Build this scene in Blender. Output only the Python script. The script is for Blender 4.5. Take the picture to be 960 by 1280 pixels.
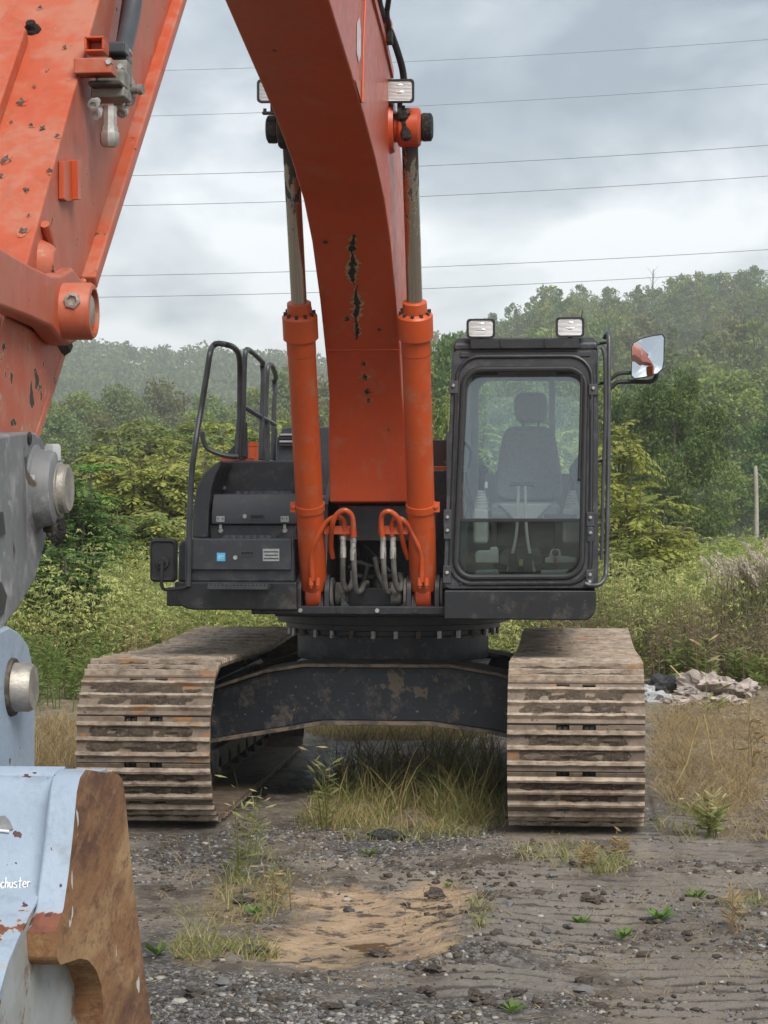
import bpy, math, random
import numpy as np
from mathutils import Vector, Matrix, noise as mnoise
PI = math.pi
random.seed(7)
for o in list(bpy.data.objects): bpy.data.objects.remove(o)
S = bpy.context.scene
COL = S.collection

# ------------------------------------------------------------------ camera
F = 2848.0                       # focal length in pixels of a 960 x 1280 picture
TH = math.atan(240.0 / F)        # the machine's long axis runs along +Y, the camera is turned a little to the left
CAM = Vector((0, 0, 1.9))
cd = bpy.data.cameras.new('camera'); cam = bpy.data.objects.new('camera', cd); COL.objects.link(cam)
cam.location = CAM; cam.rotation_euler = (PI / 2, 0, TH)
cd.sensor_fit = 'VERTICAL'; cd.sensor_height = 36; cd.lens = F / 1280 * 36
cd.clip_start = 0.1; cd.clip_end = 6000
S.camera = cam
# ------------------------------------------------------------------ world and sun
SUN_EL, SUN_AZ = math.radians(46), math.radians(28)     # azimuth: from behind the camera, to its right
W = bpy.data.worlds.new('World'); S.world = W; W.use_nodes = True
nt = W.node_tree; nt.nodes.clear()
def wn(t, **k):
    n = nt.nodes.new(t)
    for a, b in k.items(): setattr(n, a, b)
    return n
out = wn('ShaderNodeOutputWorld'); bg = wn('ShaderNodeBackground'); bg.inputs['Strength'].default_value = 0.1
sky = wn('ShaderNodeTexSky', sky_type='NISHITA', sun_disc=False)
sky.sun_elevation = SUN_EL; sky.sun_rotation = PI - SUN_AZ
tc = wn('ShaderNodeTexCoord'); sep = wn('ShaderNodeSeparateXYZ'); nt.links.new(tc.outputs['Generated'], sep.inputs[0])
mp = wn('ShaderNodeMapping'); mp.inputs['Scale'].default_value = (1.0, 1.0, 1.9); mp.inputs['Location'].default_value = (0.35, 0.2, 0.1)
nt.links.new(tc.outputs['Generated'], mp.inputs[0])
n1 = wn('ShaderNodeTexNoise'); n1.inputs['Scale'].default_value = 7.5; n1.inputs['Detail'].default_value = 8; n1.inputs['Roughness'].default_value = 0.52; n1.inputs['Distortion'].default_value = 0.3
nt.links.new(mp.outputs[0], n1.inputs['Vector'])
# cloud cover: bright and thin near the horizon, heavier grey-blue above
ad = wn('ShaderNodeMath', operation='MULTIPLY_ADD'); ad.inputs[1].default_value = -3.3; ad.inputs[2].default_value = 0.66
nt.links.new(sep.outputs['Z'], ad.inputs[0])
cl = wn('ShaderNodeMath', operation='MAXIMUM'); cl.inputs[1].default_value = -0.12; nt.links.new(ad.outputs[0], cl.inputs[0])
cl0 = wn('ShaderNodeMath', operation='MINIMUM'); cl0.inputs[1].default_value = 0.42; nt.links.new(cl.outputs[0], cl0.inputs[0])
nm = wn('ShaderNodeMath', operation='MULTIPLY_ADD'); nm.inputs[1].default_value = 2.1; nt.links.new(n1.outputs['Fac'], nm.inputs[0]); nm.inputs[2].default_value = -0.64
sm = wn('ShaderNodeMath', operation='ADD'); nt.links.new(nm.outputs[0], sm.inputs[0]); nt.links.new(cl0.outputs[0], sm.inputs[1])
cr = wn('ShaderNodeValToRGB'); e = cr.color_ramp.elements
e[0].position = 0.25; e[0].color = (1.38, 1.60, 1.82, 1)
e[1].position = 0.85; e[1].color = (4.1, 4.2, 4.3, 1)
m_ = cr.color_ramp.elements.new(0.5); m_.color = (2.1, 2.32, 2.52, 1)
nt.links.new(sm.outputs[0], cr.inputs[0])
mx = wn('ShaderNodeMix', data_type='RGBA'); mx.inputs['Factor'].default_value = 0.93
nt.links.new(sky.outputs[0], mx.inputs['A']); nt.links.new(cr.outputs[0], mx.inputs['B'])
nt.links.new(mx.outputs['Result'], bg.inputs['Color']); nt.links.new(bg.outputs[0], out.inputs[0])
sd = bpy.data.lights.new('sun', 'SUN'); sun = bpy.data.objects.new('sun', sd); COL.objects.link(sun)
sd.energy = 1.5; sd.angle = math.radians(38); sd.color = (1.0, 0.96, 0.9)
sv = Vector((math.sin(SUN_AZ) * math.cos(SUN_EL), -math.cos(SUN_AZ) * math.cos(SUN_EL), math.sin(SUN_EL)))
sun.rotation_euler = sv.to_track_quat('Z', 'Y').to_euler(); sun.location = (0, 0, 60)
S.view_settings.view_transform = 'Standard'; S.view_settings.look = 'None'
S.view_settings.exposure = 1.5; S.view_settings.gamma = 1.0; S.view_settings.use_curve_mapping = False
S.cycles.max_bounces = 8; S.cycles.transparent_max_bounces = 16; S.cycles.volume_bounces = 1
S.cycles.use_denoising = True

# ------------------------------------------------------------------ picture -> place
c_, s_ = math.cos(TH), math.sin(TH)
def ray(px, py):
    dx = (px - 480) / F
    return Vector((c_ * dx - s_, s_ * dx + c_, (640 - py) / F))
def WY(px, py, Y): d = ray(px, py); return CAM + d * (Y / d.y)
def WX(px, py, X): d = ray(px, py); return CAM + d * (X / d.x)
def WZ(px, py, z=0.0): d = ray(px, py); return CAM + d * ((z - CAM.z) / d.z)
def at(px, dist): 
    d = ray(px, 640); return Vector((d.x * dist, d.y * dist, 0))

# ------------------------------------------------------------------ mesh building
class MB:
    def __init__(s): s.v = []; s.f = []; s.m = []; s.mi = 0
    def add(s, vs, fs):
        b = len(s.v); s.v += [tuple(v) for v in vs]
        for f in fs: s.f.append(tuple(b + i for i in f)); s.m.append(s.mi)
        return s
    def box(s, x0, x1, y0, y1, z0, z1):
        return s.add([(x0,y0,z0),(x1,y0,z0),(x1,y1,z0),(x0,y1,z0),(x0,y0,z1),(x1,y0,z1),(x1,y1,z1),(x0,y1,z1)],
                     [(0,3,2,1),(4,5,6,7),(0,1,5,4),(1,2,6,5),(2,3,7,6),(3,0,4,7)])
    def obox(s, c, ax, ay, az):       # centre and three half-axis vectors
        c, ax, ay, az = map(Vector, (c, ax, ay, az))
        vs = [c + ax*i + ay*j + az*k for k in (-1,1) for j, i in ((-1,-1),(-1,1),(1,1),(1,-1))]
        return s.add(vs, [(0,3,2,1),(4,5,6,7),(0,1,5,4),(1,2,6,5),(2,3,7,6),(3,0,4,7)])
    def prism(s, pts, d):             # planar outline (3-D points) swept by vector d
        d = Vector(d); n = len(pts); a = [Vector(p) for p in pts]; b = [p + d for p in a]
        fs = [tuple(range(n)), tuple(range(2*n-1, n-1, -1))] + [(i, n+i, n+(i+1) % n, (i+1) % n) for i in range(n)]
        return s.add(a + b, fs)
    def loft(s, rings, closed=True, caps=True):
        n = len(rings[0]); vs = [p for r in rings for p in r]; fs = []
        for k in range(len(rings) - 1):
            for i in range(n if closed else n - 1):
                j = (i + 1) % n; fs.append((k*n+i, k*n+j, (k+1)*n+j, (k+1)*n+i))
        if caps: fs += [tuple(range(n-1, -1, -1)), tuple((len(rings)-1)*n + i for i in range(n))]
        return s.add(vs, fs)
    def lathe(s, p0, p1, prof, n=24, caps=True):   # profile [(t along p0->p1 in metres, radius)]
        p0, p1 = Vector(p0), Vector(p1); d = (p1 - p0).normalized(); u = d.orthogonal().normalized(); w = d.cross(u)
        R = [[p0 + d*t + (u*math.cos(2*PI*i/n) + w*math.sin(2*PI*i/n))*r for i in range(n)] for t, r in prof]
        return s.loft(R, True, caps)
    def cyl(s, p0, p1, r, n=24, r1=None):
        L = (Vector(p1) - Vector(p0)).length
        return s.lathe(p0, p1, [(0, r), (L, r if r1 is None else r1)], n)
    def tube(s, pts, r, n=10, smooth=4):
        P = [Vector(p) for p in pts]
        if smooth and len(P) > 2:
            Q = []
            for i in range(len(P) - 1):
                a, b, c, d = P[max(i-1,0)], P[i], P[i+1], P[min(i+2, len(P)-1)]
                for k in range(smooth):
                    t = k / smooth
                    Q.append(0.5*((2*b) + (c-a)*t + (2*a-5*b+4*c-d)*t*t + (3*b-a-3*c+d)*t**3))
            Q.append(P[-1]); P = Q
        rings = []; u = None
        for i, p in enumerate(P):
            t = (P[min(i+1, len(P)-1)] - P[max(i-1, 0)]).normalized()
            u = t.orthogonal().normalized() if u is None else (u - t*u.dot(t)).normalized()
            w = t.cross(u); rr = r[i*(len(r)-1)//(len(P)-1)] if isinstance(r, (list, tuple)) else r
            rings.append([p + (u*math.cos(2*PI*k/n) + w*math.sin(2*PI*k/n))*rr for k in range(n)])
        return s.loft(rings)
    def ball(s, c, r, n=10, sq=(1,1,1)):
        c = Vector(c); rings = []
        for i in range(1, n):
            a = PI*i/n
            rings.append([c + Vector((math.sin(a)*math.cos(2*PI*k/(2*n))*r*sq[0], math.sin(a)*math.sin(2*PI*k/(2*n))*r*sq[1], math.cos(a)*r*sq[2])) for k in range(2*n)])
        return s.loft(rings)
    def build(s, name, mats, parent=None, bevel=0, smooth=35, seg=2, label=None):
        me = bpy.data.meshes.new(name); me.from_pydata(s.v, [], s.f)
        if not isinstance(mats, (list, tuple)): mats = [mats]
        for m in mats: me.materials.append(m)
        if len(mats) > 1: me.polygons.foreach_set('material_index', s.m)
        me.polygons.foreach_set('use_smooth', [True]*len(me.polygons)); me.update()
        me.set_sharp_from_angle(angle=math.radians(smooth))
        import bmesh
        bm = bmesh.new(); bm.from_mesh(me); bmesh.ops.recalc_face_normals(bm, faces=bm.faces); bm.to_mesh(me); bm.free()
        o = link(name, me, parent)
        if bevel:
            b = o.modifiers.new('edges', 'BEVEL'); b.width = bevel; b.segments = seg; b.limit_method = 'ANGLE'; b.angle_limit = math.radians(40); b.harden_normals = True
        if label: o['label'] = label
        return o
def link(name, data, parent=None):
    o = bpy.data.objects.new(name, data); COL.objects.link(o)
    if parent is not None:
        o.parent = parent; m = Matrix.Identity(4); q = parent
        while q is not None: m = q_mat(q) @ m; q = q.parent
        o.matrix_parent_inverse = m.inverted()
    return o
def q_mat(q): return q.matrix_parent_inverse @ q.matrix_basis if q.parent else q.matrix_basis.copy()
def thing(name, label, cat, loc=(0,0,0), group=None):
    o = bpy.data.objects.new(name, None); COL.objects.link(o); o.location = loc; o.empty_display_size = 0.2
    return tag(o, label, cat, group)
def tag(o, label=None, cat=None, group=None, kind=None):
    for k, v in (('label', label), ('category', cat), ('group', group), ('kind', kind)):
        if v: o[k] = v
    return o
def rrect(x0, x1, z0, z1, r, n=6):    # rounded rectangle in x,z (counter-clockwise)
    P = []
    for cx, cz, a0 in ((x1-r, z1-r, 0), (x0+r, z1-r, 90), (x0+r, z0+r, 180), (x1-r, z0+r, 270)):
        for k in range(n+1):
            a = math.radians(a0 + 90*k/n); P.append((cx + r*math.cos(a), cz + r*math.sin(a)))
    return P
def np_mesh(name, V, Fq, mats, attrs=None, smooth=False):   # numpy: V (n,3), Fq (m,k)
    me = bpy.data.meshes.new(name); k = Fq.shape[1]; m = len(Fq)
    me.vertices.add(len(V)); me.vertices.foreach_set('co', np.ascontiguousarray(V, np.float32).ravel())
    me.loops.add(m*k); me.loops.foreach_set('vertex_index', np.ascontiguousarray(Fq, np.int32).ravel())
    me.polygons.add(m); me.polygons.foreach_set('loop_start', np.arange(0, m*k, k, dtype=np.int32))
    if smooth: me.polygons.foreach_set('use_smooth', np.ones(m, bool))
    me.update(calc_edges=True)
    for a, (dom, arr) in (attrs or {}).items():
        at_ = me.attributes.new(a, 'FLOAT', dom); at_.data.foreach_set('value', np.ascontiguousarray(arr, np.float32))
    for mm in (mats if isinstance(mats, (list, tuple)) else [mats]): me.materials.append(mm)
    return me

# ------------------------------------------------------------------ materials
class G:       # small node-graph helper
    def __init__(s, name):
        s.m = bpy.data.materials.new(name); s.m.use_nodes = True; s.t = s.m.node_tree; s.t.nodes.clear()
        s.o = s.n('ShaderNodeOutputMaterial'); s.tc = s.n('ShaderNodeTexCoord')
    def n(s, t, **k):
        nd = s.t.nodes.new(t)
        for a, b in k.items(): setattr(nd, a, b)
        return nd
    def set(s, sock, v):
        if isinstance(v, bpy.types.NodeSocket): s.t.links.new(v, sock)
        elif isinstance(v, (tuple, list)) and sock.type == 'RGBA': sock.default_value = tuple(v)[:3] + (1,)
        else: sock.default_value = v
    def noise(s, scale, detail=5, rough=0.6, vec=None, stretch=None, off=0.0, dist=0.0):
        nd = s.n('ShaderNodeTexNoise'); v = vec or s.tc.outputs['Object']
        mpn = s.n('ShaderNodeMapping'); mpn.inputs['Scale'].default_value = stretch or (1,1,1); mpn.inputs['Location'].default_value = (off, off*1.7, off*0.6)
        s.t.links.new(v, mpn.inputs[0]); s.t.links.new(mpn.outputs[0], nd.inputs['Vector'])
        nd.inputs['Scale'].default_value = scale; nd.inputs['Detail'].default_value = detail; nd.inputs['Roughness'].default_value = rough; nd.inputs['Distortion'].default_value = dist
        return nd.outputs['Fac']
    def ramp(s, fac, a, b):     # clamp-smooth a..b to 0..1
        nd = s.n('ShaderNodeMapRange', interpolation_type='SMOOTHSTEP'); s.t.links.new(fac, nd.inputs[0])
        nd.inputs[1].default_value = a; nd.inputs[2].default_value = b; return nd.outputs[0]
    def math(s, op, a, b=0.0):
        nd = s.n('ShaderNodeMath', operation=op); s.set(nd.inputs[0], a); s.set(nd.inputs[1], b); return nd.outputs[0]
    def mix(s, f, a, b):
        nd = s.n('ShaderNodeMix', data_type='RGBA'); s.set(nd.inputs['Factor'], f); s.set(nd.inputs['A'], a); s.set(nd.inputs['B'], b); return nd.outputs['Result']
    def attr(s, name): return s.n('ShaderNodeAttribute', attribute_name=name).outputs['Fac']
    def bump(s, h, strength=0.3, dist=0.01):
        nd = s.n('ShaderNodeBump'); nd.inputs['Strength'].default_value = strength; nd.inputs['Distance'].default_value = dist; s.t.links.new(h, nd.inputs['Height']); return nd.outputs[0]
    def fin(s, col, rough=0.6, metal=0.0, normal=None, spec=None, **kw):
        b = s.n('ShaderNodeBsdfPrincipled'); s.set(b.inputs['Base Color'], col); s.set(b.inputs['Roughness'], rough); s.set(b.inputs['Metallic'], metal)
        if normal is not None: s.t.links.new(normal, b.inputs['Normal'])
        if spec is not None: s.set(b.inputs['Specular IOR Level'], spec)
        for k, v in kw.items(): s.set(b.inputs[k], v)
        s.t.links.new(b.outputs[0], s.o.inputs[0]); return s.m
M = {}
def paint(name, col, col2, rough=0.4, chip=None, dust=None, streak=0.3, spec=0.5):
    g = G(name)
    c = g.mix(g.ramp(g.noise(2.2, 4), 0.3, 0.7), col, col2)
    st = g.ramp(g.noise(9, 6, 0.65, stretch=(3, 3, 0.35), off=3), 0.45, 0.8)
    c = g.mix(g.math('MULTIPLY', st, streak), c, tuple(x*0.55 + 0.02 for x in col))
    r = g.math('MULTIPLY_ADD', g.noise(14, 5, off=5), 0.3); r.node.inputs[2].default_value = rough - 0.15
    h = g.noise(60, 3, off=8)
    if dust:
        dcol, amt, lo, sc = dust
        d = g.math('MULTIPLY', g.ramp(g.noise(sc, 8, 0.72, off=11), lo, lo + 0.18), amt)
        c = g.mix(d, c, dcol); r = g.math('ADD', r, g.math('MULTIPLY', d, 0.35))
    if chip:
        for sc, lo, ccol, off in chip:
            f = g.noise(sc, 4, 0.55, off=off, dist=0.4)
            c = g.mix(g.ramp(f, lo - 0.018, lo), c, (0.42, 0.2, 0.1)) if len(ccol) > 3 else c
            k = g.ramp(f, lo, lo + 0.015); c = g.mix(k, c, ccol[:3]); r = g.math('MAXIMUM', r, g.math('MULTIPLY', k, 0.8))
    return g.fin(c, r, 0.0, g.bump(h, 0.08, 0.004), spec)
OR, OR2 = (0.47, 0.062, 0.013), (0.42, 0.056, 0.015)
M['orange'] = paint('orange_paint', OR, OR2, 0.36, chip=[(7, 0.735, (0.05, 0.03, 0.025), 1.0)], dust=((0.42, 0.2, 0.12), 0.25, 0.5, 5))
M['orange_clean'] = paint('orange_paint_clean', (0.52, 0.078, 0.014), (0.46, 0.067, 0.014), 0.38, chip=[(30, 0.725, (0.16, 0.07, 0.04), 3.0), (12, 0.74, (0.06, 0.04, 0.03), 13.0)], dust=((0.34, 0.17, 0.10), 0.5, 0.50, 8), streak=0.5)
M['orange_worn'] = paint('orange_paint_worn', (0.43, 0.070, 0.023), (0.44, 0.105, 0.05), 0.45, chip=[(11, 0.685, (0.05, 0.035, 0.03, 1), 2.0), (28, 0.70, (0.09, 0.05, 0.035), 6.0), (60, 0.72, (0.3, 0.16, 0.11), 16.0)], dust=((0.40, 0.19, 0.13), 0.55, 0.44, 6), streak=0.45)
M['orange_scraped'] = paint('orange_paint_scraped', (0.46, 0.075, 0.028), (0.43, 0.12, 0.065), 0.55, chip=[(13, 0.61, (0.05, 0.035, 0.03, 1), 2.0), (34, 0.66, (0.4, 0.3, 0.24), 6.0)], dust=((0.45, 0.27, 0.18), 0.5, 0.44, 6))
M['charcoal'] = paint('charcoal_paint', (0.022, 0.023, 0.027), (0.030, 0.031, 0.036), 0.38, dust=((0.19, 0.18, 0.165), 0.22, 0.48, 9), streak=0.25)
M['charcoal_panel'] = paint('charcoal_panel', (0.031, 0.033, 0.039), (0.038, 0.040, 0.046), 0.40, dust=((0.2, 0.19, 0.18), 0.15, 0.5, 12), streak=0.2)
M['black'] = paint('black_paint', (0.014, 0.015, 0.018), (0.02, 0.021, 0.024), 0.42, dust=((0.17, 0.14, 0.11), 0.2, 0.52, 14), streak=0.2)
M['under'] = paint('muddy_navy_black_paint', (0.010, 0.013, 0.019), (0.016, 0.019, 0.025), 0.42, chip=[(5.5, 0.635, (0.12, 0.092, 0.068), 4.0), (26, 0.66, (0.15, 0.12, 0.095), 9.0)], dust=((0.17, 0.14, 0.11), 0.5, 0.5, 7), streak=0.1)
M['skirt'] = paint('scuffed_black_paint', (0.012, 0.013, 0.015), (0.017, 0.018, 0.020), 0.38, chip=[(30, 0.70, (0.2, 0.17, 0.13), 4.0)], dust=((0.14, 0.12, 0.1), 0.4, 0.5, 8), streak=0.1)
M['coupler'] = paint('worn_grey_paint', (0.12, 0.122, 0.126), (0.17, 0.172, 0.174), 0.55, chip=[(30, 0.66, (0.30, 0.29, 0.28), 8.0), (9, 0.66, (0.06, 0.045, 0.035), 2.0)], dust=((0.36, 0.355, 0.345), 0.75, 0.47, 10), streak=0.8)
def grit(name, a, b, c3, sc=20, rough=0.9, bs=0.5, bd=0.01, stretch=None):
    g = G(name)
    c = g.mix(g.ramp(g.noise(sc*0.25, 4, stretch=stretch), 0.35, 0.65), a, b)
    c = g.mix(g.ramp(g.noise(sc*2, 4, off=4, stretch=stretch), 0.52, 0.7), c, c3)
    return g.fin(c, rough, 0, g.bump(g.noise(sc*3, 5, 0.7, off=7), bs, bd), 0.3)
M['mud'] = grit('dried_mud', (0.115, 0.086, 0.062), (0.07, 0.054, 0.042), (0.19, 0.15, 0.115), 22, 0.95, 0.9, 0.02)
def steel(name, ca, cb_, k):
    g = G(name); inf = g.n('ShaderNodeObjectInfo'); rnd = inf.outputs['Random']
    off = g.n('ShaderNodeVectorMath', operation='ADD'); g.t.links.new(g.tc.outputs['Object'], off.inputs[0])
    cb = g.n('ShaderNodeCombineXYZ'); g.set(cb.inputs[0], g.math('MULTIPLY', rnd, 37.0)); g.set(cb.inputs[2], g.math('MULTIPLY', rnd, 11.0)); g.t.links.new(cb.outputs[0], off.inputs[1])
    v = off.outputs[0]
    c = g.mix(g.ramp(g.noise(9, 7, 0.72, vec=v, stretch=(0.8, 1.2, 1.2)), 0.36, 0.6), ca, cb_)
    c = g.mix(g.ramp(g.noise(11, 7, 0.75, vec=v, stretch=(0.8, 1.3, 1.3), off=5), 0.55, 0.66), c, (0.115, 0.08, 0.06))
    c = g.mix(g.math('MULTIPLY', g.ramp(g.noise(22, 5, 0.7, vec=v, stretch=(0.9, 1, 1), off=19), 0.5, 0.7), k), c, (0.15, 0.11, 0.08))
    c = g.mix(g.math('MULTIPLY', g.ramp(g.noise(3.4, 5, 0.6, vec=v, stretch=(0.8, 2, 2), off=9), 0.58, 0.68), 0.8), c, (0.34, 0.15, 0.045))
    r = g.math('MULTIPLY_ADD', g.noise(12, 4, vec=v), 0.4); r.node.inputs[2].default_value = 0.42
    return g.fin(c, r, 0.0, g.bump(g.noise(50, 5, 0.7, vec=v), 0.35, 0.006), 0.45)
M['steel'] = steel('track_steel', (0.115, 0.084, 0.061), (0.21, 0.16, 0.118), 0.6)
M['crest_'] = steel('worn_steel_crest', (0.20, 0.15, 0.11), (0.42, 0.335, 0.255), 0.6)
M['crest'] = M['crest_']; paint('worn_steel_crest', (0.50, 0.42, 0.34), (0.40, 0.32, 0.25), 0.42, chip=[(8, 0.60, (0.13, 0.085, 0.06), 1.0), (5, 0.66, (0.36, 0.16, 0.05), 7.0)])
M['chain'] = grit('greasy_chain_steel', (0.035, 0.03, 0.026), (0.055, 0.046, 0.038), (0.12, 0.1, 0.08), 16, 0.75, 0.5, 0.01)
def simple(name, col, rough=0.5, metal=0.0, var=0.15, sc=12, bs=0.1, **kw):
    g = G(name); c = g.mix(g.ramp(g.noise(sc, 5), 0.3, 0.7), tuple(x*(1-var) for x in col), tuple(min(1, x*(1+var)) for x in col))
    return g.fin(c, rough, metal, g.bump(g.noise(sc*5, 3, off=2), bs, 0.004), **kw)
def chrome():
    g = G('chromed_rod'); sp = g.n('ShaderNodeSeparateXYZ'); g.t.links.new(g.tc.outputs['Object'], sp.inputs[0])
    up = g.n('ShaderNodeMapRange'); g.t.links.new(sp.outputs[2], up.inputs[0]); up.inputs[1].default_value = 3.25; up.inputs[2].default_value = 3.95; up.inputs[3].default_value = -0.14; up.inputs[4].default_value = 0.13
    d = g.ramp(g.math('ADD', g.noise(26, 5, 0.65, stretch=(1, 1, 0.12)), up.outputs[0]), 0.52, 0.62)
    return g.fin(g.mix(d, (0.50, 0.46, 0.40), (0.05, 0.04, 0.032)), g.math('ADD', g.math('MULTIPLY', d, 0.5), 0.24), g.math('SUBTRACT', 0.97, d), None)
M['chrome'] = chrome()
M['pin'] = simple('worn_steel_pin', (0.34, 0.31, 0.27), 0.5, 0.55, 0.3, 18, 0.3)
M['grease'] = grit('grease_and_dirt', (0.012, 0.011, 0.010), (0.03, 0.026, 0.022), (0.10, 0.085, 0.07), 30, 0.55, 0.9, 0.02)
M['rubber'] = simple('black_rubber', (0.017, 0.017, 0.018), 0.6, 0, 0.2)
M['hose'] = simple('dusty_hose', (0.10, 0.095, 0.085), 0.75, 0, 0.3, 16, 0.3)
M['zinc'] = simple('zinc_fitting', (0.42, 0.41, 0.38), 0.45, 0.6, 0.25, 30)
M['valve'] = simple('dusty_grey_casting', (0.21, 0.20, 0.172), 0.7, 0.1, 0.3, 22, 0.5)
M['silver'] = simple('silver_label', (0.36, 0.36, 0.35), 0.4, 0.3, 0.15, 40)
M['white'] = simple('white_marking', (0.75, 0.76, 0.76), 0.6, 0, 0.08, 40)
M['cyan'] = simple('blue_sticker', (0.09, 0.45, 0.68), 0.4, 0, 0.08, 30)
M['rail'] = simple('grey_black_rail', (0.045, 0.047, 0.052), 0.4, 0, 0.3, 8)
M['seat'] = simple('grey_seat_cloth', (0.24, 0.25, 0.262), 0.9, 0, 0.15, 90, 0.4)
M['plastic'] = simple('light_grey_plastic', (0.48, 0.44, 0.44), 0.55, 0, 0.12, 9)
M['plastic_dark'] = simple('dark_grey_plastic', (0.05, 0.052, 0.056), 0.6, 0, 0.15, 9)
M['trim'] = simple('cab_trim', (0.42, 0.44, 0.45), 0.7, 0, 0.12, 5)
M['red'] = simple('red_tab', (0.5, 0.03, 0.02), 0.5)
def lens():
    g = G('ribbed_lamp_lens'); w = g.n('ShaderNodeTexWave', wave_type='BANDS', bands_direction='Z'); g.t.links.new(g.tc.outputs['Object'], w.inputs[0]); w.inputs['Scale'].default_value = 40
    return g.fin((0.50, 0.50, 0.50), 0.28, 0.5, g.bump(w.outputs['Fac'], 0.5, 0.006))
M['lens'] = lens()
M['bulb'] = simple('lamp_reflector', (0.85, 0.85, 0.82), 0.2, 0.6, 0.05)
def mirror():
    g = G('mirror_glass'); return g.fin((0.88, 0.9, 0.9), 0.015, 1.0)
M['mirror'] = mirror()
def glass(name, refl, tint):
    g = G(name); tr = g.n('ShaderNodeBsdfTransparent'); tr.inputs[0].default_value = tint + (1,)
    gl = g.n('ShaderNodeBsdfGlossy'); gl.inputs['Roughness'].default_value = 0.02; gl.inputs[0].default_value = (1,1,1,1)
    df = g.n('ShaderNodeBsdfDiffuse'); df.inputs[0].default_value = (0.5, 0.52, 0.52, 1)
    m1 = g.n('ShaderNodeMixShader'); fr = g.n('ShaderNodeFresnel'); fr.inputs[0].default_value = 1.5
    g.set(m1.inputs[0], g.math('ADD', g.math('MULTIPLY', fr.outputs[0], 1.3), refl))
    g.t.links.new(tr.outputs[0], m1.inputs[1]); g.t.links.new(gl.outputs[0], m1.inputs[2])
    m2 = g.n('ShaderNodeMixShader'); g.set(m2.inputs[0], g.math('MULTIPLY', g.ramp(g.noise(3, 6, 0.7), 0.35, 0.8), 0.03))
    g.t.links.new(m1.outputs[0], m2.inputs[1]); g.t.links.new(df.outputs[0], m2.inputs[2]); g.t.links.new(m2.outputs[0], g.o.inputs[0]); return g.m
M['glass'] = glass('windscreen_glass', 0.07, (0.93, 0.99, 0.97))
M['glass_low'] = glass('lower_glass', 0.0, (0.85, 0.94, 0.92))
M['glass_side'] = glass('side_glass', 0.0, (0.92, 0.98, 0.96))
def bucket_blue():
    g = G('chipped_pale_blue_paint')
    c = g.mix(g.ramp(g.noise(3, 4), 0.35, 0.65), (0.265, 0.335, 0.42), (0.32, 0.385, 0.465))
    c = g.mix(g.math('MULTIPLY', g.ramp(g.noise(22, 6, 0.7, off=3), 0.5, 0.7), 0.5), c, (0.20, 0.22, 0.25))
    spz = g.n('ShaderNodeSeparateXYZ'); g.t.links.new(g.tc.outputs['Object'], spz.inputs[0])
    low = g.n('ShaderNodeMapRange'); g.t.links.new(spz.outputs[2], low.inputs[0]); low.inputs[1].default_value = 1.18; low.inputs[2].default_value = 1.38; low.inputs[3].default_value = 0.22; low.inputs[4].default_value = -0.05
    f = g.math('ADD', g.noise(9, 5, 0.6, off=6.3, dist=0.3), low.outputs[0])
    k0 = g.ramp(f, 0.655, 0.668); k = g.ramp(f, 0.672, 0.69)
    c = g.mix(k0, c, (0.36, 0.34, 0.33)); c = g.mix(k, c, g.mix(g.ramp(g.noise(30, 5), 0.4, 0.6), (0.20, 0.07, 0.04), (0.13, 0.05, 0.03)))
    k2 = g.ramp(g.noise(34, 3, 0.5, off=2.2), 0.69, 0.70); c = g.mix(k2, c, (0.09, 0.035, 0.03))
    return g.fin(c, g.math('ADD', g.math('MULTIPLY', k, 0.35), 0.45), 0, g.bump(g.math('SUBTRACT', g.noise(60, 3), k), 0.3, 0.004), 0.45)
M['blue'] = bucket_blue()
def rust():
    g = G('scratched_rusty_plate')
    c = g.mix(g.ramp(g.noise(7, 8, 0.72, stretch=(1, 0.4, 1)), 0.36, 0.6), (0.13, 0.06, 0.038), (0.30, 0.155, 0.07))
    c = g.mix(g.ramp(g.noise(4.5, 7, 0.7, off=4, stretch=(1, 0.4, 1)), 0.50, 0.66), c, (0.44, 0.28, 0.14))
    c = g.mix(g.math('MULTIPLY', g.ramp(g.noise(38, 7, 0.8, off=6, stretch=(1, 0.35, 1)), 0.48, 0.66), 0.75), c, (0.12, 0.06, 0.04))
    c = g.mix(g.math('MULTIPLY', g.ramp(g.noise(55, 6, 0.8, off=26, stretch=(1, 0.35, 1)), 0.55, 0.7), 0.6), c, (0.40, 0.25, 0.14))
    for k, (ang, sc, colr, lo) in enumerate(((68, 9, (0.46, 0.31, 0.18), 0.58), (-64, 11, (0.42, 0.28, 0.16), 0.59), (76, 8, (0.07, 0.035, 0.025), 0.60), (-74, 13, (0.40, 0.27, 0.17), 0.61))):
        rot = g.n('ShaderNodeMapping'); rot.inputs['Rotation'].default_value = (math.radians(ang), 0, 0); g.t.links.new(g.tc.outputs['Object'], rot.inputs[0])
        c = g.mix(g.math('MULTIPLY', g.ramp(g.noise(sc, 4, 0.6, vec=rot.outputs[0], stretch=(1, 9, 0.7), off=1+3*k), lo, lo+0.07), 0.2), c, colr)
    w = g.ramp(g.noise(10, 3, 0.5, stretch=(1, 1.6, 1), off=9.4), 0.70, 0.706); c = g.mix(w, c, (0.62, 0.61, 0.57))
    return g.fin(c, 0.78, 0.05, g.bump(g.noise(45, 8, 0.8), 0.6, 0.006), 0.3)
M['rust'] = rust()
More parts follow.
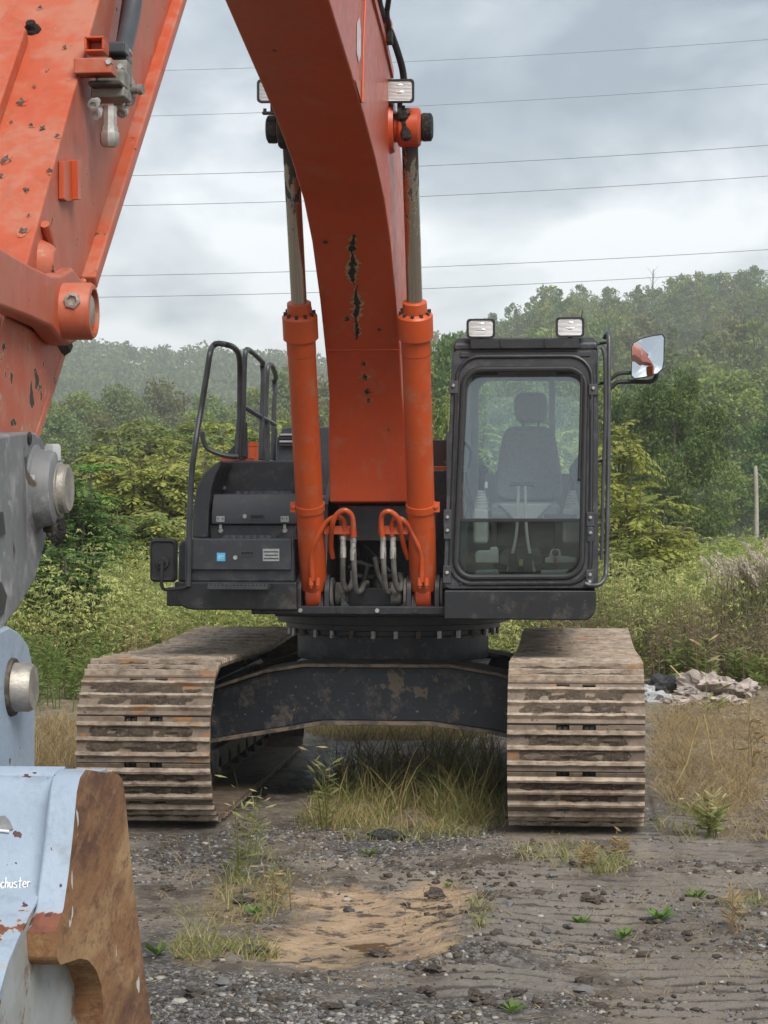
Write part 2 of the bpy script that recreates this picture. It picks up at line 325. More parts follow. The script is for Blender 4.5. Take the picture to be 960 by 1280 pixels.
def bare():
    g = G('bare_grey_side_plate')
    c = g.mix(g.ramp(g.noise(6, 5, 0.6), 0.35, 0.62), (0.30, 0.30, 0.27), (0.38, 0.40, 0.40))
    c = g.mix(g.ramp(g.noise(12, 6, 0.7, off=3), 0.54, 0.66), c, (0.20, 0.12, 0.07))
    return g.fin(c, 0.65, 0.1, g.bump(g.noise(50, 4), 0.3, 0.004), 0.4)
M['bare'] = bare()
def leafmat(name, a, b, c3=None, trans=0.35):
    g = G(name); v = g.attr('v')
    col = g.mix(v, a, b)
    if c3: col = g.mix(g.ramp(v, 0.8, 0.95), col, c3)
    inf = g.n('ShaderNodeObjectInfo'); hs = g.n('ShaderNodeHueSaturation'); g.t.links.new(col, hs.inputs['Color'])
    g.set(hs.inputs['Hue'], g.math('MULTIPLY_ADD', inf.outputs['Random'], 0.03)); hs.inputs['Hue'].links[0].from_node.inputs[2].default_value = 0.485
    g.set(hs.inputs['Value'], g.math('MULTIPLY_ADD', inf.outputs['Random'], 0.3)); hs.inputs['Value'].links[0].from_node.inputs[2].default_value = 0.85
    b_ = g.n('ShaderNodeBsdfPrincipled'); g.t.links.new(hs.outputs[0], b_.inputs['Base Color']); b_.inputs['Roughness'].default_value = 0.55; b_.inputs['Specular IOR Level'].default_value = 0.3
    t_ = g.n('ShaderNodeBsdfTranslucent'); g.t.links.new(hs.outputs[0], t_.inputs[0])
    mxx = g.n('ShaderNodeMixShader'); mxx.inputs[0].default_value = trans
    g.t.links.new(b_.outputs[0], mxx.inputs[1]); g.t.links.new(t_.outputs[0], mxx.inputs[2]); g.t.links.new(mxx.outputs[0], g.o.inputs[0]); return g.m
M['leaf_dark'] = leafmat('dark_leaves', (0.042, 0.090, 0.022), (0.20, 0.28, 0.065))
M['leaf_mid'] = leafmat('mid_green_leaves', (0.10, 0.15, 0.034), (0.32, 0.36, 0.09))
M['leaf_yellow'] = leafmat('yellow_green_leaves', (0.15, 0.19, 0.036), (0.46, 0.46, 0.11), (0.46, 0.34, 0.06))
M['leaf_bright'] = leafmat('bright_new_leaves', (0.12, 0.235, 0.035), (0.20, 0.32, 0.07))
M['leaf_blue'] = leafmat('blue_green_needles', (0.08, 0.12, 0.045), (0.25, 0.30, 0.10))
M['leaf_olive'] = leafmat('olive_leaves', (0.10, 0.125, 0.045), (0.24, 0.24, 0.085))
M['goldenrod'] = leafmat('goldenrod_leaves', (0.11, 0.155, 0.045), (0.56, 0.55, 0.20))
M['straw'] = leafmat('dry_grass_blades', (0.26, 0.19, 0.085), (0.48, 0.37, 0.18))
M['grass'] = leafmat('grass_blades', (0.12, 0.15, 0.04), (0.34, 0.33, 0.12), (0.50, 0.40, 0.20))
M['weed'] = leafmat('weed_leaves', (0.08, 0.155, 0.03), (0.17, 0.27, 0.06))
M['plume'] = leafmat('pale_seed_plumes', (0.15, 0.14, 0.065), (0.60, 0.52, 0.43))
M['bark'] = grit('tree_bark', (0.09, 0.075, 0.06), (0.13, 0.11, 0.09), (0.06, 0.05, 0.04), 6, 0.9, 0.6, 0.03, (3, 3, 0.5))
M['pale_bark'] = grit('pale_bare_wood', (0.36, 0.33, 0.28), (0.45, 0.42, 0.36), (0.24, 0.21, 0.18), 5, 0.85, 0.4, 0.02, (3, 3, 0.4))
def stonemat():
    g = G('gravel_stones'); v = g.attr('v')
    c = g.mix(g.ramp(v, 0.0, 0.55), (0.046, 0.043, 0.041), (0.15, 0.145, 0.14)); c = g.mix(g.ramp(v, 0.7, 1.0), c, (0.36, 0.33, 0.29))
    c = g.mix(g.math('MULTIPLY', g.ramp(g.noise(40, 5, off=3), 0.5, 0.7), 0.4), c, (0.14, 0.105, 0.075))
    return g.fin(c, 0.72, 0, g.bump(g.noise(160, 4), 0.4, 0.004), 0.4)
M['stone'] = stonemat()
M['cloth'] = simple('dirty_pinkish_sheeting', (0.34, 0.285, 0.25), 0.85, 0, 0.4, 7, 0.4)
M['concrete'] = grit('broken_concrete', (0.36, 0.36, 0.36), (0.46, 0.46, 0.46), (0.2, 0.2, 0.2), 10)
M['blackrock'] = grit('wet_black_rock', (0.028, 0.028, 0.03), (0.045, 0.045, 0.047), (0.09, 0.088, 0.085), 16, 0.5, 0.7, 0.02)
def groundmat():
    g = G('muddy_gravel_ground'); P = g.tc.outputs['Object']
    mud = g.mix(g.ramp(g.noise(1.6, 7, 0.65), 0.38, 0.62), (0.090, 0.069, 0.052), (0.28, 0.228, 0.176))
    mud = g.mix(g.ramp(g.noise(9, 7, 0.75, off=3), 0.50, 0.66), mud, (0.30, 0.27, 0.235))
    mud = g.mix(g.ramp(g.noise(28, 5, 0.7, off=5), 0.60, 0.72), mud, (0.25, 0.235, 0.215))
    mud = g.mix(g.ramp(g.noise(24, 5, 0.7, off=15), 0.60, 0.70), mud, (0.035, 0.030, 0.027))
    sand = g.mix(g.ramp(g.noise(5, 7, 0.7, off=7), 0.35, 0.65), (0.56, 0.395, 0.25), (0.43, 0.29, 0.18))
    dirt_s = g.ramp(g.noise(7, 6, 0.7, off=21), 0.50, 0.62); sand = g.mix(dirt_s, sand, (0.10, 0.075, 0.055))
    dry = g.mix(g.ramp(g.noise(14, 6, 0.75, off=9), 0.4, 0.6), (0.16, 0.12, 0.075), (0.34, 0.26, 0.15))
    gvo = g.n('ShaderNodeTexVoronoi'); gvo.inputs['Scale'].default_value = 75; g.t.links.new(P, gvo.inputs['Vector']); gsc = g.n('ShaderNodeSeparateColor'); g.t.links.new(gvo.outputs['Color'], gsc.inputs[0])
    gcol = g.mix(g.ramp(gsc.outputs[0], 0.0, 1.0), (0.055, 0.047, 0.041), (0.25, 0.235, 0.22)); gcol = g.mix(g.ramp(g.noise(11, 6, 0.7, off=31), 0.46, 0.6), gcol, (0.075, 0.058, 0.047))
    fine = g.noise(6, 6, 0.7, off=13)
    c = g.mix(g.ramp(g.math('ADD', g.attr('gravel'), g.math('MULTIPLY', fine, 0.8)), 0.75, 1.3), mud, gcol); 
    c = g.mix(g.ramp(g.math('ADD', g.attr('dry'), fine), 0.8, 1.15), c, dry)
    c = g.mix(g.ramp(g.math('ADD', g.math('MULTIPLY', g.attr('sand'), 0.85), g.math('MULTIPLY', fine, 1.1)), 0.72, 1.2), c, sand)
    c = g.mix(g.math('MULTIPLY', g.ramp(g.math('ADD', g.attr('rut'), g.noise(5, 6, 0.7, off=41, stretch=(0.5, 2, 1))), 0.85, 1.25), 0.7), c, (0.30, 0.265, 0.225))
    c = g.mix(g.math('MULTIPLY', g.ramp(g.math('ADD', g.attr('groove_shade'), g.math('MULTIPLY', g.noise(14, 6, 0.7, off=51), 0.7)), 0.55, 0.95), 0.85), c, (0.062, 0.05, 0.041))  # wet mud in the cleat grooves; also paints in shade between the ridges
    weed = g.ramp(g.attr('weed'), 0.2, 0.8); c = g.mix(weed, c, (0.065, 0.07, 0.03))
    wet = g.attr('wet'); r = g.math('SUBTRACT', 0.85, g.math('MULTIPLY', wet, 0.5))
    c = g.mix(g.math('MULTIPLY', wet, 0.35), c, (0.045, 0.036, 0.03))
    h = g.math('ADD', g.math('MULTIPLY', g.noise(45, 6, 0.75, off=2), 1.0), g.math('MULTIPLY', g.noise(12, 5, 0.7, off=6), 1.6))
    return g.fin(c, r, 0, g.bump(h, 0.9, 0.025), 0.4)
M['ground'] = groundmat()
def hillmat():
    g = G('wooded_hill_soil'); c = g.mix(g.ramp(g.noise(0.03, 5), 0.4, 0.6), (0.05, 0.07, 0.025), (0.11, 0.10, 0.05)); return g.fin(c, 0.95, 0, None, 0.1)
M['hill'] = hillmat()
def water():
    g = G('muddy_puddle_water'); return g.fin((0.16, 0.095, 0.05), 0.06, 0, g.bump(g.noise(14, 3), 0.06, 0.004), 0.5)
M['water'] = water()

# ================================================================== the excavator
CX = -1.294                                  # centre plane of machine, boom and bucket
ex = thing('excavator', 'large orange tracked excavator with black cab, boom raised and bucket resting on the ground', 'excavator', (CX, 15.7, 0))
# ---- tracks
R_T, Y_F, Y_R, Z_C = 0.455, 13.76, 17.66, 0.51
HALF = 0.4
per = 2*(Y_R - Y_F) + 2*PI*R_T
NS = 40; PITCH = per / NS
def loop(s):                                  # position and tangent on the track loop, s from the front of the bottom run
    s %= per; L = Y_R - Y_F; A = PI*R_T
    if s < L: t = s / L; return Y_R - s, Z_C - R_T, PI
    s -= L
    if s < A: a = -PI/2 - s/R_T; return Y_F + R_T*math.cos(a), Z_C + R_T*math.sin(a), a - PI/2
    s -= A
    if s < L: t = s / L; return Y_F + s, Z_C + R_T - 0.035*math.sin(PI*t)**2, -0.10*math.cos(PI*t)*math.sin(PI*t)
    s -= L
    a = PI/2 - s/R_T; return Y_R + R_T*math.cos(a), Z_C + R_T*math.sin(a), a - PI/2
def shoe_mesh(seed):
    rnd = random.Random(seed); b = MB(); p = PITCH; w = HALF
    # plate with two mud slots cut in its trailing edge
    b.box(-w, w, -0.5*p, 0.33*p, -0.012, 0.006)
    for x0, x1 in ((-w, -0.115), (-0.038, 0.038), (0.115, w)): b.box(x0, x1, 0.331*p, 0.497*p, -0.012, 0.006)
    for yc in (-0.333*p, 0.0, 0.333*p):      # three grouser bars with worn, slightly wavy crests
        n = 17; rings = []
        hh = 0.034 if abs(yc) > 0.01 else 0.030
        for i in range(n):
            x = -w + 2*w*i/(n-1); h = hh + rnd.uniform(-0.003, 0.002); j = rnd.uniform(-0.002, 0.002)
            rings.append([(x, yc-0.017, 0.004), (x, yc-0.008+j, h), (x, yc+0.008+j, h), (x, yc+0.017, 0.004)])
        b.mi = 3; b.loft(rings); b.mi = 0
    b.mi = 2                                  # bolt heads and link lugs seen in the slots
    for x in (-0.095, -0.062, 0.062, 0.095): b.box(x-0.012, x+0.012, 0.30*p, 0.47*p, -0.05, -0.022)
    b.mi = 1                                  # dried mud packed between the bars
    for k, (y0, y1) in enumerate(((-0.30*p, -0.03*p), (0.03*p, 0.30*p), (0.36*p, 0.48*p), (-0.49*p, -0.36*p))):
        nx, ny = 44, 5; thick = 0.030 if k < 2 else 0.012
        x0, x1 = (-w + rnd.uniform(0.0, 0.06), w - rnd.uniform(0.02, 0.09)) if k < 2 else rnd.choice([(-w, -0.13), (0.13, w-0.02), (-w, -0.2)])
        vs = []
        for i in range(nx):
            for j in range(ny):
                u, v = i/(nx-1), j/(ny-1)
                nz = mnoise.fractal(Vector((u*9 + seed*13, v*3 + k*7, seed*3.1)), 0.9, 2.1, 4)
                edge = min(1, 8*min(u, 1-u)) * (0.55 + 0.45*math.sin(PI*v))
                vs.append((x0 + (x1-x0)*u, y0 + (y1-y0)*v, -0.004 + edge*thick*(0.62 + 0.75*nz)))
        b.add(vs, [(i*ny+j, (i+1)*ny+j, (i+1)*ny+j+1, i*ny+j+1) for i in range(nx-1) for j in range(ny-1)])
    me = b.build('track_shoe', [M['steel'], M['mud'], M['chain'], M['crest']], None, smooth=50)
    d = me.data; bpy.data.objects.remove(me); return d
SHOES = [shoe_mesh(k) for k in range(7)]
def track(xc, phase):
    b = MB()                                  # link chain: a closed band just under the shoes
    for x0, x1 in ((-0.13, -0.09), (-0.05, -0.02), (0.02, 0.05), (0.09, 0.13)):
        rings = []
        for i in range(80):
            y, z, a = loop(per*i/80); n = Vector((0, -math.sin(a), math.cos(a)))
            p = Vector((xc, y, z)); rings.append([p - n*0.02 + Vector((x0,0,0)), p - n*0.02 + Vector((x1,0,0)), p - n*0.10 + Vector((x1,0,0)), p - n*0.10 + Vector((x0,0,0))])
        vs = [q for r in rings for q in r]; N = len(rings)
        b.add(vs, [(k*4+i, k*4+(i+1) % 4, ((k+1) % N)*4+(i+1) % 4, ((k+1) % N)*4+i) for k in range(N) for i in range(4)])
    tr = b.build('track', M['chain'], ex)
    rnd = random.Random(int(xc*100))
    for i in range(NS):
        y, z, a = loop(i*PITCH + phase)
        o = bpy.data.objects.new('track_shoe', rnd.choice(SHOES)); COL.objects.link(o); o.parent = tr
        # local axes: x across, y along the loop, z outward
        ty = Vector((0, math.cos(a), math.sin(a))); tz = Vector((0, -math.sin(a), math.cos(a)))
        flip = 1 if rnd.random() < 0.5 else -1
        m = Matrix(((1*1,0,0),(0,ty.y,tz.y),(0,ty.z,tz.z))).to_4x4(); m.translation = Vector((xc, y, z)) + tz*0.002
        inv = (q_mat(ex) @ tr.matrix_parent_inverse).inverted()
        o.matrix_basis = Matrix.Identity(4); o.matrix_parent_inverse = inv @ m
    # track frame with rollers
    f = MB(); f.box(xc-0.2, xc+0.2, Y_F+0.35, Y_R-0.45, 0.36, 0.72)
    f.prism([(xc-0.2, Y_F+0.35, 0.72), (xc-0.2, Y_R-0.45, 0.72), (xc-0.2, Y_R-0.7, 0.80), (xc-0.2, Y_F+0.6, 0.80)], (0.4,0,0))
    f.box(xc-0.24, xc+0.24, Y_F+0.5, Y_R-0.5, 0.23, 0.37)
    tf = f.build('track_frame', M['under'], ex, 0.01)
    for i in range(8):
        y = Y_F + 0.55 + i*(Y_R-Y_F-1.1)/7; r = MB()
        r.lathe((xc-0.24, y, 0.255), (xc+0.24, y, 0.255), [(0, 0.06), (0.04, 0.08), (0.05, 0.125), (0.09, 0.125), (0.1, 0.095), (0.38, 0.095), (0.39, 0.125), (0.43, 0.125), (0.44, 0.08), (0.48, 0.06)], 20)
        r.build('track_roller', M['chain'], tf)
    for y in (Y_F+1.2, Y_R-1.2):
        r = MB(); r.cyl((xc-0.15, y, 0.80), (xc+0.15, y, 0.80), 0.065, 18); r.build('carrier_roller', M['chain'], tf)
    w = MB(); w.lathe((xc-0.15, Y_F, Z_C), (xc+0.15, Y_F, Z_C), [(0, 0.10), (0.02, 0.33), (0.07, 0.345), (0.08, 0.365), (0.22, 0.365), (0.23, 0.345), (0.28, 0.33), (0.3, 0.10)], 40); w.build('idler_wheel', M['under'], ex)
    g = MB(); n = 21; pts = []
    for i in range(n*4):
        rr = 0.375 if i % 4 in (1, 2) else 0.315; a = 2*PI*i/(n*4); pts.append((xc-0.04, Y_R + rr*math.cos(a), Z_C + rr*math.sin(a)))
    g.prism(pts, (0.08,0,0)); g.cyl((xc-0.22, Y_R, Z_C), (xc+0.24, Y_R, Z_C), 0.25, 32); g.build('drive_sprocket', M['under'], ex)
PH = 0.10
track(0.0, PH); track(-2.55, PH + 0.03)
# ---- centre frame: two legs and the turntable
def leg_outline(Y):
    return [(-2.36, 0.43), (-1.95, 0.50), (-1.62, 0.555), (-0.93, 0.555), (-0.55, 0.505), (-0.19, 0.43), (-0.19, 0.75), (-0.50, 0.85), (-0.80, 0.90), (-1.75, 0.90), (-2.0, 0.86), (-2.36, 0.74)]
b = MB()
for Y0, Y1 in ((14.62, 14.72), (16.6, 16.7)):
    b.prism([(x, Y0, z) for x, z in leg_outline(Y0)], (0, Y1-Y0, 0))
b.box(-1.95, -0.6, 14.72, 16.6, 0.60, 0.86)
b.build('centre_frame', M['under'], ex, 0.008)
def flange(zlist, t, name):
    f = MB()
    for Y0, Y1 in ((14.56, 15.05), (16.3, 16.76)):
        f = MB(); f.loft([[(x, Y0, z), (x, Y1, z), (x, Y1, z+t), (x, Y0, z+t)] for x, z in zlist]); f.build(name, M['skirt_mud'], ex, 0.004)
M['skirt_mud'] = paint('dusty_black_flange', (0.05, 0.045, 0.04), (0.07, 0.06, 0.05), 0.6, dust=((0.22, 0.16, 0.115), 0.85, 0.40, 9))
flange([(-2.37, 0.742), (-2.0, 0.862), (-1.75, 0.902), (-0.80, 0.902), (-0.50, 0.852), (-0.18, 0.752)], 0.022, 'top_flange')
flange([(-2.37, 0.405), (-1.95, 0.475), (-1.62, 0.53), (-0.93, 0.53), (-0.55, 0.48), (-0.18, 0.405)], 0.025, 'bottom_flange')
TX, TY = -1.262, 15.72
b = MB(); b.cyl((TX, TY, 0.90), (TX, TY, 1.075), 0.66, 64); b.build('turntable_base', M['under'], ex, 0.006)
b = MB(); b.lathe((TX, TY, 1.075), (TX, TY, 1.215), [(0, 0.70), (0.035, 0.70), (0.036, 0.74), (0.075, 0.74), (0.076, 0.80), (0.14, 0.80)], 64)
ring = b.build('swing_bearing', M['black'], ex, 0.003)
for i in range(30):
    a = 2*PI*i/30; p = Vector((TX + 0.715*math.cos(a), TY + 0.715*math.sin(a), 1.083))
    q = MB(); q.cyl(p + Vector((0,0,-0.022)), p + Vector((0,0,0.03)), 0.017, 6); q.build('ring_bolt', M['zinc'] if i % 3 else M['skirt_mud'], ring)
# ---- upper deck
b = MB(); b.box(-2.02, -0.45, 14.10, 17.3, 1.262, 1.315); b.box(-2.60, 0.10, 14.35, 17.5, 1.30, 1.42); b.box(-1.98, -0.60, 14.9, 16.6, 1.212, 1.262)
b.build('deck_frame', M['black'], ex, 0.008)
b = MB(); b.prism([(-2.60, 17.3, 1.40), (-2.60, 17.8, 1.40), (-2.3, 18.1, 1.40), (-0.2, 18.1, 1.40), (0.1, 17.8, 1.40), (0.1, 17.3, 1.40)], (0,0,0.72)); b.build('counterweight', M['orange'], ex, 0.05)
b = MB(); b.box(-2.6, 0.08, 15.75, 17.28, 1.42, 2.02); b.build('engine_housing', M['charcoal'], ex, 0.03)
# ---- engine hood with louvres, seen between rail, boom cylinder and boom
hx0, hx1 = WY(345, 555, 16.3).x, WY(470, 555, 16.3).x; hz0, hz1 = WY(400, 582, 16.3).z, WY(400, 533, 16.3).z
b = MB(); b.prism([(hx0, 16.3, 2.02), (hx0, 16.3, hz1-0.10), (hx0+0.05, 16.3, hz1-0.01), (hx0+0.12, 16.3, hz1), (hx1, 16.3, hz1), (hx1, 16.3, 2.02)], (0, 1.3, 0))
hood = b.build('engine_hood', M['charcoal_panel'], ex, 0.012)
for i in range(4):
    z = WY(357, 543 + i*4.3, 16.28).z; q = MB(); q.box(hx0+0.03, hx0+0.26, 16.265, 16.297, z-0.008, z+0.006); q.build('louvre', M['silver'] if i % 2 == 0 else M['rubber'], hood)
q = MB(); q.cyl((hx0+0.24, 16.55, hz1), (hx0+0.24, 16.55, hz1+0.05), 0.03, 14); q.build('hood_cap', M['rubber'], hood)
# ---- toolbox steps on the left of the boom (seen from the front)
def xz(px, py, Y): p = WY(px, py, Y); return p.x, p.z
def panel(name, px0, py0, px1, py1, Y, depth, mat, parent, bevel=0.01, label=None):
    x0, z1 = xz(px0, py0, Y); x1, z0 = xz(px1, py1, Y)
    return MB().box(min(x0,x1), max(x0,x1), Y, Y+depth, z0, z1).build(name, mat, parent, bevel, label=label)
YL = 14.02
x0, z1 = xz(218, 727, YL); x1, z0 = xz(371, 763, YL)
P = [(x0, YL, z1), (x1, YL, z1), (x1, YL, z0)] + [(x0+0.12-0.12*math.sin(a), YL, z0+0.10-0.10*math.cos(a)) for a in (0, PI/8, PI/4, 3*PI/8, PI/2)]
skirt = MB().prism(P, (0, 2.2, 0)).build('deck_skirt', M['skirt'], ex, 0.012)
lower = panel('lower_toolbox', 233, 673, 368, 728, YL+0.03, 0.62, M['charcoal'], ex, 0.015)
door = panel('toolbox_door', 239, 673.5, 364, 713, YL+0.004, 0.05, M['charcoal_panel'], lower, 0.009)
b = MB(); x0, z1 = xz(222, 675, YL+0.05); x1, z0 = xz(236, 727, YL+0.05)
b.prism([(x0, YL+0.05, z0), (x1, YL+0.05, z0), (x1, YL+0.05, z1), (x0+0.03, YL+0.05, z1), (x0+0.006, YL+0.05, z1-0.03)], (0, 1.6, 0)); b.build('side_fender', M['charcoal_panel'], ex, 0.015)
panel('blue_sticker', 271, 691, 281.5, 701.5, YL, 0.004, M['cyan'], lower, 0)
q = MB(); x0, z1 = xz(273, 694, YL); x1, z0 = xz(279.5, 699, YL)
q.box(x0, x0+0.014, YL-0.002, YL-0.0005, z0, z1); q.box(x0+0.017, x1, YL-0.002, YL-0.0005, (z0+z1)/2, z1); q.box(x0+0.017, x1, YL-0.002, YL-0.0005, z0, z0+0.006); q.build('sticker_print', simple('sticker_print', (0.3, 0.62, 0.78), 0.5), lower)
def knob(name, px, py, Y, r, parent, mat): 
    p = WY(px, py, Y); return MB().lathe(p + Vector((0, 0.03, 0)), p, [(0, r*1.15), (0.022, r*1.15), (0.023, r), (0.034, r*0.8)], 16).build(name, mat, parent)
def recess(name, px0, py0, px1, py1, Y, parent):     # a finger pull: raised rim round a dark pocket
    x0, z1 = xz(px0, py0, Y); x1, z0 = xz(px1, py1, Y); t = 0.006; b = MB()
    for a in ((x0, x1, z1-t, z1), (x0, x1, z0, z0+t), (x0, x0+t, z0+t, z1-t), (x1-t, x1, z0+t, z1-t)): b.box(a[0], a[1], Y-0.004, Y+0.02, a[2], a[3])
    h = b.build(name, M['plastic_dark'], parent); MB().box(x0+t, x1-t, Y+0.001, Y+0.018, z0+t, z1-t).build(name.replace('pull', 'pocket'), M['rubber'], parent); return h
knob('lock', 294, 697, YL, 0.016, lower, M['zinc']); recess('door_pull', 300, 688.5, 317.5, 695.5, YL+0.002, lower)
plate = panel('data_label', 328.5, 686, 349, 701.5, YL, 0.004, M['silver'], lower, 0)
for i in range(3): panel('label_line', 329.5 + (i % 2)*1.5, 689 + i*4.2, 348 - (i % 2), 690.6 + i*4.2, YL-0.0015, 0.001, M['plastic_dark'], lower, 0)
mid_y = 14.42
x0, z1 = xz(264, 617, mid_y); x1, z0 = xz(371, 671, mid_y); zk = xz(300, 641, mid_y)[1]; zl = xz(300, 655.5, mid_y)[1]
mid = MB().prism([(x0, mid_y+0.06, z1), (x0, mid_y+0.5, z1), (x0, mid_y+0.5, zl), (x0, mid_y, zl), (x0, mid_y-0.0, zk)], (x1-x0, 0, 0)).build('middle_toolbox', M['charcoal_panel'], ex, 0.008)
xa = xz(261.5, 655, mid_y)[0]; MB().box(xa, x1-0.005, mid_y+0.03, mid_y+0.5, z0-0.03, zl-0.003).build('middle_step_base', M['charcoal'], ex, 0.006)
for px in (275.5, 355.8):
    h = panel('hinge_plate', px-5.2, 645.2, px+5.2, 652.8, mid_y-0.008, 0.012, M['silver'], mid, 0.002)
    panel('latch', px-1.8, 654, px+1.8, 661, mid_y+0.01, 0.012, M['zinc'], mid, 0.002); knob('latch_eye', px, 663.8, mid_y+0.012, 0.014, mid, M['zinc'])
    for dx in (-2.8, 2.8): knob('screw', px+dx, 648, mid_y-0.01, 0.005, mid, M['plastic_dark'])
knob('lock', 306, 645.4, mid_y, 0.016, mid, M['zinc']); recess('door_pull', 312.5, 643.2, 330.5, 649.8, mid_y-0.002, mid)
up_y = 14.85
upper = panel('upper_step', 275, 576, 372, 624, up_y, 0.9, M['charcoal'], ex, 0.012)
panel('step_side', 268, 582, 276, 618, up_y+0.02, 0.6, M['black'], ex, 0.006)
knob('lifting_eye', 280.5, 609.5, up_y, 0.014, upper, M['zinc'])
for nm, Y, py, pa, pb in (('middle_tread', mid_y+0.10, 616.2, 296, 362), ('lower_tread', YL+0.10, 671.5, 283, 345)):
    x0, z0 = xz(pa, py, Y); x1 = xz(pb, py, Y)[0]; b = MB(); n = 7
    b.box(x0-0.04, x1+0.04, Y, Y+0.22, z0-0.012, z0-0.006)
    for i in range(n):
        for k in range(3): x = x0 + (x1-x0)*(i + 0.5*(k % 2))/n; b.lathe((x, Y+0.03+k*0.07, z0-0.008), (x, Y+0.03+k*0.07, z0+0.012), [(0, 0.03), (0.014, 0.02), (0.02, 0.014)], 12)
    b.build('step_tread', M['charcoal_panel'], ex)
x0, z1 = xz(259, 731, YL-0.16); x1, z0 = xz(335, 737, YL-0.16)
b = MB(); b.box(x0, x1, YL-0.16, YL-0.004, z0, z0+0.022)
for i in range(16):
    x = x0 + (x1-x0)*(i+0.5)/16; b.box(x-0.010, x+0.010, YL-0.155, YL-0.02, z0+0.022, z0+0.032)
b.build('bottom_tread', M['rail'], ex, 0.002)
# curved fender beside the steps
Yf = 14.4; outp = [xz(px, py, Yf) for px, py in ((240, 672), (241, 640), (245, 612), (255, 592), (268, 580), (276, 575.5))]; inn = [xz(px, py, Yf) for px, py in ((276, 581), (270, 594), (265, 610), (261.5, 635), (260, 672))]
b = MB(); b.prism([(x, Yf, z) for x, z in outp + inn], (0, 1.5, 0)); b.build('curved_fender', M['charcoal_panel'], ex, 0.008)
# ---- handrails
def pts(l, Y): return [WY(px, py, Y if not isinstance(Y, (list, tuple)) else Y[i]) for i, (px, py) in enumerate(l)]
b = MB(); b.tube(pts([(235, 733), (236.5, 660), (239.5, 593), (244.5, 553), (251, 513), (258, 470), (262.5, 442), (266, 433), (272, 429.5), (284, 431), (293, 435), (298.5, 444), (300, 465), (299.5, 519), (297, 571)], [14.0]*4 + [14.1]*3 + [14.2]*3 + [14.4, 14.6, 14.8, 14.85, 14.85]), 0.019, 10)
b.tube(pts([(252.5, 540), (254, 550), (259, 560), (270, 566), (284, 570), (298, 571)], 14.5), 0.016, 8); b.build('front_handrail', M['rail'], ex)
x0 = WY(303, 571, 15.0)
def gusset(px, y0, y1, Y, w):
    a = WY(px-w, y1, Y); c = WY(px+w*0.35, y1, Y); d = WY(px+w*0.28, y0, Y); e_ = WY(px-w*0.22, y0, Y); m = WY(px-w*0.35, y0+(y1-y0)*0.68, Y)
    MB().prism([a, c, d, e_, m], (0, 0.012, 0)).build('rail_gusset', M['rail'], ex, 0.003)
gusset(300, 524, 571, 14.9, 20)
for px, ytop, Ya, Yb, pyb, pr in ((304, 438, 15.0, 15.6, 574, 28), (332, 457, 15.9, 16.5, 575, 15)):
    b = MB(); b.tube(pts([(px-1, pyb), (px, 520), (px+1.5, 460 if px < 320 else 480), (px+3, ytop+2), (px+8, ytop), (px+pr*0.85, ytop+14), (px+pr-4, ytop+19), (px+pr-3, ytop+35), (px+pr-4, 500), (px+pr-6, pyb)], [Ya]*4 + [Ya+0.1, Yb-0.1, Yb, Yb, Yb, Yb]), 0.018, 10)
    b.build('side_handrail', M['rail'], ex)
    gusset(px+2, 528, 574, Ya, 11); gusset(px+pr-3, 535, 575, Yb, 9)
MB().tube(pts([(304, 508), (326, 521), (343, 530)], [15.0, 15.6, 16.3]), 0.017, 8).build('rail_crossbar', M['rail'], ex)
b = MB(); p = WY(315, 575, 15.4); b.lathe(p - Vector((0,0,0.03)), p + Vector((0,0,0.125)), [(0, 0.045), (0.12, 0.043), (0.122, 0.046), (0.15, 0.046)], 24); b.build('filler_neck', M['orange_clean'], ex)
b = MB(); p = WY(297, 574, 15.1); b.box(p.x-0.10, p.x+0.10, 15.0, 15.2, p.z-0.03, p.z+0.012); b.build('rail_foot_plate', M['orange_clean'], ex, 0.004)
# ---- mirror on the left
x0, z1 = xz(187, 673, 13.9); x1, z0 = xz(220.5, 728, 13.9)
rr = [(x, 13.9, z) for x, z in rrect(x0, x1, z0, z1, 0.028)]; cxm, czm = (x0+x1)/2, (z0+z1)/2
b = MB(); b.loft([[Vector((cxm + (p[0]-cxm)*s, 13.9 + dy, czm + (p[2]-czm)*s)) for p in rr] for dy, s in ((0.0, 0.80), (-0.012, 0.88), (0.0, 0.97), (0.03, 1.0), (0.06, 0.98))])
mir = b.build('left_mirror', M['rubber'], ex, 0.002, smooth=50)
b = MB(); p = WY(202.5, 703, 13.88); b.lathe(p + Vector((0, 0.02, 0)), p - Vector((0, 0.03, 0)), [(0, 0.045), (0.02, 0.042), (0.021, 0.022), (0.035, 0.022), (0.05, 0.016)], 20); b.build('mirror_boss', M['black'], mir)
b = MB(); b.tube(pts([(202.5, 705), (202, 722), (202.5, 733), (207, 737), (222, 736), (238, 732)], [13.85, 13.85, 13.86, 13.88, 13.95, 14.02]), 0.011, 8); b.build('mirror_arm', M['rubber'], mir)

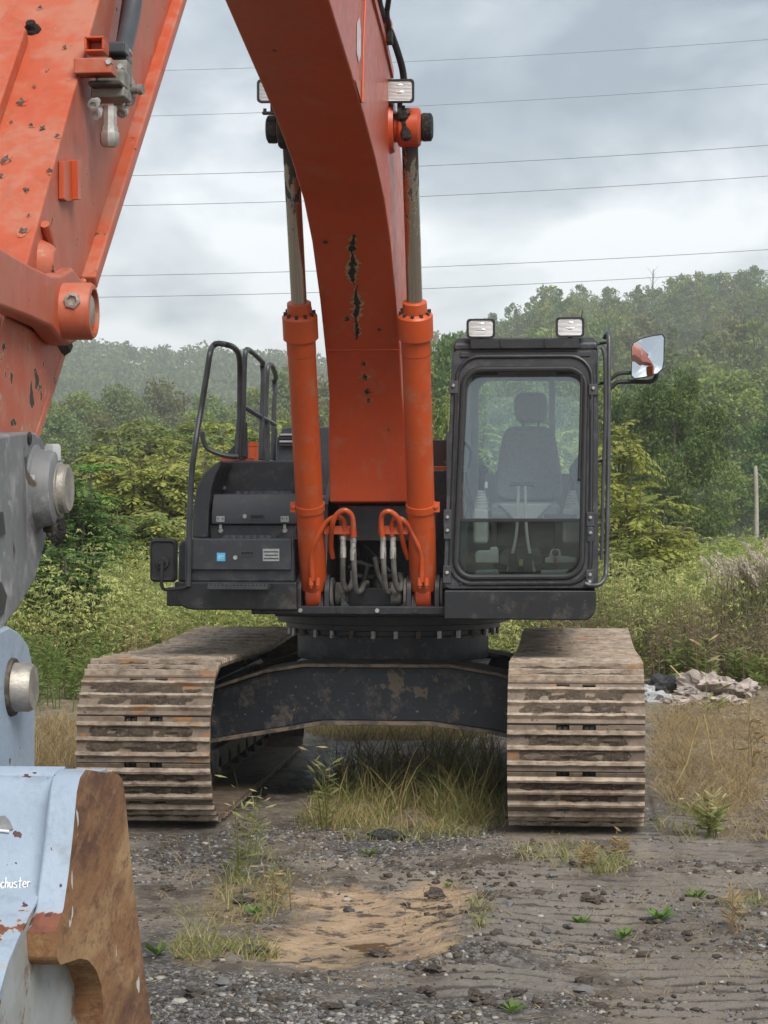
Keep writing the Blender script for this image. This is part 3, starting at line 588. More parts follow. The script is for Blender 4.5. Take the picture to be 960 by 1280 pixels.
# ---- boom: welded box, gooseneck outline swept across
BOT = [(14.2,1.96),(14.16,2.30),(14.0,2.62),(13.79,2.90),(13.5,3.17),(13.1,3.46),(12.69,3.645),(12.14,3.785),(11.53,3.895),(10.87,3.985),(9.81,4.12),(8.6,4.20),(7.35,4.15)]
TOP = [(7.15,4.28),(7.12,4.44),(7.3,4.60),(9.5,4.76),(11.2,4.70),(11.97,4.60),(12.6,4.53),(13.17,4.43),(13.75,4.15),(14.15,3.78),(14.45,3.3),(14.75,2.75),(15.05,2.3),(15.1,2.05),(14.95,1.93)]
bw = 0.228
outline = BOT + TOP
def wid(y): return bw + (0.018 if y > 14 else 0.0)
b = MB()
L_ = [Vector((CX - wid(y), y, z)) for y, z in outline]; R_ = [Vector((CX + wid(y), y, z)) for y, z in outline]; n = len(outline)
b.add(L_ + R_, [tuple(range(n)), tuple(range(2*n-1, n-1, -1))] + [(i, n+i, n+(i+1) % n, (i+1) % n) for i in range(n)])
M['boom'] = paint('orange_boom_paint', OR, OR2, 0.38, chip=[(5.5, 0.735, (0.05, 0.03, 0.025), 3.3), (48, 0.725, (0.42, 0.20, 0.12), 9.0)], dust=((0.36, 0.16, 0.10), 0.32, 0.5, 7), streak=0.35)
boom = b.build('boom', M['boom'], ex, 0.012, smooth=30)
# weld seam across the underside, side flange strip, stiffener rail
q = MB(); p = [(13.77,2.905), (13.80,2.88)]
q.tube([(CX-bw+0.01, 13.80, 2.885), (CX, 13.80, 2.885), (CX+bw-0.01, 13.80, 2.885)], 0.004, 8, 0); q.build('weld_seam', M['boom'], boom)
def strip_along(prof, x, w, t, name, mat):
    rings = []
    for i, (y, z) in enumerate(prof):
        a = Vector((0, prof[max(i-1,0)][0], prof[max(i-1,0)][1])); c = Vector((0, prof[min(i+1,len(prof)-1)][0], prof[min(i+1,len(prof)-1)][1]))
        d = (c - a).normalized(); nrm = Vector((0, d.z, -d.y)); pt = Vector((x, y, z))
        rings.append([pt, pt + Vector((t,0,0)), pt + Vector((t,0,0)) + nrm*w, pt + nrm*w])
    MB().loft(rings).build(name, mat, boom)
strip_along([(9.5,4.735),(11.2,4.675),(11.97,4.575),(12.6,4.505),(13.15,4.41)], CX+bw+0.0005, -0.05, 0.014, 'top_flange_strip', M['orange'])
MB().tube([WX(457, -10, CX+bw+0.01), WX(454, 60, CX+bw+0.01), WX(453, 128, CX+bw+0.01)], 0.006, 8, 0).build('side_pipe', M['orange_clean'], boom)
# long scar where paint has come off the underside, and smaller chips
rnd = random.Random(4)
def scar(y0, z0, x0, L, w, seed, dirv):
    rr_ = random.Random(seed); d = Vector(dirv).normalized(); side = Vector((1,0,0)); nrm = Vector((0, d.z, -d.y)).normalized(); nrm = nrm if nrm.y < 0 else -nrm
    lay = []
    for mat, sc, off in (('scar_edge', 1.0, 0.0022), ('grease', 0.55, 0.0040)):
        left, right = [], []; N = 26
        for i in range(N):
            t = i/(N-1); env = (math.sin(PI*t)**0.6) * (0.5 + 0.8*abs(math.sin(2.1*PI*t + seed)))
            c = Vector((x0, y0, z0)) + d*L*t + side*(0.012*math.sin(t*17 + seed) + 0.01*math.sin(t*5)); wv = w*sc*env*rr_.uniform(0.5, 1.2) + 0.001
            left.append(c - side*wv + nrm*off); right.append(c + side*wv*rr_.uniform(0.7, 1.2) + nrm*off)
        b = MB(); b.add(left + right, [(i, i+1, N+i+1, N+i) for i in range(N-1)]); lay.append(b.build('paint_scar', M[mat], boom))
M['scar_edge'] = simple('bare_scar_edge', (0.36, 0.22, 0.11), 0.8, 0, 0.3, 60, 0.3)
# (placed on the planes of the underside polygon)
def onbot(px, py):
    # intersect the pixel ray with the underside profile
    d = ray(px, py)
    for i in range(len(BOT)-1):
        (ya, za), (yb, zb) = BOT[i], BOT[i+1]
        nrm = Vector((0, zb-za, -(yb-ya))); den = d.dot(nrm)
        t = (Vector((0, ya, za)) - CAM).dot(nrm)/den; p = CAM + d*t
        if min(ya, yb)-1e-6 <= p.y <= max(ya, yb)+1e-6: return p, Vector((0, yb-ya, zb-za)).normalized()
    return CAM + d*13, Vector((0,0,1))
def scar_px(pxa, pya, pyb, w, seed):
    seg = [onbot(pxa, pya + (pyb-pya)*k/30.0) for k in range(31)]; rr_ = random.Random(seed)
    for mat, sc, off in (('scar_edge', 1.35, 0.003), ('grease', 0.75, 0.0050)):
        left, right = [], []; N = 31
        for i, (p, d) in enumerate(seg):
            nrm = Vector((0, -d.z, d.y)); nrm = nrm if nrm.y < 0 else -nrm
            t = i/30; env = math.sin(PI*min(max(t, 0.03), 0.97))**0.5 * (0.35 + 0.9*abs(math.sin(1.7*PI*t + seed*0.9)))
            c = p + Vector((0.005*math.sin(t*13+seed) + rr_.uniform(-0.004, 0.004), 0, 0)); wv = w*sc*env*rr_.uniform(0.35, 1.5) + 0.0008
            left.append(c - Vector((wv,0,0)) + nrm*off); right.append(c + Vector((wv*rr_.uniform(0.6, 1.2),0,0)) + nrm*off)
        MB().add(left + right, [(i, i+1, N+i+1, N+i) for i in range(N-1)]).build('paint_scar', M[mat], boom)
scar_px(441, 293, 356, 0.026, 1); scar_px(446, 356, 424, 0.022, 3)
for px, py, w in ((455, 454, 0.014), (456.5, 471, 0.02), (459, 489, 0.02), (461, 500, 0.015), (407, 302, 0.013), (474, 411, 0.012), (434, 398, 0.016), (486, 536, 0.008)):
    scar_px(px, py-w*180, py+w*180, w, int(px))
# pale worn decal on the boom's side
XS = CX + bw + 0.003
q = MB(); q.prism([WX(446.5, 28, XS), WX(449.5, 22, XS), WX(451, 40, XS), WX(450.5, 70, XS), WX(448.5, 79, XS), WX(446, 66, XS)], (0.001,0,0)); q.build('worn_decal', M['plastic'] if False else simple('pale_decal', (0.62, 0.60, 0.62), 0.6), boom)
q = MB(); q.prism([WX(444, 100, XS), WX(459, 101, XS), WX(460, 125, XS), WX(452, 129, XS)], (0.001,0,0)); q.build('repainted_patch', M['orange_clean'], boom)
# pivot boss through the boom, carrying rods, caps and lamps
PY_, PZ_ = 13.0, 4.10
CLX, CRX = -1.638, -0.95
q = MB(); q.lathe((CX-0.26, PY_, PZ_), (CX+0.26, PY_, PZ_), [(0, 0.14), (0.05, 0.16), (0.47, 0.16), (0.52, 0.14)], 30); q.build('pivot_boss', M['orange'], boom)
for x, sgn in ((CLX, -1), (CRX, 1)):
    q = MB(); q.cyl((CX + sgn*0.26, PY_, PZ_), (x + sgn*0.07, PY_, PZ_), 0.085, 26); q.build('pivot_pin', M['orange'], boom, 0.006)
    q = MB(); q.lathe((x + sgn*0.065, PY_, PZ_), (x + sgn*0.135, PY_, PZ_), [(0, 0.07), (0.015, 0.082), (0.06, 0.08), (0.07, 0.06)], 14); q.build('pin_cap', M['grease'], boom, 0.004)
# lamps
def lamp(name, px0, py0, px1, py1, Y, parent, tilt=0.0, label=None):
    x0, z1 = xz(px0, py0, Y); x1, z0 = xz(px1, py1, Y); cx, cz = (x0+x1)/2, (z0+z1)/2
    def ring(y, s): return [Vector((cx + (x-cx)*s, y, cz + (z-cz)*s)) for x, z in rrect(x0, x1, z0, z1, 0.022, 4)]
    b = MB(); b.loft([ring(Y+0.085, 0.55), ring(Y+0.07, 0.75), ring(Y+0.03, 0.97), ring(Y, 1.0), ring(Y-0.004, 0.97), ring(Y-0.004, 0.86), ring(Y+0.012, 0.84)], True, True)
    h = b.build(name, M['rubber'], parent, smooth=40, label=label)
    b = MB(); R0 = ring(Y+0.001, 0.835); N = len(R0); c0 = Vector((cx, Y-0.004, cz)); b.add(R0 + [c0], [(i, (i+1) % N, N) for i in range(N)]); b.build('lens', M['lens'], h)
    for dz in (-0.06, 0.24):
        q = MB(); q.ball((cx, Y-0.001, cz + dz*(z1-z0)), 0.014 if dz < 0 else 0.009, 6, (2.2, 0.25, 0.7)); q.build('reflector', M['bulb'], h)
    return h
def lampset(px0, py0, px1, py1, Y, host, dz=0.06, name='work_light'):
    h = lamp(name, px0, py0, px1, py1, Y, host if host.parent is ex and False else ex)
    x0, z1 = xz(px0, py0, Y); x1, z0 = xz(px1, py1, Y); cx = (x0+x1)/2
    b = MB(); b.box(cx-0.014, cx+0.014, Y+0.03, Y+0.055, z0-dz, z0+0.01); b.box(cx-0.06, cx+0.06, Y+0.02, Y+0.07, z0-dz-0.008, z0-dz+0.004)
    for dx in (-0.045, 0.045): b.cyl((cx+dx, Y+0.03, z0-dz-0.01), (cx+dx, Y+0.03, z0-dz+0.022), 0.010, 8)
    b.build('lamp_bracket', M['chain'], h); return h
lampset(480, 99, 518, 128, 12.86, boom, 0.05); lampset(321, 99, 359, 128, 12.86, boom, 0.05)
lampset(583, 398.5, 619, 422.5, 14.05, boom, 0.045); lampset(694.5, 396.5, 730.5, 421.5, 14.05, boom, 0.05)
# hydraulic hoses along the boom's top right edge
b = MB(); Yh = [12.0, 12.3, 12.6, 12.75, 12.85, 12.95, 13.0]
b.tube(pts([(470, -30), (474, 5), (482, 25), (489, 42), (498, 68), (504, 92), (507, 128)], Yh), 0.020, 10); b.build('boom_hose', M['hose_black'] if 'hose_black' in M else M['rubber'], boom)
b = MB(); b.tube(pts([(490, -30), (485, 5), (483.5, 18), (486, 32)], [12.1, 12.4, 12.5, 12.6]), 0.016, 10); b.build('boom_hose', M['rubber'], boom)
b = MB(); p = WY(481, 33, 12.65); b.box(p.x-0.035, p.x+0.04, 12.60, 12.70, p.z-0.012, p.z+0.03); b.build('hose_clamp', M['orange_clean'], boom, 0.004)
b = MB(); p = WY(482, 44, 12.68); b.box(p.x-0.02, p.x+0.04, 12.62, 12.72, p.z-0.05, p.z+0.02); b.build('hose_block', M['grease'], boom, 0.006)
# greasy splashes hanging from the right boss
b = MB(); b.tube(pts([(504, 132), (503, 145), (506, 160), (509, 176)], 12.9), [0.012, 0.035, 0.018, 0.03, 0.012], 10); b.build('grease_streak', M['grease'], boom)
# ---- boom cylinders
def cyl_y(t): return 14.22 + (PY_ - 14.22)*t
for x in (CLX, CRX):
    A = Vector((x, 14.22, 1.385)); B = Vector((x, PY_, PZ_)); d = (B - A); L = d.length; d.normalize()
    b = MB(); b.lathe(A, B, [(0.02, 0.06), (0.05, 0.085), (1.60, 0.085), (1.601, 0.088), (1.70, 0.088), (1.702, 0.106), (1.84, 0.106), (1.85, 0.098), (1.86, 0.075), (1.925, 0.072), (1.93, 0.055)], 32)
    cy = b.build('boom_cylinder', M['orange_clean'], ex, 0.003)
    b = MB(); b.lathe(A, B, [(1.90, 0.047), (L-0.05, 0.047)], 28); b.build('piston_rod', M['chrome'], cy)
    if 0: b = MB(); b.lathe(A, B, [(L-0.50, 0.0472), (L-0.47, 0.0485), (L-0.3, 0.050), (L-0.12, 0.06)], 20); b.build('rod_grime', M['grease'] , cy) if x == CRX else MB().lathe(A, B, [(L-0.34, 0.0472), (L-0.31, 0.0485), (L-0.12, 0.06)], 20).build('rod_grime', M['grease'], cy)
    b = MB(); b.lathe((x-0.065, PY_, PZ_), (x+0.065, PY_, PZ_), [(0, 0.10), (0.012, 0.112), (0.118, 0.112), (0.13, 0.10)], 28); b.build('rod_eye', M['orange'] if x == CRX else M['grease'], cy)
    for k in range(10):
        a = 2*PI*k/10; u = d.orthogonal().normalized(); w = d.cross(u); p = A + d*1.85 + (u*math.cos(a) + w*math.sin(a))*0.086
        MB().cyl(p, p + d*0.022, 0.011, 6).build('head_bolt', M['chain'], cy)
    b = MB(); b.lathe((x-0.05, A.y, A.z), (x+0.05, A.y, A.z), [(0, 0.085), (0.01, 0.095), (0.09, 0.095), (0.1, 0.085)], 26); b.build('cylinder_foot', M['orange'], cy)
    # lugs on the deck
    for dx in (-0.10, 0.075):
        P = [(x+dx, A.y+0.18, 1.31), (x+dx, A.y-0.11, 1.31)] + [(x+dx, A.y-0.11*math.cos(a), A.z+0.015+0.11*math.sin(a)) for a in np.linspace(0, PI, 9)] + [(x+dx, A.y+0.16, A.z)]
        lg = MB().prism(P, (0.03,0,0)).build('pivot_lug', M['charcoal'], ex, 0.004)
        q = MB(); sx = x+dx + (-0.022 if dx < 0 else 0.03); q.lathe((sx, A.y, A.z), (sx+0.022, A.y, A.z), [(0, 0.095), (0.004, 0.105), (0.018, 0.105), (0.022, 0.095)], 28); q.build('lug_washer', M['hose'], lg)
    sgn = 1 if x == CLX else -1
    q = MB(); sx = x + sgn*0.13; q.lathe((min(sx, sx+sgn*0.08), A.y, A.z), (max(sx, sx+sgn*0.08), A.y, A.z), [(0, 0.05), (0.01, 0.075), (0.07, 0.075), (0.08, 0.05)], 22); q.build('lug_pin', M['hose'], ex)
    # clamp band
    p = A + d*0.60; q = MB(); q.lathe(p - d*0.022, p + d*0.022, [(0, 0.09), (0.001, 0.094), (0.043, 0.094), (0.044, 0.09)], 32); q.build('clamp_band', M['orange_clean'], cy)
    q = MB(); e0 = p + Vector((-sgn*0.095, -0.02, 0)); q.box(e0.x-0.022, e0.x+0.022, e0.y-0.015, e0.y+0.02, e0.z-0.035, e0.z+0.03); q.cyl(e0 + Vector((0,-0.03,0)), e0 + Vector((0,0.01,0)), 0.014, 6); q.build('clamp_ear', M['orange_clean'], cy, 0.003)
# pipes, manifold bars and hoses between the cylinders
def zp(l): return [(340 + x/4.3636, 600 + y/4.3636) for x, y in l]
def pipe(l, Y, r, name, mat, n=10): return MB().tube(pts(zp(l), Y), r, n).build(name, mat, ex)
Yp = 13.98
pipe([(222,548),(216,420),(240,330),(288,240),(328,208),(366,205),(392,232),(396,300)], [14.06, 14.03, 13.99, 13.98, 13.97, 13.98, 14.0, 14.02], 0.0165, 'steel_pipe', M['orange_clean'])
pipe([(332,425),(322,370),(322,310),(330,240),(352,190),(395,165),(432,190),(443,240),(443,312)], [14.12, 14.08, 14.02, 13.95, 13.93, 13.92, 13.94, 13.96, 13.98], 0.0165, 'steel_pipe', M['orange_clean'])
pipe([(816,556),(815,420),(790,340),(752,255),(708,215),(668,212),(655,250),(655,305)], [14.06, 14.03, 13.99, 13.98, 13.97, 13.98, 14.0, 14.02], 0.0165, 'steel_pipe', M['orange_clean'])
pipe([(744,430),(722,370),(707,300),(690,215),(655,178),(625,172),(600,195),(596,240),(602,310)], [14.12, 14.08, 14.02, 13.95, 13.93, 13.92, 13.94, 13.96, 13.98], 0.0165, 'steel_pipe', M['orange_clean'])
for a, c in ((285, 460), (582, 748)):
    x0, z1 = xz(*zp([(a, 250)])[0], 14.03); x1, z0 = xz(*zp([(c, 297)])[0], 14.03); MB().box(x0, x1, 14.0, 14.035, z0, z1).build('pipe_bracket', M['orange_clean'], ex, 0.004)
for l in ([(388,330),(386,450),(388,560),(405,600),(425,585),(440,540),(438,500)], [(443,345),(448,480),(455,580),(468,612),(490,598),(502,570),(520,560)],
          [(606,335),(610,480),(620,590),(635,615),(650,598),(648,570)], [(660,335),(664,470),(676,570),(695,600),(710,560),(695,515)]):
    pipe(l, [14.03, 14.03, 14.08, 14.12, 14.2, 14.3, 14.35][:len(l)], 0.0165, 'hydraulic_hose', M['hose'])
    p = WY(*zp([l[0]])[0], 14.03); MB().lathe(p + Vector((0,0,0.035)), p - Vector((0,0,0.11)), [(0, 0.013), (0.01, 0.021), (0.03, 0.021), (0.032, 0.018), (0.07, 0.018), (0.072, 0.020), (0.14, 0.020), (0.145, 0.016)], 12).build('hose_fitting', M['zinc'], ex)
    p = p + Vector((0,0,0.06)); MB().lathe(p + Vector((0,0,0.02)), p - Vector((0,0,0.025)), [(0, 0.012), (0.004, 0.022), (0.04, 0.022), (0.045, 0.014)], 8).build('pipe_nut', M['orange_clean'], ex)
for px in (393, 529):
    for dx in (-4.2, 4.2):
        p = WY(px+dx, 728, 14.06); q = MB(); q.cyl(p + Vector((0,0,0.03)), p - Vector((0,0,0.02)), 0.017, 12); q.cyl(p - Vector((0,0.0,0.02)), p - Vector((0,0,0.035)), 0.010, 6); q.build('port_bolt', M['orange_clean'], ex)
# boom foot frame, back plate and the dark bay with pipes
x0, z1 = xz(424, 632, 14.36); x1, z0 = xz(546, 676, 14.36); MB().box(x0, x1, 14.36, 14.40, z0, z1).build('bay_plate', M['charcoal'], ex, 0.004)
for xa in (CX-0.31, CX+0.27): MB().prism([(xa, 14.12, 1.31), (xa, 15.5, 1.31), (xa, 15.5, 2.2), (xa, 15.0, 2.25), (xa, 14.42, 1.95), (xa, 14.34, 1.60)], (0.035,0,0)).build('boom_foot_bracket', M['charcoal'], ex, 0.006)
for a, c in ((416, 445), (492, 507)):
    A0 = WY(*zp([(380,650)])[0], 14.14); 
for l in ([(375,640),(375,720),(465,720),(430,695)], [(655,720),(745,720),(745,640),(700,690)]):
    MB().prism([WY(*q, 14.14) for q in zp(l)], (0, 0.02, 0)).build('bay_corner_plate', M['charcoal'], ex, 0.003)
MB().box(CX-0.27, CX+0.27, 15.0, 15.03, 1.31, 2.0).build('bay_back_wall', M['black'], ex)
rr0 = random.Random(5)
for i, (a, c) in enumerate((((505,350),(645,500)), ((430,520),(720,520)), ((470,570),(560,570)), ((560,690),(720,690)), ((420,660),(560,650)), ((520,420),(590,690)), ((470,360),(480,640)))):
    pipe([a, ((a[0]+c[0])/2+6, (a[1]+c[1])/2+8), c], 14.5 + 0.06*i, 0.012 + 0.004*(i % 2), 'bay_pipe', M['charcoal'] if i % 2 == 0 else M['hose'])
q = MB(); q.lathe(WY(*zp([(585,520)])[0], 14.5), WY(*zp([(585,720)])[0], 14.5), [(0,0.03),(0.05,0.05),(0.2,0.05),(0.25,0.03)], 16); q.build('swivel_joint', M['black'], ex)
for i in range(7):
    x = -1.95 + 0.24*i; q = MB(); q.cyl((x, 14.10, 1.288), (x, 14.085, 1.288), 0.014, 6); q.build('deck_bolt', M['zinc'] if i % 2 else M['chain'], ex)
for k, l in enumerate(([(400,690),(430,640),(470,600),(500,560),(520,470)], [(560,420),(575,500),(600,560),(640,640),(690,660)], [(420,480),(470,450),(540,470),(600,440)], [(500,690),(520,650),(560,640),(600,690)], [(640,560),(690,600),(720,640)])):
    pipe(l, 14.42 + 0.03*k, 0.016, 'bay_hose', M['hose'] if k % 2 else M['rubber'])
# rusty bulkhead seen between boom and cab
x0, z1 = xz(541, 550, 15.2); x1, z0 = xz(575, 586, 15.2); MB().box(x0, x1, 15.2, 15.3, z0, z1).build('rusty_bulkhead', paint('rusty_black_plate', (0.03, 0.022, 0.02), (0.05, 0.03, 0.024), 0.6, chip=[(14, 0.62, (0.2, 0.16, 0.14), 2.0)]), ex, 0.006)
x0, z1 = xz(541, 583, 15.15); x1, z0 = xz(575, 589, 15.15); MB().box(x0, x1, 15.12, 15.2, z0, z1).build('orange_ledge', M['orange_clean'], ex, 0.004)
x0, z1 = xz(545, 589, 15.1); x1, z0 = xz(562, 765, 15.1); MB().box(x0, x1, 14.7, 15.6, 1.42, z1).build('bulkhead_panel', M['black'], ex, 0.01)

# ---- cab
YC = 14.0
cab_root = MB()
bx0, _ = xz(553, 735, YC); bx1, bz0 = xz(748, 735, YC); tz = xz(650, 428, YC+0.06)[1]
tx0, tx1 = xz(564, 440, YC+0.06)[0], xz(748, 440, YC+0.06)[0]
def lerp(a, c, t): return a + (c-a)*t
def front(px, py):                       # point on the slightly raked front plane of the cab
    t = min(max((735-py)/300.0, 0), 1.2); return WY(px, py, YC + 0.10*t)
def bridge(outer, inner, dy):
    n = len(outer); a = outer + inner; c = [p + Vector((0, dy, 0)) for p in a]; N = 2*n
    fs = []
    for i in range(n):
        j = (i+1) % n
        fs += [(i, j, n+j, n+i), (N+i, N+n+i, N+n+j, N+j), (i, N+i, N+j, j), (n+i, n+j, N+n+j, N+n+i)]
    return MB().add(a + c, fs)
def quad_rr(c, r, n=7):                  # rounded quad through four picture corners TL TR BR BL
    P = []; c = [Vector(p) for p in c]
    for i in range(4):
        p, a, d = c[i], c[i-1], c[(i+1) % 4]; u = (a-p).normalized()*r; w = (d-p).normalized()*r
        q = p + u + w
        for k in range(n+1):
            t = PI/2*k/n; P.append(q - w*math.cos(t) - u*math.sin(t))
    return P
outer2 = quad_rr([(565, 437), (747, 435), (748, 735), (554, 736)] and [Vector((565, 437)), Vector((747, 435)), Vector((748, 735)), Vector((554, 736))], 10)
inner2 = quad_rr([Vector((580, 462)), Vector((732, 461)), Vector((727, 721)), Vector((569, 722))], 22)
O3 = [front(p.x, p.y) for p in outer2]; I3 = [front(p.x, p.y) for p in inner2]
cab = bridge(O3, I3, 0.07).build('cab', M['charcoal'], ex, 0.004, smooth=40)
MB().tube(I3 + [I3[0], I3[1]], 0.020, 10, 0).build('window_seal', M['rubber'], cab)
mid2 = quad_rr([Vector((572, 446)), Vector((740, 445)), Vector((738, 729)), Vector((562, 730))], 28)
MB().tube([front(p.x, p.y) + Vector((0, -0.004, 0)) for p in mid2 + mid2[:1]], 0.013, 8, 0).build('frame_bead', M['black'], cab)
# pillars, roof, floor, rear wall with its window
def cp(px, py, Y): return WY(px, py, Y)
X0, X1 = bx0 + 0.005, bx1 - 0.005; YB = 15.55; ZB, ZT = bz0, tz
xi0 = tx0 + 0.0
def post(name, x0, x1, xt0, xt1, y0, y1, mat, bev=0.012):
    r = [[(x0,y0,ZB), (x1,y0,ZB), (x1,y1,ZB), (x0,y1,ZB)], [(xt0,y0+0.05,ZT-0.03), (xt1,y0+0.05,ZT-0.03), (xt1,y1,ZT-0.03), (xt0,y1,ZT-0.03)]]
    return MB().loft(r).build(name, mat, cab, bev)
post('front_pillar', X0-0.004, X0+0.055, tx0+0.01, tx0+0.07, YC+0.075, YC+0.18, M['charcoal'])
post('front_pillar', X1-0.055, X1+0.004, tx1-0.06, tx1-0.002, YC+0.075, YC+0.18, M['charcoal'])
post('rear_pillar', X0, X0+0.07, tx0, tx0+0.07, YB-0.1, YB, M['trim']); post('rear_pillar', X1-0.07, X1, tx1-0.07, tx1, YB-0.1, YB, M['trim'])
post('door_pillar', X1-0.05, X1, tx1-0.05, tx1, 14.75, 14.83, M['trim'])
roof_o = [(tx0+0.01, YC+0.09), (tx1-0.005, YC+0.09), (tx1, YB), (tx0, YB)]
b = MB(); b.loft([[(x, y, ZT-0.045) for x, y in roof_o], [(x, y, ZT-0.005) for x, y in roof_o], [(lerp(x, (tx0+tx1)/2, 0.05), lerp(y, 14.8, 0.05), ZT+0.035) for x, y in roof_o]]); b.build('roof', M['charcoal'], cab, 0.015)
b = MB(); a0, a1 = front(588, 424), front(724, 436); b.box(a0.x, a1.x, a0.y-0.05, a0.y+0.10, a1.z, a0.z); b.build('roof_guard', M['black'], cab, 0.006)
for px in (627, 682): q = MB(); p = front(px, 428); q.box(p.x-0.006, p.x+0.006, p.y-0.062, p.y-0.04, p.z-0.03, p.z+0.02); q.build('guard_stay', M['black'], cab)
b = MB(); a0, a1 = front(575, 440), front(738, 446); b.box(a0.x, a1.x, a0.y-0.012, a0.y+0.02, a1.z, a0.z); b.build('header_strip', M['charcoal_panel'], cab, 0.006)
MB().box(X0, X1, YC+0.02, YB, ZB+0.0, ZB+0.05).build('cab_floor', M['plastic_dark'], cab)
# rear wall
ro = [Vector((X0, YB, ZB)), Vector((X1, YB, ZB)), Vector((tx1, YB, ZT-0.03)), Vector((tx0, YB, ZT-0.03))]
rin = [WY(px, py, YB) for px, py in ((598, 592), (728, 592), (728, 476), (598, 476))]
def rr3(c, r): 
    P = []
    for i in range(4):
        p, a, d = c[i], c[i-1], c[(i+1) % 4]; u = (a-p).normalized()*r; w = (d-p).normalized()*r; q = p + u + w
        for k in range(6): t = PI/2*k/5; P.append(q - w*math.cos(t) - u*math.sin(t))
    return P
bridge(rr3(ro, 0.02), rr3(rin, 0.09), 0.03).build('rear_wall', M['trim'], cab)
MB().prism(rr3(rin, 0.085), (0, 0.006, 0)).build('rear_glass', M['glass_side'], cab)
p0, p1 = WY(686, 470, YB-0.03), WY(694, 600, YB-0.03); MB().box(p0.x, p1.x, YB-0.05, YB-0.01, p1.z, p0.z).build('rear_bar', M['trim'], cab, 0.004)
# side walls below the windows, side glass
for xa, xb_, xt in ((X0, X0+0.03, tx0), (X1-0.03, X1, tx1-0.03)):
    MB().box(xa, xb_, YC+0.18, YB-0.1, ZB, ZB+0.42).build('side_panel', M['trim'], cab, 0.006)
    t = 0.42/(ZT-ZB); xm = lerp(xa, xt, t) + 0.012
    MB().add([(xm, YC+0.18, ZB+0.42), (xm, YB-0.1, ZB+0.42), (xt+0.012, YB-0.1, ZT-0.05), (xt+0.012, YC+0.22, ZT-0.05)], [(0,1,2,3)]).build('side_glass', M['glass_side'], cab)
# front glass: raked upper pane, lower pane, parting bar, sun visor
g_up = [front(578, 463), front(733, 462), front(730, 649), front(571, 649)]
for i in (0, 1): g_up[i] = g_up[i] + Vector((0, 0.075, 0))
for i in (2, 3): g_up[i] = g_up[i] + Vector((0, 0.012, 0))
MB().prism(g_up, (0, 0.006, 0)).build('windscreen', M['glass'], cab)
g_lo = [front(571, 651), front(730, 651), front(727, 722), front(568, 722)]
MB().prism([q + Vector((0, 0.012 + (0.055 if i > 1 else 0), 0)) for i, q in enumerate(g_lo)], (0, 0.006, 0)).build('lower_windscreen', M['glass_low'], cab)
a0, a1 = front(570, 648), front(731, 652.5); MB().box(a0.x, a1.x, a0.y-0.006, a0.y+0.03, a1.z, a0.z).build('parting_bar', M['rubber'], cab, 0.003)
a0, a1 = front(680, 643), front(721, 648.5); MB().box(a0.x, a1.x, a0.y+0.02, a0.y+0.06, a1.z, a0.z).build('windscreen_catch', M['rubber'], cab, 0.003)
b = MB(); a0, a1 = front(580, 458), front(732, 463); b.box(a0.x, a1.x, a0.y+0.05, a0.y+0.10, a1.z, a0.z)
for pa, pb in ((588, 622), (695, 727)): 
    a0, a1 = front(pa, 462), front(pb, 467.5); b.box(a0.x, a1.x, a0.y+0.04, a0.y+0.12, a1.z, a0.z)
b.build('sun_visor', M['rubber'], cab, 0.004)
# skirt plate under the front
P = [front(555.5, 737.5), front(745, 737.5)]; x0, x1 = P[0].x, P[1].x; z1 = P[0].z; z0 = front(650, 775).z
Q = [(x0, z1), (x0, z0+0.004), (x1-0.07, z0)] + [(x1-0.07+0.07*math.sin(a), z0+0.09-0.09*math.cos(a)) for a in np.linspace(0.2, PI/2, 5)] + [(x1, z1)]
MB().prism([(x, YC-0.03, z) for x, z in Q], (0, 1.5, 0)).build('cab_skirt', M['skirt'], ex, 0.010)
# hinges, catches and bolts on the front frame
for px, py, w, h in ((559.5, 649, 5, 12), (559.5, 665, 4.5, 9), (738, 649, 5, 9), (738, 668, 4, 9), (559, 718, 5, 11), (737.5, 720, 5, 8), (737, 728, 4, 4), (567, 484, 6, 8), (741.5, 487, 5.5, 7)):
    a0, a1 = front(px-w, py-h), front(px+w, py+h); br = MB().box(a0.x, a1.x, a0.y-0.022, a0.y+0.002, a1.z, a0.z).build('frame_bracket', M['plastic_dark'] if py < 600 else M['rail'], cab, 0.004)
    p = front(px, py-h*0.2); MB().lathe(p + Vector((0, -0.02, 0)), p + Vector((0, -0.034, 0)), [(0, 0.012), (0.008, 0.012), (0.014, 0.007)], 8).build('bracket_bolt', M['zinc'], cab)
for px in (576, 588, 603, 627, 652, 676, 693, 712):
    p = front(px, 730); MB().lathe(p + Vector((0, 0.0, 0)), p + Vector((0, -0.012, 0)), [(0, 0.009), (0.008, 0.009), (0.012, 0.005)], 8).build('frame_bolt', M['chain'], cab)
for px0, py0, px1, py1 in ((737, 500, 740.5, 700), (558, 540, 561, 640), (745.5, 452, 748, 560)):
    a0, a1 = front(px0, py0), front(px1, py1); MB().box(min(a0.x,a1.x), max(a0.x,a1.x), a0.y-0.018, a0.y+0.004, a1.z, a0.z).build('frame_rib', M['charcoal_panel'], cab, 0.003)
MB().tube([front(752, 434), front(756, 450), front(756.5, 520), front(754, 600), front(752, 700)], 0.011, 8).build('gutter_pipe', M['zinc'] if False else M['charcoal_panel'], cab)
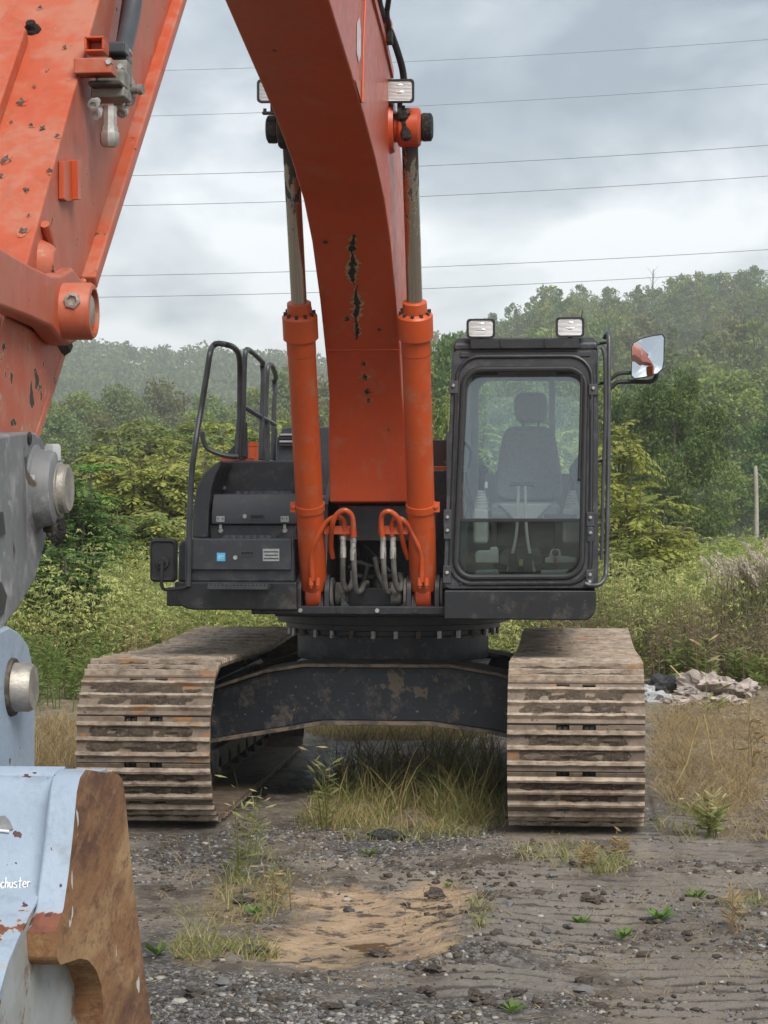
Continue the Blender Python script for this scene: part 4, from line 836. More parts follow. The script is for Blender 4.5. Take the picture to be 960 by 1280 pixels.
# wiper
MB().tube([front(727, 468) + Vector((0,-0.03,0)), front(725.5, 540) + Vector((0,-0.03,0)), front(723.5, 598) + Vector((0,-0.02,0))], 0.008, 8).build('wiper_arm', M['rubber'], cab)
q = MB(); q.prism([front(px, py) + Vector((0, 0.05, 0)) for px, py in ((729, 565), (729, 607), (720, 603), (712, 595), (712.5, 586), (719, 574))], (0, 0.02, 0)); q.build('wiper_motor_cover', M['plastic_dark'], cab, 0.004)
# seat
seat = MB(); Ys = 14.95
def spx(px, py, Y=Ys): return WY(px, py, Y)
def soft(name, outline, Y, th, mat, parent, bev=0.03):
    return MB().prism([WY(px, py, Y) for px, py in outline], (0, th, 0)).build(name, mat, parent, bev, seg=4)
bk = [(634, 534), (645, 532.5), (676, 532.5), (688, 535), (694, 544), (699, 572), (703, 605), (702, 622), (690, 627), (632, 627), (620, 622), (619, 605), (623, 572), (628, 544)]
seat = soft('operator_seat', bk, Ys, 0.13, M['seat'], ex, 0.035)
soft('headrest', [(643, 497), (647, 492), (653, 490.5), (673, 490.5), (680, 492), (684, 497), (685, 512), (683.5, 524), (678, 528), (649, 528), (644, 524), (642, 512)], Ys+0.02, 0.09, M['seat'], seat, 0.03)
for px in (654, 673): MB().cyl(spx(px, 527, Ys+0.06), spx(px, 536, Ys+0.06), 0.008, 8).build('headrest_post', M['plastic_dark'], seat)
c = [spx(613, 626, 14.9), spx(703, 626, 14.9)]; z = c[0].z
MB().box(c[0].x+0.01, c[1].x-0.01, 14.52, 15.0, z-0.13, z-0.01).build('seat_cushion', M['seat'], seat, 0.05, seg=4)
MB().prism([(c[0].x+0.06, 14.50, z-0.02), (c[1].x-0.06, 14.50, z-0.02), ((c[0].x+c[1].x)/2+0.06, 14.505, z-0.13), ((c[0].x+c[1].x)/2-0.06, 14.505, z-0.13)], (0, 0.03, 0)).build('cushion_front', M['plastic'], seat, 0.01)
MB().box(c[0].x+0.05, c[1].x-0.05, 14.65, 15.05, ZB+0.05, z-0.13).build('seat_base', M['plastic_dark'], seat, 0.01)
for i in range(3): zz = ZB + 0.1 + i*0.055; MB().box(c[0].x+0.03, c[1].x-0.03, 14.62, 14.66, zz, zz+0.035).build('bellows_fold', M['rubber'], seat, 0.008)
# consoles with joysticks
for pa, pb, ptop, gx in ((592, 611, 635, 603), (703, 727, 635, 713)):
    x0, x1 = spx(pa, 650, 14.6).x, spx(pb, 650, 14.6).x; z1 = spx(pa, ptop, 14.6).z
    con = MB().box(x0, x1, 14.5, 15.1, spx(pa, 680, 14.6).z, z1).build('console', M['plastic'], cab, 0.025, seg=3)
    p = Vector(((x0+x1)/2, 14.62, z1)); pr = [(0, 0.05)]
    for k in range(6): pr += [(0.012+0.018*k, 0.048-0.004*k), (0.022+0.018*k, 0.040-0.004*k)]
    MB().lathe(p, p + Vector((0,0,0.14)), pr, 18).build('lever_boot', M['plastic'], cab)
    q = p + Vector((0, 0, 0.11)); MB().tube([q, q + Vector((0.0, -0.01, 0.06)), q + Vector((0.008, -0.03, 0.12)), q + Vector((0.012, -0.045, 0.155))], [0.018, 0.022, 0.026, 0.024], 12).build('joystick', M['rubber'], cab)
    MB().box((x0+x1)/2 - 0.03, (x0+x1)/2 + 0.03, 14.9, 15.25, z1+0.02, z1+0.07).build('armrest', M['plastic'], cab, 0.02)
q = spx(608, 606, 14.56); MB().box(q.x-0.008, q.x+0.008, 14.54, 14.565, q.z-0.02, q.z+0.02).build('joystick_label', M['white'], cab)
# travel levers and pedals
for l, hx in (([(635, 715), (640, 695), (646, 662), (648, 607)], (637, 655.5)), ([(668, 715), (663, 695), (658, 662), (656.5, 607)], (650, 668))):
    MB().tube(pts(l, [14.35, 14.38, 14.36, 14.30]), 0.010, 8).build('travel_lever', M['plastic'], cab)
    MB().tube([spx(hx[0], 606, 14.30), spx(sum(hx)/2, 605.2, 14.30), spx(hx[1], 606, 14.30)], 0.014, 10).build('lever_handle', M['plastic_dark'], cab)
for outl, Y, th, mt, nm in (([(594, 692), (597, 688), (612, 688), (613, 684), (620, 683), (623, 686), (623, 704), (594, 704)], 14.40, 0.05, 'plastic', 'foot_rest'),
                    ([(681, 704), (681, 697), (686, 696), (688, 688), (692, 686), (700, 687), (702, 695), (720, 697), (721, 704)], 14.40, 0.05, 'plastic', 'foot_rest'),
                    ([(623, 705), (628, 690), (634, 685), (672, 685), (680, 698), (678, 706), (668, 708), (640, 710)], 14.46, 0.05, 'plastic_dark', 'pedal_cover'),
                    ([(595, 713), (622, 712), (624, 718), (592, 719)], 14.25, 0.1, 'plastic', 'floor_plate'), ([(676, 713), (712, 712), (708, 718), (676, 718)], 14.25, 0.1, 'plastic', 'floor_plate')):
    soft(nm, outl, Y, th, M[mt], cab, 0.008)
for px in (641, 660): soft('travel_pedal', [(px-6, 716), (px-4, 692), (px+5, 692), (px+6, 716)], 14.33, 0.02, M['rubber'], cab, 0.004)
q = spx(651.5, 703, 14.31); MB().box(q.x-0.012, q.x+0.012, 14.30, 14.31, q.z-0.02, q.z+0.02).build('yellow_tag', simple('yellow_tag', (0.5, 0.45, 0.12), 0.6), cab)
q = spx(694, 701, 14.38); MB().box(q.x-0.008, q.x+0.008, 14.385, 14.395, q.z-0.018, q.z+0.018).build('red_tag', M['red'], cab)
q = spx(694, 691, 14.39); MB().lathe(q, q - Vector((0, 0.02, 0)), [(0, 0.02), (0.015, 0.02), (0.02, 0.012)], 14).build('switch_knob', M['rubber'], cab)
# dark monitor and looping cables at the left inside
MB().tube([front(576, 551) + Vector((0, 0.05, 0)), front(583, 556) + Vector((0, 0.06, 0)), front(588, 565) + Vector((0, 0.08, 0)), front(585, 585) + Vector((0, 0.08, 0))], 0.010, 8).build('cable', M['rubber'], cab)
for k in range(3): MB().tube([front(573+k*4, 590) + Vector((0, 0.10+0.03*k, 0)), front(577+k*4, 615) + Vector((0, 0.1, 0)), front(584+k*3, 630) + Vector((0, 0.1, 0)), front(580+k*4, 652) + Vector((0, 0.1, 0))], 0.008, 8).build('cable', M['rubber'], cab)
# rail and mirror on the cab's right
MB().tube([WY(756, 422, 14.35), WY(758.5, 417.5, 14.3), WY(761, 422, 14.25), WY(761, 470, 14.2), WY(760.5, 560, 14.15), WY(759, 660, 14.08), WY(757.5, 712, 14.04), WY(755, 724, 14.0), WY(748, 731, 13.97), WY(737, 731.5, 13.97), WY(731, 729, 13.97)], 0.015, 10).build('grab_rail', M['rail'], cab)
for py in (428, 478, 575, 690): MB().tube([WY(759, py, 14.18), WY(752, py+1, 14.25), WY(746, py+2, 14.25)], 0.010, 8).build('rail_stay', M['rubber'], cab)
mc = WY(810, 447, 14.15)
nrm = Vector((-0.165, -0.965, 0.135)).normalized(); ux = Vector((0,0,1)).cross(nrm).normalized(); ux = -ux if ux.x < 0 else ux; uz = nrm.cross(ux); uz = -uz if uz.z < 0 else uz
def mpx(px, py): return mc + ux*((px-810)*14.2/F/ux.x) + uz*((447-py)*14.2/F)
ol = [(790, 433), (793, 428), (802, 423), (815, 420), (827, 418.5), (829.5, 422), (829.5, 452), (828, 462), (822, 467.5), (806, 472), (794, 473.5), (790.5, 470)]
b = MB(); fr_ = [mpx(*p) for p in ol]; ce = mpx(810, 447)
b.loft([[ce + (p-ce)*s - nrm*d for p in fr_] for d, s in ((0.05, 0.7), (0.03, 0.95), (0.0, 1.03), (-0.006, 1.03), (-0.006, 0.97))]); rm = b.build('right_mirror', M['rubber'], ex, smooth=50)
n = len(fr_); vs, fs = [], []; K = 8       # gently convex glass
for k in range(K+1):
    s = k/K*0.975
    for p in fr_: q = ce + (p-ce)*s; vs.append(q + nrm*(0.0075 + 0.010*(1 - s*s)))
for k in range(K):
    for i in range(n): j = (i+1) % n; fs.append((k*n+i, k*n+j, (k+1)*n+j, (k+1)*n+i))
MB().add(vs, fs).build('mirror_glass', M['mirror'], rm, smooth=80)
MB().tube([WY(760, 488, 14.2), WY(766, 483, 14.2), WY(772, 478, 14.2), WY(790, 477, 14.2), WY(812, 477, 14.2), WY(819, 473, 14.2), WY(821, 466, 14.2)], 0.014, 8).build('mirror_arm', M['rubber'], rm)
MB().tube([WY(760, 477, 14.2), WY(766, 472, 14.2), WY(774, 467, 14.2), WY(790, 466, 14.2), WY(800, 466, 14.2)], 0.012, 8).build('mirror_arm', M['rubber'], rm)
MB().tube([WY(713+14, 398, 14.12), WY(728, 388, 14.12)], 0.003, 6, 0).build('aerial', M['rubber'], cab)

# ---- stick (dipper): box beam sloping down towards the camera
XR = -1.09
S0, S1 = WX(124, 0, XR), WX(35, 325, XR)           # upper edge
U0, U1 = WX(215, 0, XR), WX(38, 545, XR)           # lower edge (inner side of the bottom flange)
du = (S0 - S1).normalized(); dl = (U0 - U1).normalized()
E_up_hi = S0 + du*2.05; E_lo_hi = U0 + dl*1.25
E_up_lo = WX(2, 415, XR); tip = WX(-30, 560, XR)
w_st = 2*(XR - CX)
side = [E_up_hi, E_lo_hi, U0, U1, WX(10, 600, XR), WX(-45, 590, XR), WX(-28, 470, XR), S1, S0]
stick = MB().prism([p - Vector((w_st,0,0)) for p in side], (w_st, 0, 0)).build('stick', M['orange_worn'], ex, 0.006)
flA = [WX(240, 0, XR+0.03), WX(115, 350, XR+0.03), WX(45, 545, XR+0.03)]
n_dn = Vector((0, dl.z, -dl.y)); n_dn = n_dn if n_dn.z < 0 else -n_dn
rings = []
for p in [E_lo_hi, U0, U0 + (U1-U0)*0.70]:
    q = Vector((0, p.y, p.z)); rings.append([Vector((CX-0.235, q.y, q.z)), Vector((XR+0.03, q.y, q.z)), Vector((XR+0.03, q.y, q.z)) + n_dn*0.035, Vector((CX-0.235, q.y, q.z)) + n_dn*0.035])
MB().loft(rings).build('bottom_plate', M['orange_worn'], stick, 0.006)
rings = []
for p in [U0 + (U1-U0)*0.702, U1]:
    q = Vector((0, p.y, p.z)); rings.append([Vector((CX-0.215, q.y, q.z)), Vector((XR+0.01, q.y, q.z)), Vector((XR+0.01, q.y, q.z)) + n_dn*0.03, Vector((CX-0.215, q.y, q.z)) + n_dn*0.03])
MB().loft(rings).build('scraped_bottom_plate', M['orange_scraped'], stick, 0.006)
# lower nose of the stick, scraped
MB().prism([WX(3, 395, XR+0.004), WX(78, 436, XR+0.004), WX(42, 540, XR+0.004), WX(20, 560, XR+0.004), WX(-30, 560, XR+0.004)], (0.004, 0, 0)).build('scraped_nose', M['orange_scraped'], stick)
# cover plate on the upper face, with a bolt at its point
nf = Vector((0, -du.z, du.y)); nf = nf if nf.z > 0 else -nf; nf = nf if nf.y < 0 or True else -nf
def onup(px, py):
    d = ray(px, py); t = (S0 - CAM).dot(nf)/d.dot(nf); return CAM + d*t
MB().prism([onup(*p) for p in ((-30, 10), (2, 42), (14, 28), (30, 44), (36, 52), (-2, 165), (-40, 240))], nf*0.035).build('cover_plate', M['orange_worn'], stick, 0.006)
p = onup(40, 38); MB().lathe(p, p + nf*0.022, [(0, 0.022), (0.006, 0.02), (0.007, 0.013), (0.022, 0.011)], 8).build('grease_nipple', M['grease'], stick)
rr_ = random.Random(8); M['gouge'] = grit('gouged_steel', (0.05, 0.035, 0.028), (0.12, 0.085, 0.065), (0.2, 0.16, 0.13), 60)
for px, py, w in ((6, 200, 11), (27, 128, 9), (30, 290, 10), (62, 214, 7), (40, 157, 5), (53, 161, 5), (81, 60, 5), (33, 238, 5), (50, 10, 5), (43, 109, 3), (14, 153, 3), (36, 270, 4), (72, 170, 5), (20, 60, 3), (2, 220, 6)):
    c0 = onup(px, py); ee = nf.cross(Vector((1,0,0))).normalized()
    for mt, sc, off in (('orange_scraped', 1.3, 0.0015), ('gouge', 1.0, 0.003)):
        k = 11; P = []
        for i in range(k): a = 2*PI*i/k; rad = w*c0.y/F*0.62*sc*rr_.uniform(0.45, 1.35); P.append(c0 + nf*off + Vector((math.cos(a)*rad, 0, 0)) + ee*math.sin(a)*rad*1.3)
        MB().add(P, [tuple(range(k))]).build('gouge', M[mt], stick)
# lug, rib and repainted patches on the stick's right side
def sidepl(name, l, t, mat, bev=0.002, x=XR): return MB().prism([WX(px, py, x+0.001) for px, py in l], (t, 0, 0)).build(name, M[mat], stick, bev)
sidepl('side_lug', [(73, 201), (90, 200), (91, 250), (78, 252), (73, 249)], 0.012, 'orange_clean'); sidepl('lug_rib', [(83, 200), (87, 200), (88, 250), (84, 250)], 0.024, 'orange_clean')
a, c = WX(56, 280, XR+0.008), WX(70, 332, XR+0.008); MB().tube([a, (a+c)/2, c], 0.010, 8, 0).build('weld_rib', M['orange_worn'], stick)
p = WX(53, 330, XR); MB().lathe(p, p + Vector((0.03,0,0)), [(0, 0.05), (0.02, 0.04), (0.03, 0.03)], 16).build('grease_boss', M['orange_worn'], stick)
# hydraulic valve block on the side, with its pipe
XV = XR + 0.055
def vp(px, py, x=XV): return WX(px, py, x)
c0 = vp(141, 108)
valve = MB().obox(c0, (0.034,0,0), (0, 0.035, 0), (0, 0, 0.034)).build('hose_valve', M['valve'], stick, 0.010, seg=3)
def vbox(name, px, py, hx, hy, hz, mat, x=XV, bev=0.005): return MB().obox(vp(px, py, x), (hx,0,0), (0,hy,0), (0,0,hz)).build(name, M[mat], valve, bev)
vbox('valve_body', 147, 92, 0.028, 0.03, 0.026, 'valve'); vbox('valve_flange', 139, 119, 0.038, 0.042, 0.012, 'valve'); vbox('valve_collar', 135, 108, 0.036, 0.044, 0.006, 'chain')
vbox('valve_cap', 146, 62, 0.024, 0.03, 0.013, 'rail'); vbox('valve_neck', 150, 76, 0.024, 0.026, 0.008, 'rail'); vbox('mount_bracket', 119, 85, 0.042, 0.03, 0.017, 'orange_worn', XR+0.035, 0.003)
bx = vp(121, 58, XR+0.03); b = MB(); w_, h_ = 0.022, 0.017
for x0, x1, z0, z1 in ((-w_, w_, h_-0.005, h_), (-w_, w_, -h_, -h_+0.005), (-w_, -w_+0.005, -h_+0.005, h_-0.005), (w_-0.005, w_, -h_+0.005, h_-0.005)): b.box(bx.x+x0, bx.x+x1, bx.y-0.03, bx.y+0.03, bx.z+z0, bx.z+z1)
b.box(bx.x-w_+0.005, bx.x+w_-0.005, bx.y+0.01, bx.y+0.029, bx.z-h_+0.005, bx.z+h_-0.005); b.build('mount_tube', M['orange_clean'], valve, 0.002)
c1 = vp(137, 133) ; MB().lathe(c1, c1 - Vector((0,0,0.09)), [(0, 0.016), (0.045, 0.016), (0.046, 0.019), (0.058, 0.019), (0.059, 0.022), (0.08, 0.022), (0.09, 0.016)], 8).build('outlet_plug', M['zinc'], valve)
for px, py in ((119, 131), (151, 130), (122, 143), (155, 141)):
    p = vp(px, py, XV); MB().lathe(p + Vector((0, 0.02, 0.012)), p - Vector((0, 0.028, 0.006)), [(0, 0.008), (0.03, 0.008), (0.031, 0.0125), (0.046, 0.0125), (0.047, 0.007), (0.042, 0.006)], 12).build('valve_bolt', M['zinc'], valve)
for px, py in ((137, 81), (151, 87), (149, 95), (160, 67)):
    p = vp(px, py, XV+0.012); MB().lathe(p + Vector((0, 0.01, 0)), p - Vector((-0.004, 0.036, 0)), [(0, 0.009), (0.04, 0.009), (0.045, 0.006)], 6).build('valve_screw', M['zinc'], valve)
p = vp(156, 113, XV+0.004); MB().lathe(p, p + Vector((0.05, -0.012, 0)), [(0, 0.036), (0.012, 0.036), (0.016, 0.028), (0.017, 0.010), (0.034, 0.010), (0.035, 0.013), (0.046, 0.011)], 18).build('valve_spindle', M['valve'], valve)
MB().tube([vp(150, 76), vp(156, 55), vp(164, 20), vp(170, -20), vp(180, -80)], 0.021, 12).build('stick_pipe', M['rail'], stick)
MB().tube([vp(146, 76, XV-0.03), vp(152, 55, XV-0.03), vp(157, 20, XV-0.03), vp(163, -20, XV-0.03), vp(172, -80, XV-0.03)], 0.014, 10).build('stick_pipe', M['rubber'], stick)
# ---- bucket link on the stick
XL = XR + 0.045
lk = [(108, 352), (118, 366), (119, 400), (110, 415), (98, 416), (97, 430), (88, 436), (78, 430), (66, 412), (40, 397), (0, 380), (-70, 356), (-110, 330), (-110, 250), (-60, 276), (0, 308), (40, 332), (66, 344), (78, 343), (92, 335)]
lko = [(92, 335), (99, 345), (106, 352), (110, 380), (101, 420), (96, 428), (88, 432), (78, 426), (66, 410), (40, 398), (0, 383), (-70, 362), (-110, 340), (-110, 250), (-60, 276), (0, 308), (40, 332), (66, 344), (78, 343)]
link_ = MB().prism([WX(px, py, XL+0.01) for px, py in lko], (-0.045, 0, 0)).build('bucket_link', M['orange_worn'], ex, 0.008)
bc = WX(100, 387, XL+0.01); be = WX(114, 389, XL+0.075)
be = WX(117, 389, XL+0.07); bb = Vector((XL-0.035, be.y, be.z))
MB().lathe(bb, (bb.x+0.11, bb.y, bb.z), [(0, 0.058), (0.10, 0.058), (0.106, 0.054), (0.107, 0.045), (0.085, 0.045)], 28).build('link_boss', M['orange_worn'], link_)
MB().lathe((bb.x+0.06, bb.y, bb.z), (bb.x+0.10, bb.y, bb.z), [(0, 0.045), (0.034, 0.045), (0.036, 0.038)], 24).build('pin_grease', M['grease'], link_); MB().lathe((bb.x+0.06, bb.y, bb.z), (bb.x+0.102, bb.y, bb.z), [(0, 0.036), (0.038, 0.036), (0.042, 0.030)], 24).build('link_pin', M['pin'], link_)
p = WY(91, 376, bb.y-0.052); MB().lathe(p + Vector((0.0, 0.05, 0)), p + Vector((0.0, -0.03, 0)), [(0, 0.012), (0.04, 0.012), (0.041, 0.017), (0.06, 0.017), (0.061, 0.011), (0.055, 0.008)], 6).build('lock_bolt', M['pin'], link_)
MB().tube([WX(62, 412, XL-0.05), WX(72, 430, XL-0.05), WX(74, 436, XL-0.05)], [0.03, 0.03, 0.006], 10).build('grease_lump', M['grease'], link_)
# ---- quick coupler
XQ = -0.995
cq = [(0, 545), (20, 541), (44, 540), (53, 548), (59, 562), (64, 585), (66, 640), (60, 664), (52, 700), (44, 725), (24, 760), (0, 790), (-40, 800), (-70, 700), (-60, 600), (-40, 560)]
coup = MB().prism([WX(px, py, XQ) for px, py in cq], (-0.05, 0, 0)).build('quick_coupler', M['coupler'], ex, 0.006)
MB().prism([WX(px, py, XQ) - Vector((0.55,0,0)) for px, py in cq], (-0.05, 0, 0)).build('coupler_plate', M['coupler'], coup, 0.006)
MB().prism([WX(px, py, XQ-0.052) for px, py in ((-36, 560), (0, 547), (20, 543), (10, 570), (-10, 600), (-40, 640))], (-0.44, 0, 0)).build('coupler_bridge', M['coupler'], coup, 0.006)
pc = WX(87, 611, XQ+0.062); q0 = Vector((XQ-0.005, pc.y, pc.z))
MB().lathe(q0, q0 + Vector((0.10,0,0)), [(0, 0.086), (0.006, 0.082), (0.010, 0.074), (0.036, 0.072), (0.043, 0.069), (0.046, 0.064), (0.048, 0.046)], 32).build('coupler_boss', M['coupler'], coup)
MB().lathe(q0 + Vector((0.02,0,0)), q0 + Vector((0.067,0,0)), [(0, 0.05), (0.03, 0.05), (0.032, 0.046), (0.043, 0.045), (0.047, 0.041)], 28).build('stick_pin', M['pin'], coup)
p = WX(58, 573, XQ+0.03); MB().lathe((p.x, q0.y, q0.z+0.052), (p.x, q0.y, q0.z+0.09), [(0, 0.017), (0.026, 0.017), (0.031, 0.013)], 6).build('boss_bolt', M['silver'], coup)
MB().tube([Vector((q0.x+0.035, q0.y, q0.z-0.06)), Vector((q0.x+0.04, q0.y, q0.z-0.082)), Vector((q0.x+0.03, q0.y, q0.z-0.092))], [0.022, 0.02, 0.012], 8).build('grease_lump', M['grease'], coup)
MB().lathe(WX(36, 548, XQ), WX(36, 548, XQ) + Vector((0.004,0,0)), [(0, 0.012), (0.003, 0.012), (0.004, 0.009)], 14).build('lifting_hole', M['grease'], coup)
for l in ([(-20, 640), (2, 640), (5, 668), (-20, 676)], [(-20, 722), (0, 728), (7, 745), (3, 768), (-20, 778)]): MB().prism([WX(px, py, XQ+0.0005) for px, py in l], (0.003,0,0)).build('coupler_slot', M['black'], coup)
# ---- bucket
XB = -0.755                                   # outer face of the right wear plate
ear_x = -0.985
earo = [(-30, 800), (0, 789), (12, 783), (24, 790), (36, 806), (41, 830), (44, 880), (44, 985), (40, 1010), (-30, 1010)]
def YZ(px, py, X): p = WX(px, py, X); return p.y, p.z
prof = [YZ(78, 968, XB-0.04), YZ(72, 985, XB-0.04), YZ(66, 1040, XB-0.04), YZ(56, 1108, XB-0.04), YZ(36, 1150, XB-0.04), YZ(0, 1240, XB-0.04)]
def crv(P, k=4):
    Q = []
    for i in range(len(P)-1):
        a, b_, c, d = P[max(i-1,0)], P[i], P[i+1], P[min(i+2, len(P)-1)]
        for j in range(k):
            t = j/k; Q.append(tuple(0.5*(2*b_[m] + (c[m]-a[m])*t + (2*a[m]-5*b_[m]+4*c[m]-d[m])*t*t + (3*b_[m]-a[m]-3*c[m]+d[m])*t**3) for m in (0, 1)))
    return Q + [P[-1]]
heel = prof[-1]
shell = prof + [(heel[0]-0.08, heel[1]-0.18), (heel[0]-0.10, heel[1]-0.42), (heel[0]-0.02, heel[1]-0.68), (heel[0]+0.16, heel[1]-0.90), (heel[0]+0.42, 0.13), (heel[0]+0.85, 0.05), (heel[0]+1.25, 0.03)]
shell = crv(shell)
inn = [(y+0.03, z) for y, z in shell[:-1]] + [(heel[0]+1.25, 0.06)]
inn = [(y + 0.025, z + (0.02 if i > 36 else 0)) for i, (y, z) in enumerate(shell)]
x_l, x_r = 2*CX - XB + 0.04, XB - 0.04
b = MB()
rings = [[Vector((x_l, y, z)), Vector((x_r, y, z)), Vector((x_r, yi, zi+0.012)), Vector((x_l, yi, zi+0.012))] for (y, z), (yi, zi) in zip(shell, inn)]
back_top = (prof[0][0]+0.34, prof[0][1]-0.01)
bucket = MB().loft([[Vector((x_l, back_top[0], back_top[1]-0.02)), Vector((x_r, back_top[0], back_top[1]-0.02)), Vector((x_r, back_top[0], back_top[1]-0.05)), Vector((x_l, back_top[0], back_top[1]-0.05))], [Vector((x_l, prof[0][0]+0.06, prof[0][1]-0.016)), Vector((x_r, prof[0][0]+0.06, prof[0][1]-0.016)), Vector((x_r, prof[0][0]+0.07, prof[0][1]-0.045)), Vector((x_l, prof[0][0]+0.07, prof[0][1]-0.045))]] + rings[1:]).build('bucket', M['blue'], ex, 0.004, smooth=40)
# side sheets
lip = shell[-1]
sheet = shell + [(lip[0]-0.05, 0.45), (back_top[0]+0.12, 0.95), (back_top[0], back_top[1]-0.03)]
for xs in (x_r - 0.034, x_l + 0.004): MB().prism([(xs, y + 0.012, z - 0.006) for y, z in sheet], (0.03, 0, 0)).build('side_sheet', M['bare'], bucket, 0.004)
# thick wear plate on the right, blue on its edge and rusty on its face
wp = [(107, 962), (100, 972), (96, 990), (91.5, 1040), (86, 1090), (79.5, 1135), (70, 1166), (72, 1200), (76, 1206), (100, 1198), (110, 1200), (120, 1212), (127, 1232), (130, 1280), (131, 1340), (205, 1400), (190, 1280), (176, 1180), (165, 1090), (157, 1000), (153, 974), (148, 968)]
wyz = [YZ(px, py, XB) for px, py in wp]
b = MB(); nW = len(wyz); A_ = [(XB-0.045, y, z) for y, z in wyz]; B_ = [(XB, y, z) for y, z in wyz]
b.mi = 0; b.add(A_ + B_, [(i, nW+i, nW+(i+1) % nW, (i+1) % nW) for i in range(nW) if i in (21, 0, 1, 2, 3, 4, 5)] + [tuple(range(nW))]); 
b.mi = 1; b.add(B_, [tuple(range(nW-1, -1, -1))]); b.add(A_ + B_, [(i, nW+i, nW+(i+1) % nW, (i+1) % nW) for i in range(nW) if i not in (21, 0, 1, 2, 3, 4, 5)])
b.build('wear_plate', [M['blue'], M['rust']], bucket, 0.007, seg=3, smooth=60)
wl = [(2*CX - XB, y, z) for y, z in wyz]; MB().prism(wl, (0.045, 0, 0)).build('wear_plate', M['rust'], bucket, 0.006)
# lower side cutter, lip and teeth (below the picture)
MB().prism([(XB-0.03, y, z) for y, z in ((lip[0]-0.02, 0.05), (lip[0]-0.3, 0.06), (lip[0]-0.35, 0.5), (lip[0]-0.08, 0.45))], (0.03,0,0)).build('side_cutter', M['rust'], bucket, 0.006)
for i in range(5):
    x = x_l + (x_r - x_l)*(i + 0.5)/5
    MB().loft([[(x-0.05, lip[0]-0.08, 0.01), (x+0.05, lip[0]-0.08, 0.01), (x+0.05, lip[0]-0.08, 0.10), (x-0.05, lip[0]-0.08, 0.10)], [(x-0.045, lip[0]+0.22, 0.03), (x+0.045, lip[0]+0.22, 0.03), (x+0.045, lip[0]+0.22, 0.05), (x-0.045, lip[0]+0.22, 0.05)]]).build('bucket_tooth', M['rust'], bucket, 0.004)
for xe in (ear_x - 0.05, 2*CX - ear_x):
    MB().prism([WX(px, py, ear_x) - Vector((ear_x - xe, 0, 0)) if xe < -1.2 else WX(px, py, ear_x) - Vector((0.05,0,0)) for px, py in earo], (0.05, 0, 0)).build('bucket_ear', M['blue'], bucket, 0.005)
pe = WX(39, 859, ear_x+0.035)
MB().lathe((ear_x-0.56, pe.y, pe.z), (ear_x+0.04, pe.y, pe.z), [(0, 0.043), (0.592, 0.043), (0.6, 0.038)], 28).build('bucket_pin', M['pin'], bucket)
MB().lathe((ear_x-0.001, pe.y, pe.z), (ear_x+0.008, pe.y, pe.z), [(0, 0.052), (0.008, 0.05)], 28).build('pin_collar', M['chain'], bucket)
# reinforcing strip from ear to shell and the white chalk writing
MB().prism([WX(px, py, ear_x+0.02) for px, py in ((-10, 970), (20, 962), (30, 978), (30, 1000), (-10, 1000))], (0.10, 0, 0)).build('ear_gusset', M['blue'], bucket, 0.006)
def onshell(px, py):
    d = ray(px, py)
    for i in range(len(shell)-1):
        (ya, za), (yb, zb) = shell[i], shell[i+1]; nr = Vector((0, zb-za, -(yb-ya))); t = (Vector((0, ya, za)) - CAM).dot(nr)/d.dot(nr); p = CAM + d*t
        if min(za, zb)-1e-6 <= p.z <= max(za, zb)+1e-6: return p
    return CAM + d*3.4
# hand-written letters, each a few chalk strokes
LET = {'o': [[(0.9,0.9),(0.4,1),(0.1,0.6),(0.2,0.1),(0.6,0),(0.9,0.4),(0.8,0.9)]], 'c': [[(0.9,0.85),(0.5,1),(0.1,0.5),(0.4,0),(0.9,0.15)]],
       'h': [[(0.15,1.8),(0.1,0)], [(0.1,0.6),(0.5,1),(0.8,0.8),(0.8,0)]], 'u': [[(0.1,0.95),(0.15,0.2),(0.5,0),(0.8,0.3),(0.85,0.95)], [(0.85,0.95),(0.9,0)]],
       's': [[(0.85,0.95),(0.3,0.95),(0.15,0.7),(0.8,0.35),(0.7,0.0),(0.1,0.05)]], 't': [[(0.5,1.7),(0.45,0.1),(0.7,0)], [(0.05,1.1),(0.95,1.15)]],
       'e': [[(0.15,0.5),(0.85,0.6),(0.75,0.95),(0.3,0.95),(0.1,0.4),(0.4,0),(0.9,0.15)]], 'r': [[(0.15,1),(0.15,0)], [(0.15,0.6),(0.5,0.98),(0.9,0.9)]]}
for wd, xs, yb, wlet, hl in (('ochuster', -4.5, 1110.5, 5.5, 7.2),):
    for k, ch in enumerate(wd):
        b = MB()
        for st in LET[ch]:
            P = [onshell(xs + k*wlet + (x*0.86 + 0.10*y)*wlet, yb - 0.15*k*0.9 - y*hl) + Vector((0, -0.0035, 0.001)) for x, y in st]
            b.tube(P, 0.0011, 6, 3)
        b.build('chalk_letter', M['white'], bucket)
MB().prism([onshell(px, py) + Vector((0, -0.002, 0)) for px, py in ((-8, 1021), (6, 1019), (12, 1025), (17, 1036), (8, 1038), (-8, 1038))], (0, -0.001, 0)).build('scuffed_patch', M['coupler'], bucket)
MB().tube([onshell(-8, 1037) + Vector((0, -0.003, 0)), onshell(12, 1039) + Vector((0, -0.003, 0))], 0.0022, 6, 0).build('weld_bead', M['white'], bucket)

